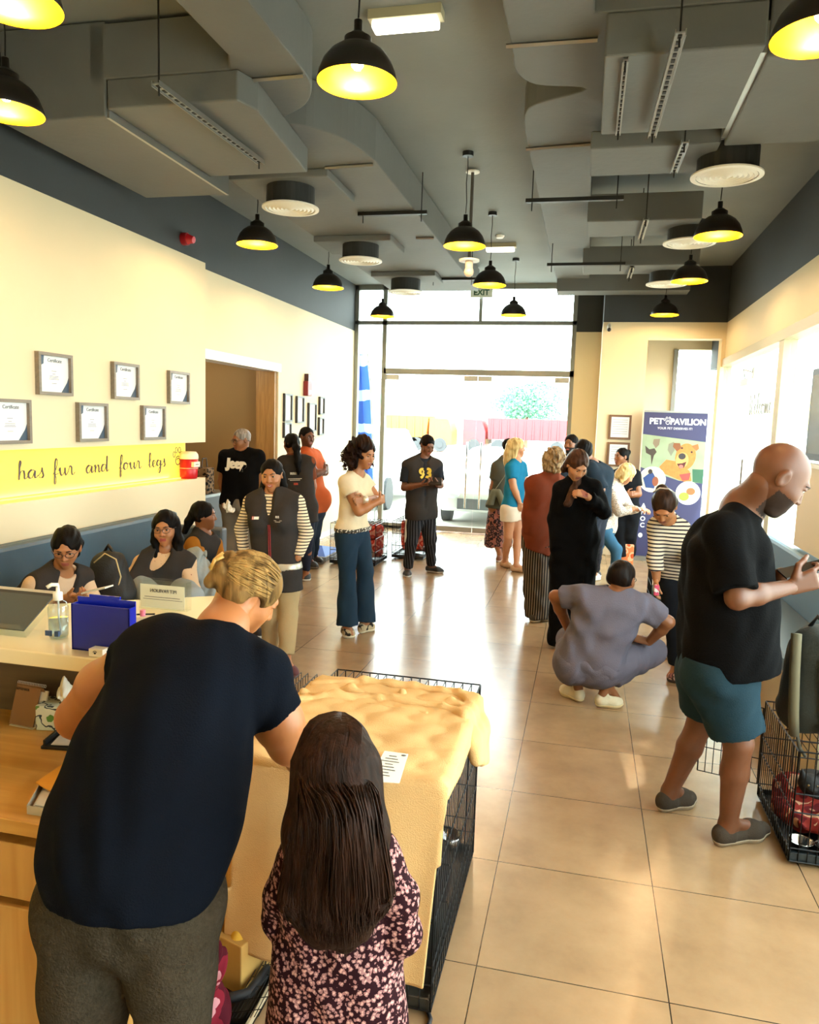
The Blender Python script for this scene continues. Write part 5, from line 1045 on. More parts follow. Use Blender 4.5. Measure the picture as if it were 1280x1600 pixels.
# ================================================================ FOREGROUND AND SEATED PEOPLE
# --- bald man reading his phone on the right
p=Person('large bald bearded man in black t-shirt and teal shorts reading his phone',3.42,dict(hd=(1217,748,-.08),nk=(1160,800,.0),shA=(1133,835,-.2),shB=(1152,818,.2),elA=(1152,935,-.3),elB=(1180,925,.22),wrA=(1236,917,-.16),wrB=(1222,897,.02),hipA=(1124,1050,-.13),hipB=(1112,1048,.14),knA=(1154,1160,-.12),knB=(1095,1128,.18),anA=(1138,1287,0,.09),anB=(1047,1236,0,.09),toA=(1199,1302,0,.0),toB=(1084,1252,0,.0)),1.08,h=.009,girth=1.0,waist=1.0)
h=p.head(92,38,0,1.2)
hA=hand(p.J['wrA'],(.8,.1,.35),(0,.9,.2),1.15,.75,mirror=1); hB=hand(p.J['wrB'],(.9,-.15,.1),(0,-.3,-.9),1.1,.75,mirror=-1)
p.body('5f3820',[hA,hB],beard='2b1b13',extra=[cone(p.J['nk'],.08,h.H(0,-.025,-.045),.062,.05),cone(p.J['shB'],.08,p.J['nk']+[0,0,.03],.07,.05)],hh=.005); h.eyes(p.root); h.brows(p.root,'241813')
def wid(px,py,Y,rpx,dy): 
    c,r=B(px,py,Y,rpx); return c+np.array([0,dy,0]),r
T=[]
for dy in(-.09,.11):
    q=[wid(1135,868,3.42,62,dy),wid(1136,940,3.42,64,dy),wid(1135,1010,3.42,66,dy),wid(1134,1120,3.42,64,dy)]
    for i in range(3): T.append(cone(q[i][0],q[i][1],q[i+1][0],q[i+1][1],.05))
T+= [cone(p.J['shA'],.085,p.J['nk'],.07,.05),cone(p.J['shB'],.085,p.J['nk'],.07,.05),cone(p.J['shA'],.085,lerp(p.J['shA'],p.J['elA'],.88),.085,.03,'b'),cone(p.J['shB'],.085,lerp(p.J['shB'],p.J['elB'],.8),.085,.03,'b')]
T.append(ell(p.J['nk']+np.array([.06,0,.05]),(.085,.085,.07),k=.01,sub=True))
tb=mat('0b0b0c',.95,noise=.15,scale=12,bump=.3,bscale=160,spec=.05)
p.garment('t_shirt',T,tb,[(atY(1135,1052,3.42),(.22,-.15,-1))],.007,1.5,11)
J=p.J; P=[cone(J['hipA'],.15,J['hipB'],.15,.04),cone(J['hipA'],.145,lerp(J['hipA'],J['knA'],.86),.112,.03,'b'),cone(J['hipB'],.15,lerp(J['hipB'],J['knB'],.8),.105,.03,'b')]
p.garment('shorts',P,cloth('1c2e37'),[(p.pel+[0,0,.1],(0,0,1))],.008,1.6,5)
p.shoes(mat('3a322a',.9,spec=.1,noise=.1,bump=.3,bscale=200),mat('8c7c66',.7),high=.045,name='slip_on_shoe')
c=atY(1256,890,3.3); t=thing('smartphone',c,'black phone held up by the bald man at the right edge','phone'); MB().obox(c,U((.9,.1,.28))*.085,(-.01,.04,.01),(-.001,0,.004)).build('body',mat('151517',.25),t)
# --- man in lilac scrubs squatting
p=Person('man in lilac grey scrubs squatting with his back turned, hands on his knees',4.92,dict(hd=(972,905,.03),nk=(962,930,.02),shA=(912,932,.0),shB=(1003,946,.0),elA=(868,932,.08),elB=(1044,972,.0),wrA=(889,985,.2),wrB=(1014,1003,.12),hipA=(897,1035,.0),hipB=(942,1040,.0),knA=(890,1000,.33),knB=(1018,1018,.28),anA=(902,1056,.05),anB=(948,1068,-.02),toA=(877,1080,0,0),toB=(973,1103,0,0)),1.0,back=True,h=.009,girth=1.08)
h=p.head(150,12)
hB=hand(p.J['wrB'],(-.85,.2,.12),(0,.3,-1),.95,.4,mirror=-1); hA=hand(p.J['wrA'],(.1,.4,-1),(1,0,0),.9,.4)
p.body('80502f',[hA,hB]); 
p.hair(hair_cap(h,vol=.001),mat_hair('0c0807','1c1410'),clips=[(h.H(0,0,-.035),h.R.T@np.array([0,.55,-.95]))],amp=.002); h.glasses(p.root)
sc=mat('5b5763',.85,noise=.08,scale=10,bump=.3,bscale=140,spec=.2)
P=infl(p.torso(ext=.05),.02)+p.sleeve('A',.72,.075,.075)+p.sleeve('B',.78,.078,.08)+[ell(p.J['nk']+p.up*.05-p.fr*0,(.065,.065,.05),k=.01,sub=True)]
p.garment('scrub_top',P,sc,[],.010,1.7,3)
P=[cone(p.J['hipA'],.13,p.J['hipB'],.13,.05),ell(p.pel-[0,.0,.04],(.15,.11,.10),k=.05),cone(p.J['hipA'],.12,p.J['knA'],.085,.05),cone(p.J['hipB'],.13,p.J['knB'],.09,.05),cone(p.J['knA'],.085,atY(898,1052,5.0),.06,.03,'b'),cone(p.J['knB'],.09,atY(958,1062,4.95),.062,.03,'b')]
p.garment('scrub_trousers',P,sc,[],.009,1.8,6)
p.shoes(mat('c4b79a',.8,noise=.1,bump=.3),mat('cbb68a',.6),high=.085,name='trainers')
# --- woman in striped top bending
p=Person('woman in a striped top bending forward beside the bald man',5.55,dict(hd=(1038,792,-.32),nk=(1043,812,-.2),shA=(1026,822,-.18),shB=(1064,826,-.16),elA=(1024,872,-.2),elB=(1075,875,-.2),wrA=(1026,905,-.2),hipA=(1049,892,.08),hipB=(1072,892,.08),knA=(1056,958,.02),knB=(1074,956,.06),anA=(1057,1046,0,.09),anB=(1066,1018,0,.09),toA=(1043,1063,0,0),toB=(1040,1026,0,0)),.97,h=.009,girth=.9,bust=.7)
h=p.head(-14,52,0,.95)
hA=hand(p.J['wrA'],(-.1,-.1,-1),(.6,0,0),.9,.4)
p.body(SK2,[hA],fem=True); h.eyes(p.root); h.brows(p.root,'2a1a12')
p.hair(hair_cap(h,vol=.002)+[h.e((.03,-.115,.03),(.045,.045,.045),.01)],mat_hair('1c110c','38251a'),amp=.003)
MB().tube([h.H(-.07,-.06,.09),h.H(-.03,-.07,.125),h.H(.03,-.07,.128),h.H(.075,-.06,.085)],.005).build('hair_clip',mat('cfcac0',.3,.5),p.root,smooth=True)
p.top('striped_top',mat_stripes('cdbfa8','2b242c',.026,.6,2,bend=.015),1.55,.016,.08,.06,.052,amp=.006,seed=2)
p.pants(cloth('16181d'),.016,f=1.9,r=1.1); 
p.shoes(mat_spots([(0,'b79283'),(.4,'3a2826'),(.6,'8a5a52')],28),mat('3a302c',.6),sides='A',name='floral_trainer'); p.shoes(mat('17161a',.6),sides='B',name='black_shoe')
c=atY(1026,922,5.2); t=thing('drink_carton',c,'small pink and white packet in the bending woman\'s hand','packet'); MB().obox(c,(.016,0,0),(0,.016,0),(0,0,.035)).build('body',mat_spots([(0,'c9506a'),(.5,'d8d0cc')],30),t,bevel=.004)
# --- seated woman with phone, glasses, bun
p=Person('seated woman with glasses and tied black hair in a grey vest looking at her phone',3.9,dict(hd=(104,857,-.0),nk=(93,893,.04),shA=(55,915,-.1),shB=(128,902,.16),elA=(44,962,-.14),elB=(146,946,.14),wrA=(112,932,-.28),wrB=(128,938,-.12),hipA=('w',-3.25,3.8,.58),hipB=('w',-3.22,4.02,.58),knA=('w',-2.78,3.72,.56),knB=('w',-2.76,3.98,.56),anA=('w',-2.8,3.72,.1),anB=('w',-2.78,3.98,.1),toA=('w',-2.6,3.7,0),toB=('w',-2.58,3.98,0)),.97,h=.009,girth=.95)
h=p.head(28,24,0,.97)
hA=hand(p.J['wrA'],(.7,-.2,.1),(0,.3,1),.85,.7); hB=hand(p.J['wrB'],(.2,-.7,.1),(0,.2,1),.85,.6,mirror=-1)
p.body('9c6840',[hA,hB],fem=True,lip='8e4a40',hh=.005); h.eyes(p.root); h.brows(p.root); h.glasses(p.root)
p.hair(hair_cap(h,vol=.004)+[h.k((0,-.11,.01),.05,(-.02,-.14,-.05),.05,.02),h.k((-.02,-.14,-.05),.05,(-.02,-.13,-.12),.03,.02),h.e((.0,-.12,.04),(.06,.05,.05),.02)],BLK,amp=.006)
p.top('blouse',cloth('c7a98c'),1.0,.012,.05,.062,seed=4)
VC=[cone(p.J['nk']+p.fr*.1+p.up*.05,.07,p.J['nk']+p.fr*.16-p.up*.16,.012,.01,sub=True),ell(p.J['nk']+p.up*.05,(.07,.08,.06),k=.01,sub=True)]
g_=p.garment('vest',infl(p.torso(ext=.06),.028)+VC,grey_vest,[(lerp(p.J['shA'],p.che,-.3),-p.side),(lerp(p.J['shB'],p.che,-.3),p.side)],.005,1.2,5)
a=p.che-p.up*.1-p.side*.07+p.fr*.13; decal(MB().obox(a,p.side*.02,p.up*.013,p.fr*.003).build('badge_end',mat('a81d24',.4),p.root),g_,p.fr)
p.pants(cloth('2a2a30'),.014,f=1.9,sit=True); p.shoes(mat('2b2426',.6))
c=atY(152,921,3.6); t=thing('smartphone',c,'white phone held by the seated woman on the left','phone'); MB().obox(c,(.075,.0,.022),(0,.038,.0),(-.001,0,.004)).build('body',mat('c9c6bf',.3),t)
# --- seated woman middle, long hair
p=Person('seated woman with long black hair and glasses in a grey vest over a speckled blouse',4.75,dict(hd=(259,826,0),nk=(257,858,.04),shA=(222,880,-.02),shB=(293,880,.04),elA=(212,925,-.04),elB=(302,922,.0),wrA=(240,950,-.22),wrB=(290,945,-.2),hipA=('w',-3.05,4.7,.58),hipB=('w',-2.9,4.92,.58),knA=('w',-2.72,4.42,.56),knB=('w',-2.55,4.6,.56),anA=('w',-2.7,4.4,.1),anB=('w',-2.53,4.58,.1),toA=('w',-2.6,4.25,0),toB=('w',-2.43,4.43,0)),.97,h=.009,girth=1.0,bust=.9)
h=p.head(14,8,4,1.0); h.smile=.6
p.body('a06a42',fem=True,lip='8e3d3a',hh=.005); h.eyes(p.root); h.brows(p.root); h.glasses(p.root)
p.hair(hair_cap(h,vol=.005)+[h.k((-.065,-.02,.03),.035,(-.08,-.0,-.09),.035,.02),h.k((-.08,.0,-.09),.035,(-.07,.03,-.2),.035,.02),h.k((.065,-.02,.03),.035,(.08,-.0,-.09),.035,.02),h.k((.08,.0,-.09),.035,(.075,.03,-.2),.035,.02),h.k((0,-.06,0),.07,(0,-.06,-.16),.06,.02)],BLK,amp=.004)
p.top('blouse',mat_spots([(0,'8a5a48'),(.16,'c9a684')],45),1.9,.012,.05,.062,seed=4)
VC=[cone(p.J['nk']+p.fr*.1+p.up*.05,.062,p.J['nk']+p.fr*.16-p.up*.16,.012,.01,sub=True),ell(p.J['nk']+p.up*.05,(.07,.08,.06),k=.01,sub=True)]
g_=p.garment('vest',infl(p.torso(ext=.06),.028)+VC,grey_vest,[(lerp(p.J['shA'],p.che,-.3),-p.side),(lerp(p.J['shB'],p.che,-.3),p.side)],.005,1.2,5)
a=p.che-p.up*.1-p.side*.07+p.fr*.13; decal(MB().obox(a,p.side*.018,p.up*.008,p.fr*.003).build('name_badge',mat('e4ded4',.4),p.root),g_,p.fr); decal(MB().obox(a-p.side*.022,p.side*.009,p.up*.012,p.fr*.0035).build('badge_end',mat('a81d24',.4),p.root),g_,p.fr)
for dx in(-.006,.006): decal(MB().tube([lerp(p.che-p.up*.07+p.side*(dx+.02),p.pel+p.up*.05+p.side*(dx+.03),i/20)+p.fr*.15 for i in range(21)],.0026,6).build('zip_piping',red_pipe,p.root,smooth=True),g_,p.fr)
p.pants(cloth('8c9498'),.018,f=1.9,sit=True); p.shoes(mat('3b3436',.6))
# --- seated woman turned away, ponytail, orange sleeve
p=Person('seated woman with a low ponytail turned away, grey vest over an ochre sleeve',5.5,dict(hd=(319,806,0),nk=(317,833,.02),shA=(304,850,-.14),shB=(335,850,.14),elA=(316,888,-.16),elB=(345,885,.12),wrA=(338,908,-.08),wrB=(348,902,.0),hipA=('w',-3.1,5.35,.58),hipB=('w',-3.1,5.6,.58),knA=('w',-2.65,5.4,.56),knB=('w',-2.65,5.62,.56),anA=('w',-2.62,5.4,.1),anB=('w',-2.62,5.62,.1),toA=('w',-2.42,5.4,0),toB=('w',-2.42,5.62,0)),.95,h=.010,girth=.92)
h=p.head(112,4)
hA=hand(p.J['wrA'],(.8,.1,-.2),(0,.4,-1),.9,.5)
p.body(SK1,[hA],fem=True); h.eyes(p.root); h.brows(p.root)
p.hair(hair_cap(h,vol=.004)+[h.k((0,-.1,-.0),.035,(0,-.125,-.06),.035,.02),h.k((0,-.125,-.06),.035,(0,-.15,-.15),.025,.02)],BLK,amp=.004)
MB().sph(h.H(0,-.125,-.045),.018).build('hair_tie',mat('c9b9a4',.6),p.root,smooth=True)
p.top('t_shirt',cloth('9a6222'),.8,.012,.03,.062,seed=4)
g_=p.garment('vest',infl(p.torso(ext=.06),.024)+[ell(p.J['nk']+p.up*.05,(.07,.08,.06),k=.01,sub=True)],grey_vest,[(lerp(p.J['shA'],p.che,-.12),-p.side),(lerp(p.J['shB'],p.che,-.12),p.side)],.005,1.2,5)
p.pants(cloth('2c2c33'),.014,f=1.9,sit=True); p.shoes(mat('2b2426',.6))
# --- large foreground woman bending over the crate, seen from behind
def Q(px,py,Y,rpx,k=.04): return B(px,py,Y,rpx)
def chains(*cs,k=.05,cut=None):
    out=[]
    for c in cs: out+=chain(c,k,cut)
    return out
p=Person('woman in navy t-shirt and grey trousers with clipped blonde hair, bending over, back turned',1.5,dict(hd=(387,930,.34),nk=(345,990,.22),shA=(232,1035,.17),shB=(408,1052,.17),elA=(128,1112,.27),elB=(440,1150,.2),wrA=(190,1150,.46),wrB=(500,1205,.42),hipA=(150,1385,-.13),hipB=(258,1390,-.13),knA=(130,1640,-.15),knB=(278,1640,-.15),anA=('w',-.78,1.28,.08),anB=('w',-.55,1.28,.08),toA=('w',-.8,1.48,0),toB=('w',-.53,1.48,0)),.95,back=True,h=.007,girth=1.0)
h=p.head(128,38,6,.86)
hB=hand(p.J['wrB'],(.8,.5,-.2),(0,.2,-1),.95,.5)
arms=chains([(222,1022,1.67,36),(160,1072,1.7,37),(120,1122,1.77,31)],[(124,1120,1.77,29),(160,1150,1.9,25),(200,1152,1.97,18)],[(412,1070,1.68,38),(436,1130,1.7,36),(452,1160,1.74,31)],[(452,1160,1.74,31),(475,1185,1.83,25),(505,1205,1.92,16)],k=.03)
hd=p.hd; ARM=arms+[cone(p.J['nk'],.058,hd.H(0,-.02,-.045),.052,.03),cone(p.J['nk'],.058,p.che,.08,.05)]+chains([(205,1200,1.5,60),(240,1080,1.65,60)],[(300,1200,1.5,60),(330,1080,1.66,60)])
P=ARM+p.leg('A')+p.leg('B')
hA=hand(p.J['wrA'],(.8,.4,-.05),(0,.2,-1),.95,.5)
smesh('body',[(P,.007,{}),(hd.face(True)+[cone(p.J['nk'],.058,hd.H(0,-.02,-.045),.052,.03)],.004,{}),(hA,.0035,{}),(hB,.0035,{})],[mat_skin('a56a3e'),mat('9a5548',.5)],p.root,matfn=hd.facemat())
tee=mat('0a0e16',.95,noise=.12,scale=10,bump=.25,bscale=260,spec=.05,name='navy_cotton')
S=chains([(150,1340,1.37,84),(172,1270,1.43,84),(205,1180,1.52,80),(245,1080,1.62,66),(268,1020,1.66,58)],[(268,1350,1.37,84),(285,1270,1.43,84),(305,1180,1.52,78),(335,1080,1.62,62),(340,1030,1.67,54)],[(208,1350,1.36,90),(230,1260,1.42,92),(255,1170,1.5,86),(290,1070,1.6,70)],[(205,1345,1.35,95),(205,1400,1.33,95)],k=.07)
S+=chains([(262,1020,1.67,52),(232,1022,1.67,46)],[(345,1035,1.68,54),(402,1054,1.68,52)],k=.05)
S+=[cone(*sum([list(B(245,1022,1.67,46)),list(B(198,1036,1.685,43))],[]),.03,'b'),cone(*sum([list(B(400,1055,1.68,50)),list(B(432,1118,1.70,46))],[]),.03,'b')]
S+=[ell(p.J['nk']+np.array([.015,.05,.035]),(.075,.09,.07),k=.012,sub=True)]
def tshape(f,X,Y,Z): return f
p.garment('t_shirt',S,tee,[(atY(205,1408,1.35),U((.03,-.3,-1)))],.006,2.0,21,h=.007)
W=chains([(148,1400,1.37,88),(262,1410,1.37,88)],[(146,1420,1.37,84),(138,1520,1.35,70),(132,1660,1.33,58)],[(264,1420,1.37,82),(268,1520,1.35,64),(272,1660,1.33,50)],k=.03)
W+=chains([(205,1345,1.38,92),(205,1400,1.38,92)],k=.05)
p.garment('trousers',W,mat('393228',.95,noise=.5,scale=90,bump=.6,bscale=180,spec=.05,name='marl_wool'),[],.005,2.0,4,h=.007)
p.shoes(mat('2b2926',.7))
bl=mat_hair('3e2c17','84653a',45,.5)
hp=hair_cap(h,vol=.006)+[h.e((0,-.10,.02),(.05,.03,.05),.02),h.k((-.02,-.118,.055),.022,(.025,-.125,.02),.02,.01),h.k((.025,-.125,.02),.02,(0,-.12,-.03),.022,.01),h.k((.0,-.12,.07),.018,(-.03,-.12,.02),.02,.01)]
hp+=[h.e((x*.09,.008,-.008),(.034,.03,.036),.006,True) for x in(-1,1)]
p.hair(hp,bl,amp=.0015,fsc=5,h=.0045,clips=[(h.H(0,-.05,-.065),h.R.T@np.array([0,.75,-1]))])
rr=np.random.RandomState(8); L=[]
for i in range(170):
    a=rr.rand()*6.28; r0=np.array([.088*math.cos(a),.02+.07*math.sin(a)*.9,.04+.05*math.sin(a)]); t0=h.H(*(r0*[1,1,1]))
    st=np.array([.09*math.cos(a),-.02,.036+.095*math.sin(a)]) if rr.rand()<.7 else np.array([.085*math.cos(a),.03,.04+.085*abs(math.sin(a))])
    en=np.array([.01*rr.randn(),-.125,.025+.01*rr.randn()]); pts=[]
    for k in np.linspace(0,1,7):
        q=st*(1-k)+en*k; v=(q-np.array([0,-.02,.036])); n_=v/np.array([.090,.108,.097]); q=np.array([0,-.02,.036])+v/np.linalg.norm(n_)*(1.0+.03*rr.rand()); pts.append(h.H(*q))
    L.append((pts,[.0022]*6+[.001]))
tufts('hair_strands',L,.002,mat_hair('5c4424','a8844e',45,.45),p.root,4)
cl=MB().tube([h.H(-.012,-.142,.06),h.H(0,-.152,.03),h.H(.012,-.142,.0)],.006).tube([h.H(.012,-.142,.055),h.H(.0,-.15,.03),h.H(-.01,-.145,.0)],.005); cl.build('claw_clip',mat('c9a056',.35),p.root,smooth=True)
MB().sph(h.H(.078,.0,-.028),.006).build('earring',mat('d8d2c4',.2,.8),p.root,smooth=True)
# --- girl with very long brown hair
p=Person('small girl with very long straight brown hair in a dark floral dress, back turned',1.5,dict(hd=(527,1192,.0),nk=(525,1272,.02),shA=(467,1330,.02),shB=(590,1330,.02),elA=(440,1425,.02),elB=(628,1448,.02),wrA=(462,1480,.14),wrB=(585,1490,.16),hipA=(492,1510,.0),hipB=(562,1510,.0),knA=(495,1700,.0),knB=(560,1700,.0),anA=('w',-.55,1.5,.08),anB=('w',-.42,1.5,.08),toA=('w',-.56,1.66,0),toB=('w',-.41,1.66,0)),.74,back=True,h=.007)
h=p.head(180,6,0,.86)
p.body('a87048',fem=True,extra=[])
dm=mat_spots([(0,'c99a8e'),(.25,'946867'),(.47,'22080f')],92,.85,name='floral_print',dist=.010)
D=chains([(475,1345,1.5,40),(492,1430,1.5,50),(485,1500,1.5,56),(482,1620,1.48,62)],[(580,1345,1.5,40),(560,1430,1.5,50),(565,1500,1.5,56),(575,1620,1.48,62)],[(528,1330,1.5,45),(528,1500,1.5,60),(528,1700,1.48,72)],[(485,1550,1.5,58),(478,1760,1.48,75)],[(570,1550,1.5,58),(582,1760,1.48,72)],k=.04)
D+=chains([(470,1332,1.5,32),(440,1400,1.5,28),(440,1440,1.52,26)],[(440,1440,1.52,26),(465,1480,1.64,22)],[(590,1330,1.5,34),(622,1400,1.5,30),(628,1455,1.5,29)],[(628,1455,1.5,29),(600,1490,1.6,24),(580,1492,1.68,18)],k=.02)
p.garment('floral_dress',D,dm,[(np.array([0,0,.42]),(0,0,-1))],.005,2.2,13,h=.006)
p.shoes(mat('6a4a3c',.7))
hm=mat_hair('1a100a','2b1b12',70,.55)
Hh=[h.e((0,-.012,.03),(.088,.105,.096),.02)]+chains([(490,1200,1.47,36),(480,1300,1.42,34),(470,1400,1.40,30),(500,1465,1.40,16)],[(562,1200,1.47,36),(570,1300,1.42,34),(582,1400,1.40,26),(568,1455,1.40,14)],[(526,1200,1.45,50),(526,1320,1.40,46),(530,1420,1.395,42),(540,1470,1.40,18)],[(508,1310,1.41,38),(500,1440,1.395,28)],k=.035)
hair_o=p.hair(Hh,hm,amp=.0012,fsc=3,h=.006,clips=[]); hoff=np.array(p.root['_o']); hbv=BVHTree.FromPolygons([v.co[:] for v in hair_o.data.vertices],[tuple(q.vertices) for q in hair_o.data.polygons])
def onhair(q):
    l=np.array(q)-hoff; hit=hbv.ray_cast(Vector((l[0],-1.5,l[2])),Vector((0,1,0)),3)
    if hit[0] is not None and hit[0][1]<l[1]+.02 and l[1]<.06: l[1]=hit[0][1]-.0025-.004*rr.rand()
    return l+hoff
rr=np.random.RandomState(2); L=[]
for i in range(620):
    u=rr.rand()*2-1; s0=h.c+np.array([u*.012,.01,.1115])
    a=u*1.35; r1=.09; cx=h.c
    p1=cx+np.array([math.sin(a)*.086,-math.cos(a)*.126,.02]); p2=atY(527+u*74,1290+10*rr.randn(),1.322+.07*u*u-.012*rr.rand()); bb=1468-75*abs(u)**1.6+14*rr.randn()+(12 if rr.rand()<.2 else 0)
    p3=atY(528+u*84+5*rr.randn(),1400,1.322+.07*u*u-.010*rr.rand()); p4=atY(530+u*72+7*rr.randn(),bb,1.33+.06*u*u)
    cc=[s0,cx+np.array([math.sin(a)*.06,-math.cos(a)*.066,.095]),p1,p2,p3,p4]; pts=arc([tuple(q) for q in cc],3) if False else None
    ctrl=np.array(cc); out=[]
    for j in range(5):
        A0=ctrl[max(j-1,0)];A1=ctrl[j];A2=ctrl[j+1];A3=ctrl[min(j+2,5)]
        for t in (0,.33,.66): out.append(.5*((2*A1)+(-A0+A2)*t+(2*A0-5*A1+4*A2-A3)*t*t+(-A0+3*A1-3*A2+A3)*t**3))
    out.append(ctrl[-1]); n=len(out); out=[onhair(q) for q in out]; L.append((out,[.0016]*(n-3)+[.0014,.001,.0004]))
tufts('hair_strands',L,.001,mat_hair('170d08','33211a',60,.42),p.root,4)
# ================================================================ COUNTER
oak=mat_wood('c08a3c','d6a456',2.2,.35,axis=0,name='oak_veneer'); oakv=mat_wood('c4914a','d4a55e',2.0,.4,axis=2,name='oak_front'); walnut=mat_wood('4a3826','5e4a32',2.2,.5,axis=0,name='walnut_panel')
t=thing('reception_desk',(-2.1,1.9,0),'oak reception desk with drawers at the lower left','desk')
MB().box(-3.0,-1.08,1.56,2.18,.71,.75).build('desktop',oak,t,bevel=.003); MB().box(-3.0,-1.1,1.62,2.18,0,.71).build('body',mat('6d4f26',.6),t)
for i in range(3):
    x0=-1.1-.62*(i+1)+.0; x1=x0+.612
    for z0,z1 in((.52,.675),(.05,.495)):
        MB().box(x0,x1,1.575,1.62,z0,z1).build('drawer',oakv,t,bevel=.003)
MB().box(-1.1,-1.08,1.58,2.18,0,.71).build('end_panel',oakv,t)
MB().box(-3.0,-1.22,2.17,2.19,.75,1.055).build('back_panel',walnut,t)
t2=thing('counter_ledge',(-2.1,2.2,1.05),'pale glossy raised ledge across the back of the reception desk','counter')
MB().prism([(-3.0,1.83),(-1.22,1.83),(-1.22,2.64),(-1.38,2.64),(-1.95,2.26),(-3.0,2.2)],1.055,1.10).build('top',mat('e6d3a6',.25,coat=.3),t2,bevel=.004); MB().box(-2.9,-1.3,2.20,2.22,0,1.055).build('front_panel',mat('d8c7a0',.6),t2); MB().prism([(-1.27,2.27),(-1.27,2.56),(-1.38,2.56),(-1.85,2.27)],0,1.055).build('customer_panel',mat('d8c7a0',.6),t2)
LZ=1.101
# sanitizer
c=atZ(92,996,LZ); t=thing('hand_sanitizer_bottle',c,'clear hand sanitizer pump bottle with white pump on the counter ledge','bottle')
MB().lathe([(0,.002),(.026,.002),(.029,.01),(.03,.095),(.024,.112),(.012,.12),(.012,.125)],c,24).build('bottle_body',mat_glass('e8eef0',.25,'clear_plastic'),t,smooth=True)
MB().lathe([(0,.004),(.0255,.004),(.0275,.012),(.0275,.062),(0,.062)],c,24).build('gel',mat_glass('dfe8ea',.3,'clear_gel'),t,smooth=True)
MB().lathe([(.013,.118),(.014,.12),(.014,.142),(.006,.145),(.005,.158),(0,.158)],c,20).tube([c+[0,0,.158],c+[0,0,.166],c+[-.012,-.012,.168],c+[-.022,-.02,.160]],.006,8).build('pump',mat('e8e2d4',.4),t,smooth=True); MB().tube([c+[0,0,.12],c+[.002,0,.06],c+[.008,0,.01]],.003).build('dip_tube',mat('e0ddd4',.4),t)
MB().box(c[0]-.025,c[0]-.004,c[1]-.0302,c[1]-.025,c[2]+.012,c[2]+.028).box(c[0]+.008,c[0]+.022,c[1]-.0302,c[1]-.022,c[2]+.012,c[2]+.028).build('label_panel',mat('23406a',.5),t)
# blue document box
a=atZ(113,1014,LZ); b=atZ(196,1022,LZ); t=thing('document_holder',(a+b)/2,'bright blue plastic document holder standing on the counter ledge','file box')
blue=mat('0b1ea8',.25,spec=.6); navyp=mat('0d1a8a',.35); y0=1.885; x0,x1=a[0],b[0]+.02; D=.03
MB().box(x0,x1,y0,y0+.004,LZ,LZ+.138).build('front_panel',navyp,t,bevel=.001); MB().box(x0,x1,y0+D,y0+D+.004,LZ,LZ+.153).build('back_panel',blue,t); MB().box(x0,x0+.004,y0,y0+D,LZ,LZ+.138).box(x1-.004,x1,y0,y0+D,LZ,LZ+.138).box(x0,x1,y0,y0+D,LZ,LZ+.004).build('sides',blue,t)
MB().box(x0+.04,x1-.05,y0+D-.001,y0+D+.005,LZ+.153,LZ+.162).build('tab',blue,t)
c=np.array([(x0+x1)/2-.01,y0-.03,LZ]); t=thing('small_box',c,'small white box with a paw print before the blue document holder','box'); MB().box(c[0]-.0,c[0]+.045,y0-.04,y0-.01,LZ,LZ+.022).build('body',mat('e8e2d2',.5),t)
mm=MB(); q=np.array([c[0]+.02,y0-.0405,LZ+.01]); mm.sph(q,(.004,.0006,.003),8)
for dx,dz in((-.005,.004),(-.002,.006),(.002,.006),(.005,.004)): mm.sph(q+[dx,0,dz],(.0015,.0006,.002),6)
mm.build('paw_emblem',mat('22303a',.5),t)
# acrylic sign with card (seen from behind)
a=atZ(217,952,LZ); b=atZ(292,955,LZ); Yc=2.38; t=thing('acrylic_sign_holder',((a[0]+b[0])/2,Yc,LZ),'clear acrylic sign holder with a white lettered card, seen from behind on the ledge','sign')
xa,xb=atY(217,940,Yc)[0],atY(292,940,Yc)[0]
MB().box(xa,xb,Yc,Yc+.003,LZ,LZ+.105).box(xa,xb,Yc+.03,Yc+.033,LZ,LZ+.105).box(xb-.003,xb,Yc,Yc+.033,LZ,LZ+.105).box(xa,xb,Yc,Yc+.03,LZ,LZ+.003).build('holder',mat_glass('fbfdfc',.10,'acrylic'),t)
MB().box(xa+.003,xb-.012,Yc+.005,Yc+.006,LZ+.004,LZ+.088).build('card',mat('e6e0cc',.6),t)
put_text('lettering','PET PAVILION',.017,((xa+xb)/2,Yc+.0042,LZ+.066),(-1,0,0),(0,0,1),mat('4a4a50',.6),t)
MB().box(xa+.02,xb-.03,Yc+.0042,Yc+.0048,LZ+.042,LZ+.044).box(xa+.015,xb-.02,Yc+.0042,Yc+.0048,LZ+.034,LZ+.0355).build('text_lines',mat('4a4a50',.6),t)
c=atZ(213,985,LZ)+np.array([0,.05,0]); t=thing('stamp_box',c,'small white box of stamps with a pink cap beside the blue document holder','box'); MB().box(c[0]-.02,c[0]+.03,c[1]-.02,c[1]+.03,LZ,LZ+.035).build('body',mat('d9cdb8',.6),t,bevel=.002); MB().cyl(c+[-.008,0,.035],c+[-.008,0,.055],.009,n=14).build('pink_cap',mat('c96a80',.4),t,smooth=False); MB().cyl(c+[-.03,.0,.038],c+[.03,.01,.042],.003).build('pen',black,t)
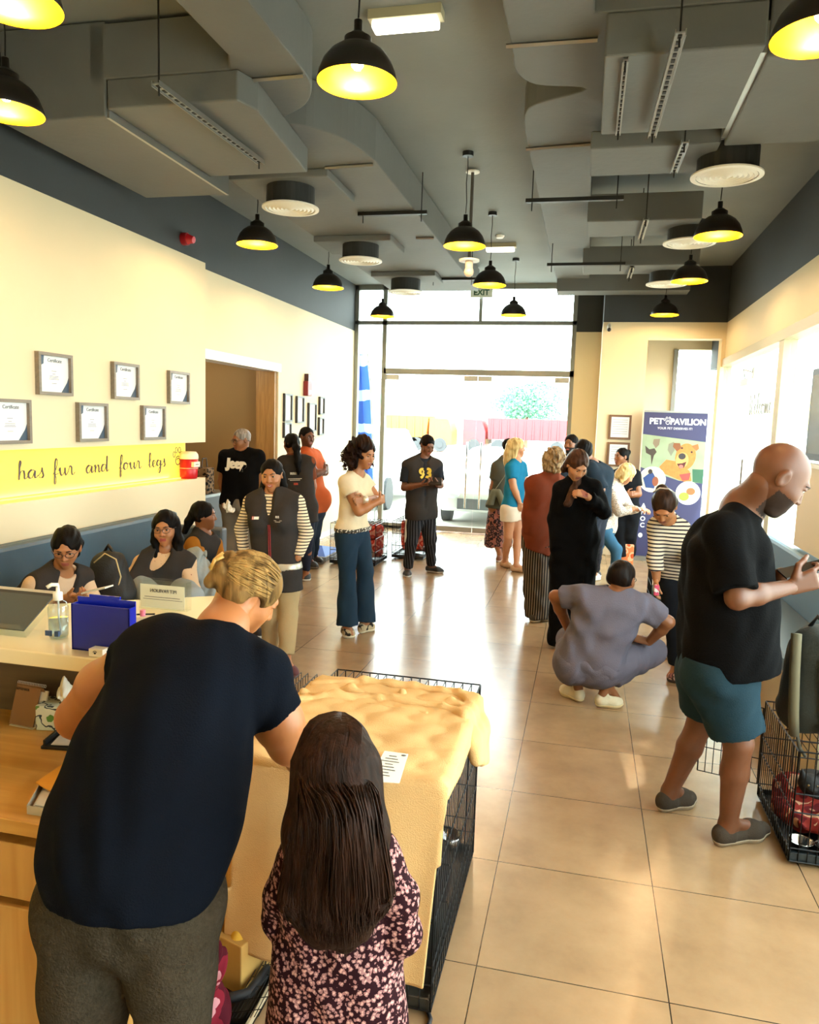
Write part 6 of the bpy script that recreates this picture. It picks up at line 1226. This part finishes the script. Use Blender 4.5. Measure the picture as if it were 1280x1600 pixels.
# leaflet rack
t=thing('leaflet_stand',(-1.75,2.0,LZ),'slanted clear acrylic stand holding dark leaflets at the left end of the ledge','display stand')
ac=mat_glass('fbfdfc',.10,'acrylic'); p0=atZ(75,985,LZ); xl=-2.05; xr=p0[0]-.0
def slab(y0,z0,y1,z1,xa,xb,th,m_,nm):
    d=U([0,y1-y0,z1-z0]); n_=np.cross([1,0,0],d); c=np.array([(xa+xb)/2,(y0+y1)/2,(z0+z1)/2]); L=math.hypot(y1-y0,z1-z0)/2
    return MB().obox(c,((xb-xa)/2,0,0),d*L,n_*th/2).build(nm,m_,t)
slab(1.93,LZ+.004,2.08,LZ+.09,xl,xr,.004,ac,'sloped_back'); slab(1.93,LZ+.004,1.905,LZ+.05,xl,xr,.004,ac,'front_lip'); slab(2.05,LZ+.07,2.01,LZ+.003,xl,xr,.004,ac,'rear_leg')
for i in range(3): slab(1.935+i*.012,LZ+.022+i*.006,2.07+i*.012,LZ+.098+i*.006,xl+.01,xr-.012-.004*i,.004,mat(['3a4648','1b1f24','b7b2a2'][i],.4),'leaflet')
# desk items
DZ=.751
c=atZ(36,1135,DZ); t=thing('desk_calendar',c,'brown kraft desk calendar with a white spiral on the oak desk','calendar')
w_=.045; up=U([0,.35,1]); xd=U(atZ(60,1141,DZ)-atZ(8,1131,DZ)); 
def quad(nm,c0,ax,ay,th,m_,par): return MB().obox(c0,ax,ay,U(np.cross(ax,ay))*th/2).build(nm,m_,par)
quad('cover',c+up*.068-xd*.008,xd*.05,up*.068,.003,mat('8a6440',.8,noise=.06),t); quad('pages',c+up*.06+xd*.012+[0,.01,0],xd*.055,up*.06,.006,mat('ddd6c8',.7),t); quad('easel',c+[0,.07,.062],xd*.055,U([0,-.5,1])*.07,.002,mat('8a6440',.8),t); MB().obox(c+[0,.03,.001],xd*.05,(0,.04,0),(0,0,.001)).build('base',mat('d8ccb0',.7),t)
mm=MB()
for i in range(18): q=c+up*.138+xd*(-.055+i*.0066); mm.tube([q+np.array([0,.004*math.cos(a),.005*math.sin(a)]) for a in np.linspace(0,6.28,9)],.0008,4)
mm.build('spiral',mat('e5e0d4',.3,.3),t)
put_text('lettering','SEPTEMBER',.011,c+up*.118-xd*.03-np.array([0,.0028,0]),xd,up,mat('4a3220',.7),t)
c=atZ(98,1134,DZ)+np.array([0,.0,0]); t=thing('tissue_box',c,'tissue box printed with green leaves and shells on the desk','tissue box')
MB().obox(c+[0,0,.042],(.068,.012,0),(-.01,.045,0),(0,0,.042)).build('carton',mat_spots([(0,'5f8c3c'),(.22,'d9d8c0'),(.5,'24333e'),(.58,'cfd6c4')],16,.5,name='leaf_print',dist=.05),t,bevel=.003)
smesh('tissue',[([cone(c+[.02,.0,.085],.012,c+[.016,.0,.115],.024,.015),cone(c+[.016,0,.115],.024,c+[.008,0,.165],.007,.015)],.003,dict(foldamp=.006,fsc=9))],mat('e6dfcc',.8),t)
c=atZ(112,1162,DZ); t=thing('letter_tray',c,'black letter tray holding a sheet of paper on the desk','tray'); MB().obox(c+[0,0,.004],(.075,.01,0),(-.01,.05,0),(0,0,.004)).obox(c+[-.07,0,.012],(.004,0,0),(-.01,.05,0),(0,0,.012)).build('tray_body',black,t); MB().obox(c+[.01,.005,.012],(.06,.012,0),(-.012,.04,0),(0,0,.001)).build('sheet',mat('c9c2b4',.6),t)
t=thing('manila_envelope',atZ(110,1205,DZ),'orange yellow envelope lying on the desk beside the navy t-shirt','envelope'); q=[atZ(56,1222,DZ+.03),atZ(150,1158,DZ+.05),atZ(175,1225,DZ+.05),atZ(104,1250,DZ+.03)]; mm=MB(); mm.add(q+[v-np.array([0,0,.004]) for v in q],[(0,1,2,3),(7,6,5,4),(0,4,5,1),(1,5,6,2),(2,6,7,3),(3,7,4,0)]); mm.build('envelope_body',mat('d38f22',.7),t)
t=thing('acrylic_tray',atZ(70,1255,DZ),'clear tray of papers at the front edge of the desk','tray'); q=[atZ(42,1272,DZ),atZ(105,1282,DZ),atZ(125,1240,DZ),atZ(66,1230,DZ)]
mm=MB(); Z3=np.array([0,0,.024])
for i in range(4): a_,b_=q[i],q[(i+1)%4]; mm.add([a_,b_,b_+Z3,a_+Z3,a_+[0.001,.002,0],b_+[0.001,.002,0],b_+Z3+[0.001,.002,0],a_+Z3+[0.001,.002,0]],[(0,1,2,3),(7,6,5,4),(0,3,7,4),(1,5,6,2),(3,2,6,7)])
mm.build('tray_body',mat('b9b5a8',.15,spec=.8),t); mm=MB(); ctr=sum(q)/4
for i in range(3): z=np.array([0,0,.006+.005*i]); mm.add([lerp(ctr,v,.85)+z+[.004*i,.003*i,0] for v in q]+[lerp(ctr,v,.85)+z+[.004*i,.003*i,.003] for v in q],[(3,2,1,0),(4,5,6,7),(0,1,5,4),(1,2,6,5),(2,3,7,6),(3,0,4,7)])
mm.build('papers',mat('cfc8b8',.7),t); MB().tube([lerp(q[3],q[2],.1)+Z3,lerp(q[0],q[1],.9)+Z3*1.1],.004).build('red_pen',mat('9c2a24',.4),t)
# ================================================================ WIRE CRATES
wire=mat('101012',.4,.5,name='black_wire')
def crate(label,x0,x1,y0,y1,z0,z1,sp=.035,rows=(.33,.66),door=None,r=.0016,group='wire pet crates',skip=(),trayc='16181a'):
    t=thing('wire_crate',((x0+x1)/2,(y0+y1)/2,0),label,'pet crate',group)
    def panel(nm,a,b,vert=True):
        mm=MB(); a=np.array(a,float); b=np.array(b,float); L=np.linalg.norm(b-a); n=max(2,int(round(L/sp)))
        for i in range(n+1): p=lerp(a,b,i/n); mm.cyl([p[0],p[1],z0],[p[0],p[1],z1],r if 0<i<n else r*1.7,n=4,caps=False)
        for f in (0,)+tuple(rows)+(.12,1): mm.cyl([a[0],a[1],z0+(z1-z0)*f],[b[0],b[1],z0+(z1-z0)*f],r*1.5,n=4,caps=False)
        return mm.build(nm,wire,t)
    if 'front' not in skip: panel('front_panel',(x0,y0,0),(x1,y0,0))
    panel('back_panel',(x0,y1,0),(x1,y1,0)); panel('side_panel',(x1,y0,0),(x1,y1,0))
    if 'left' not in skip: panel('side_panel',(x0,y0,0),(x0,y1,0))
    mm=MB(); n=int((x1-x0)/sp)
    for i in range(n+1): x=x0+(x1-x0)*i/n; mm.cyl((x,y0,z1),(x,y1,z1),r,n=4,caps=False)
    for i in range(6): y=y0+(y1-y0)*i/5; mm.cyl((x0,y,z1),(x1,y,z1),r*1.5,n=4,caps=False)
    mm.build('top_panel',wire,t)
    MB().box(x0+.006,x1-.006,y0+.006,y1-.006,z0+.002,z0+.008).box(x0+.004,x1-.004,y0+.004,y0+.01,z0,z0+.035).box(x0+.004,x1-.004,y1-.01,y1-.004,z0,z0+.035).box(x0+.004,x0+.01,y0,y1,z0,z0+.035).box(x1-.01,x1-.004,y0,y1,z0,z0+.035).build('tray',mat(trayc,.35),t)
    return t
fc=crate('large wire crate in the foreground covered by the yellow blanket',-.97,-.36,2.07,2.96,.02,.745,rows=(.2,.4,.6,.8),r=.002,trayc='20211f')
mm=MB()
for i in range(5): mm.cyl((-.38,2.3+.0*i,.1+.13*i),(-.355,2.3,.1+.13*i),.004,n=6)
mm.build('hinge_clip',wire,fc)
# blanket
W0,W1=-.985,-.345; V0,V1=2.04,2.80; TZ=.757; rr=np.random.RandomState(1)
def drape(u,v):
    # u: across (x path), v: along y path from front
    dl=max(0,W0-u); dr=max(0,u-W1); df=max(0,V0-v); x=min(max(u,W0),W1); y=max(v,V0); z=TZ-dl-dr-df
    # soft corners + wrinkles
    w=.006*math.sin(13*u+5*v)*math.sin(9*v+2)+.004*math.sin(31*u-17*v)+.003*math.sin(47*v+11*u)
    if df>0: y-= .018*(1-math.exp(-df*14))+.02*df*(1+math.sin(9*u+1.2))+.010*math.sin(22*u+3*df)*min(1,df*3); x+=.03*df*math.sin(7*u)
    if dl>0: x-= .02+.03*dl+.012*math.sin(17*v)*min(1,dl*3)
    if dr>0: x+= .012+.03*dr+.006*math.sin(23*v)*min(1,dr*4)
    if df==0 and dl==0 and dr==0: z+= abs(w)*1.2+.002
    z=max(z,.012)
    return (x,y,z)
nu,nv=110,120; v=[];f=[]
for j in range(nv+1):
    q=j/nv; vv=V0-.62+q*(.62+V1-V0)
    ur=W1+.02+.045*(1+math.sin(vv*6))*.5+(.10*max(0,(vv-2.5)/.3) if vv>2.5 else 0)
    if vv<V0: ur=W1-.0+.012-.05*(V0-vv)
    ul=W0-.5 if vv>=V0 else W0-.01
    for i in range(nu+1): u=ul+(ur-ul)*i/nu; v.append(drape(u,vv))
for j in range(nv):
    for i in range(nu): f.append((j*(nu+1)+i,j*(nu+1)+i+1,(j+1)*(nu+1)+i+1,(j+1)*(nu+1)+i))
bm_=mat('d2ab74',.95,noise=.10,scale=9,bump=.35,bscale=260,spec=.1,name='fleece_blanket')
bt=thing('fleece_blanket',(-.66,2.5,.75),'yellow beige fleece blanket draped over the large foreground crate','blanket')
o=MB().add(v,f).build('blanket_sheet',bm_,bt,smooth=True); s_=o.modifiers.new('s','SOLIDIFY'); s_.thickness=.007; s_.offset=1
def roll(pts,k=.02):
    out=[]
    for i in range(len(pts)-1): out.append(cone(pts[i][0],pts[i][1],pts[i+1][0],pts[i+1][1],k))
    return out
FL=[]
for t_ in(0,.25,.5,.75,1):
    FL.append(cone(lerp((-.36,2.55,.758),(-.35,2.76,.76),t_),.016,lerp((-.318,2.5,.70),(-.312,2.68,.69),t_),.018,.05)); FL.append(cone(lerp((-.318,2.5,.70),(-.312,2.68,.69),t_),.018,lerp((-.305,2.48,.65),(-.298,2.6,.60),t_),.014,.05))
R1=[((-.99,2.52,.762),.014),((-.86,2.60,.77),.016),((-.65,2.63,.77),.017),((-.45,2.61,.768),.017),((-.36,2.58,.762),.018)]
R2=[((-.98,2.70,.765),.014),((-.8,2.78,.772),.019),((-.6,2.78,.772),.019),((-.42,2.76,.77),.019),((-.35,2.72,.76),.02)]
R3=[((-.36,2.58,.76),.022),((-.325,2.54,.72),.024),((-.31,2.50,.66),.022)]; R4=[((-.35,2.72,.76),.024),((-.31,2.62,.71),.026),((-.295,2.55,.64),.024)]
smesh('folded_edge',[(roll(R1)+roll(R2)+FL+[cone(lerp(a[0],b[0],.5),.018,lerp(a[0],b[0],.5)+np.array([.0,.0,0]),.018,.03) for a,b in zip(R1,R2)]+roll([((-.9,2.68,.762),.012),((-.4,2.66,.762),.012)],.03)+roll([((-.5,2.55,.762),.010),((-.95,2.6,.762),.010)],.03),.006,dict(foldamp=.005,fsc=2.6))],bm_,bt)
q=[atZ(601,1174,.782),atZ(638,1179,.782),atZ(624,1224,.782),atZ(575,1221,.782)]
t=thing('paper_form',sum(q)/4,'white printed form lying on the yellow blanket beside the girl','paper'); MB().add([v_ for v_ in q]+[v_+np.array([0,0,.002]) for v_ in q],[(3,2,1,0),(4,5,6,7),(0,1,5,4),(1,2,6,5),(2,3,7,6),(3,0,4,7)]).build('sheet',mat('e6e2d6',.7),t)
mm=MB(); ex=q[1]-q[0]; ey=q[3]-q[0]
for i in range(8): a_=q[0]+ex*.15+ey*(.15+i*.09)+[0,0,.003]; mm.obox(a_+ex*.3,ex*(.16+.1*(i%3)),ey*.008,(0,0,.0004))
mm.sph(q[0]+ex*.86+ey*.08+[0,0,.003],(.008,.006,.001),8); mm.build('printed_lines',mat('4b4a4c',.7),t)
t=thing('steel_bowl',(-.42,2.84,.05),'steel bowl hooked inside the foreground crate','bowl'); MB().lathe([(0,.12),(.03,.12),(.045,.15),(.05,.175),(.046,.175),(.04,.15),(0,.127)],(-.425,2.72,.05),24).build('bowl_body',chrome,t,smooth=True)
c=np.array([-.48,2.5,.03]); t=thing('pet_cushion',c,'dark brown cushion inside the foreground crate','cushion'); smesh('cushion_body',[([ell(c+[0,0,.14],(.09,.22,.12),k=.02),ell(c+[-.15,0,.1],(.2,.2,.09),k=.03)],.012,dict(foldamp=.012,fsc=2.5))],mat('1c1513',.9,bump=.3),t)
fcr=thing('folded_wire_crate',(-1.08,2.6,0),'folded black wire crate standing behind the woman\'s arm','pet crate'); mm=MB()
for x in(-1.11,-1.08,-1.04):
    for i in range(9): mm.cyl((x,2.66+.03*i,.0),(x,2.66+.03*i,.735),.0016,n=4,caps=False)
    for z in(.02,.2,.4,.6,.735): mm.cyl((x,2.66,z),(x,2.9,z),.0028,n=4,caps=False)
mm.build('panels',wire,fcr)
# open crate tray on the floor bottom left
t=thing('open_crate_tray',(-1.0,2.0,0),'black crate tray with pale rim and loose wire panel on the floor by the girl','pet crate')
x0,x1,y0,y1=-1.06,-.86,1.66,2.12
MB().box(x0,x1,y0,y1,.01,.018).build('tray',mat('0d0e10',.3),t); MB().box(x0,x0+.008,y0,y1,.01,.04).box(x1-.008,x1,y0,y1,.01,.04).box(x0,x1,y0,y0+.008,.01,.04).box(x0,x1,y1-.008,y1,.01,.04).build('rim',mat('b9a88a',.5),t)
mm=MB()
for i in range(9): mm.cyl((-.92+.012*i,1.85,.05+.004*i),(-.92+.012*i,2.12,.07+.004*i),.0015,n=4)
for i in range(6): mm.cyl((-.92,1.87+.05*i,.055),(-.82,1.87+.05*i,.09),.0015,n=4)
mm.build('wire_panel',wire,t); MB().tube([(-1.0,1.95,.05),(-.95,1.9,.07),(-.9,1.95,.06),(-.88,2.05,.07)],.016,8).build('black_strap',mat('15151a',.7),t,smooth=True)
c=np.array([-1.02,2.1,.14]); t=thing('yellow_cloth_box',c,'yellow cloth folded in a box on the floor between the woman and the girl','cloth')
smesh('cloth',[([ell(c+[.02,.02,.10],(.075,.09,.05),k=.03),cone(c+[.07,-.02,.1],.03,c+[.05,-.08,.03],.02,.03)],.005,dict(foldamp=.014,fsc=4))],mat('d9ab3a',.85,bump=.3),t); MB().obox(c+[.02,0,-.05],(.09,-.03,0),(.03,.09,0),(0,0,.09)).build('carton',mat('b98f4a',.8),t,bevel=.004)
c=np.array([-.92,1.74,.25]); t=thing('floral_cloth',c,'dark red and pink floral cloth hanging beside the grey trousers','cloth'); smesh('cloth',[([cone(c+[-.03,0,.12],.03,c+[-.04,0,-.17],.055,.03),cone(c+[0,.0,.10],.03,c+[.0,.02,-.18],.05,.03)],.006,dict(foldamp=.016,fsc=3,clips=[(c-[0,0,.2],(0,0,-1))]))],mat_spots([(0,'c98a92'),(.3,'7a1c2c'),(.6,'4a0f1c')],18,.8,name='floral_print'),t)
t=thing('leash',atZ(650,1570,0),'black leash looped on the floor beside the floral dress','leash'); MB().tube([atZ(600,1562,.008),atZ(622,1562,.008),atZ(650,1566,.008),atZ(668,1578,.008),atZ(673,1592,.008),atZ(668,1610,.008)],.007,6).build('strap',mat('15151a',.6),t,smooth=True)
# right crate
rc=crate('wire crate on the right with its door open beside the bald man',.93,1.42,3.27,3.86,.02,.5,rows=(.45,.62),r=.0023,group='wire pet crates',trayc='1e2a30')
mm=MB(); a=np.array([.925,3.87]); b=np.array([.655,3.945])
for i in range(9): p=lerp(a,b,i/8); mm.cyl((p[0],p[1],.07),(p[0],p[1],.46),.0024 if 0<i<8 else .0036,n=5,caps=False)
for z in(.07,.2,.33,.46): mm.cyl((a[0],a[1],z),(b[0],b[1],z),.0026,n=5,caps=False)
dr=mm.build('door',wire,rc); MB().tube([(.70,3.925,.30),(.74,3.915,.30),(.74,3.915,.38),(.70,3.925,.38),(.70,3.925,.34),(.73,3.915,.34)],.003,5).build('latch',wire,dr)
c=np.array([1.12,3.6,.04]); t=thing('patterned_blanket',c,'red and cream patterned blanket inside the right crate','blanket'); smesh('blanket_body',[([ell(c+[0,0,.05],(.17,.2,.05),k=.03),ell(c+[-.05,.12,.1],(.1,.08,.07),k=.04)],.009,dict(foldamp=.02,fsc=2.2))],mat_spots([(0,'9c7258'),(.28,'4a0f12'),(.5,'6e221c'),(.75,'b08a6c')],14,.9,name='floral_fleece'),t)
c=np.array([1.1,3.66,.2]); t=thing('cat',c,'black cat peeking over the patterned blanket in the right crate','cat'); smesh('body',[([ell(c,(.05,.05,.042),k=.02),ell(c+[.05,.08,-.05],(.11,.12,.07),k=.03),cone(c+[-.032,0,.03],.018,c+[-.04,0,.062],.004,.01),cone(c+[.032,0,.03],.018,c+[.04,0,.062],.004,.01),ell(c+[0,-.045,-.012],(.02,.016,.014),k=.01)],.005,{})],mat('0c0a0a',.8,bump=.2),t)
for x in(-.018,.018): MB().sph(c+[x,-.044,.008],(.006,.005,.005),8).build('eye',mat('5a4a2a',.2),t,smooth=True)
for x,y,l in((1.0,3.37,'steel bowl at the front of the right crate, left one'),(1.1,3.35,'steel bowl at the front of the right crate, right one')):
    t=thing('steel_bowl',(x,y,.03),l,'bowl','steel bowls in the right crate'); MB().lathe([(0,.0),(.04,0),(.048,.035),(.052,.036),(.044,.033),(.036,.006),(0,.005)],(x,y,.032),24).build('bowl_body',chrome,t,smooth=True)
# olive backpack on the crate
c=np.array([1.01,3.5,.505]); t=thing('backpack',c,'olive and black backpack standing on the right crate','backpack')
smesh('main_bag',[([cone(c+[0,0,.12],.12,c+[0,0,.36],.11,.05),cone(c+[.14,0,.12],.12,c+[.14,0,.36],.11,.05)],.01,dict(foldamp=.012,fsc=1.6,clips=[(c,(0,0,-1))]))],mat('20231c',.85,bump=.3,bscale=150),t)
for dx in(-.1,.03): MB().tube([c+[dx,-.11,.46],c+[dx,-.135,.3],c+[dx+.01,-.14,.12],c+[dx+.03,-.10,.02]],.022,8).build('shoulder_strap',mat('57503a',.9),t,smooth=True)
MB().tube([c+[-.02,0,.47],c+[0,-.02,.52],c+[.06,0,.47]],.010,8).build('top_handle',black,t,smooth=True); MB().tube([c+[-.06,-.1,.03],c+[-.05,-.12,-.03],c+[-.02,-.11,-.07]],.008,6).build('loose_strap',mat('3d3a2e',.9),t,smooth=True)
# black backpack on the bench
c=np.array([-2.98,4.32,.49]); t=thing('backpack',c,'black backpack with beige piping on the left bench between two seated women','backpack')
smesh('main_bag',[([cone(c+[-.05,0,.12],.12,c+[-.05,0,.3],.1,.05),cone(c+[.04,0,.12],.11,c+[.0,0,.3],.09,.05)],.01,dict(foldamp=.01,fsc=1.6,clips=[(c,(0,0,-1))]))],mat('0e0e10',.7,bump=.3,bscale=120),t)
MB().tube([c+[.07,-.1,.08],c+[.1,-.06,.25],c+[.06,-.05,.36],c+[.0,-.08,.40],c+[-.06,-.11,.34]],.005,6).build('piping',mat('b9a070',.6),t,smooth=True); MB().tube([c+[-.06,0,.39],c+[-.03,0,.44],c+[.02,0,.38]],.012,8).build('top_handle',black,t,smooth=True)
c=np.array([-2.72,5.0,.5]); t=thing('denim_jacket',c,'pale grey denim jacket heaped beside the seated woman with long hair','jacket'); smesh('jacket_body',[([ell(c+[-.04,0,.16],(.1,.12,.17),k=.04),cone(c+[.03,-.02,.15],.07,c+[.11,-.04,.0],.06,.04)],.009,dict(foldamp=.02,fsc=2.4))],mat('8a9090',.9,noise=.15,scale=12,bump=.3),t)
# far crates
crate('wire crate with red patterned cloth near the glass wall, left one',-3.02,-2.44,8.82,9.4,.02,.52,sp=.05,r=.0028,rows=(.33,.66))
crate('wire crate with red patterned cloth near the glass wall, right one behind the other',-2.40,-1.98,9.5,10.1,.02,.5,sp=.05,r=.0028,rows=(.33,.66))
redc=mat_spots([(0,'d0604a'),(.3,'a83228'),(.6,'c98a78')],14,.9,name='red_print')
for x,y,l in((-2.66,9.2,'red patterned cloth hung inside the left far crate'),(-2.18,9.85,'red patterned cloth hung inside the right far crate')):
    c=np.array([x,y,.05]); t=thing('red_cloth',c,l,'cloth','red cloths in the far crates'); smesh('cloth',[([cone(c+[-.14,.06,.06+.1*i_],.06,c+[.14,.06,.06+.1*i_],.06,.04) for i_ in range(4)],.014,dict(foldamp=.02,fsc=2))],redc,t)
c=np.array([-2.6,8.98,.14]); t=thing('cat',c,'brown tabby cat sitting in the left far crate','cat'); smesh('body',[([ell(c,(.09,.07,.1),k=.03),ell(c+[.02,-.04,.12],(.05,.05,.045),k=.02),cone(c+[-.01,-.04,.15],.015,c+[-.02,-.04,.185],.004,.01),cone(c+[.05,-.04,.15],.015,c+[.06,-.04,.185],.004,.01)],.008,{})],mat('5a4634',.9,noise=.3,scale=20),t)
t=thing('blue_mat',(-3.4,9.2,0),'bright blue mat on a grey base by the left wall','mat'); MB().box(-3.7,-3.12,8.95,9.75,.0,.05).build('base',mat('8a8c8c',.6),t); MB().add([(-3.66,8.98,.055),(-3.14,8.98,.055),(-3.14,9.7,.055),(-3.66,9.7,.055),(-3.5,9.3,.14),(-3.3,9.3,.14)],[(0,1,5,4),(1,2,5),(2,3,4,5),(3,0,4),(3,2,1,0)]).build('pad',mat('2a5ec0',.6),t)
crate('small wire crate behind the bending striped top woman',.74,1.02,7.95,8.4,.02,.6,sp=.04,r=.002)
t=thing('pet_bed',(.88,8.15,.1),'dark teal pet bed in the small wire crate','cushion'); MB().box(.77,.99,8.0,8.35,.04,.14).build('pad',mat('25443f',.8),t,bevel=.02)
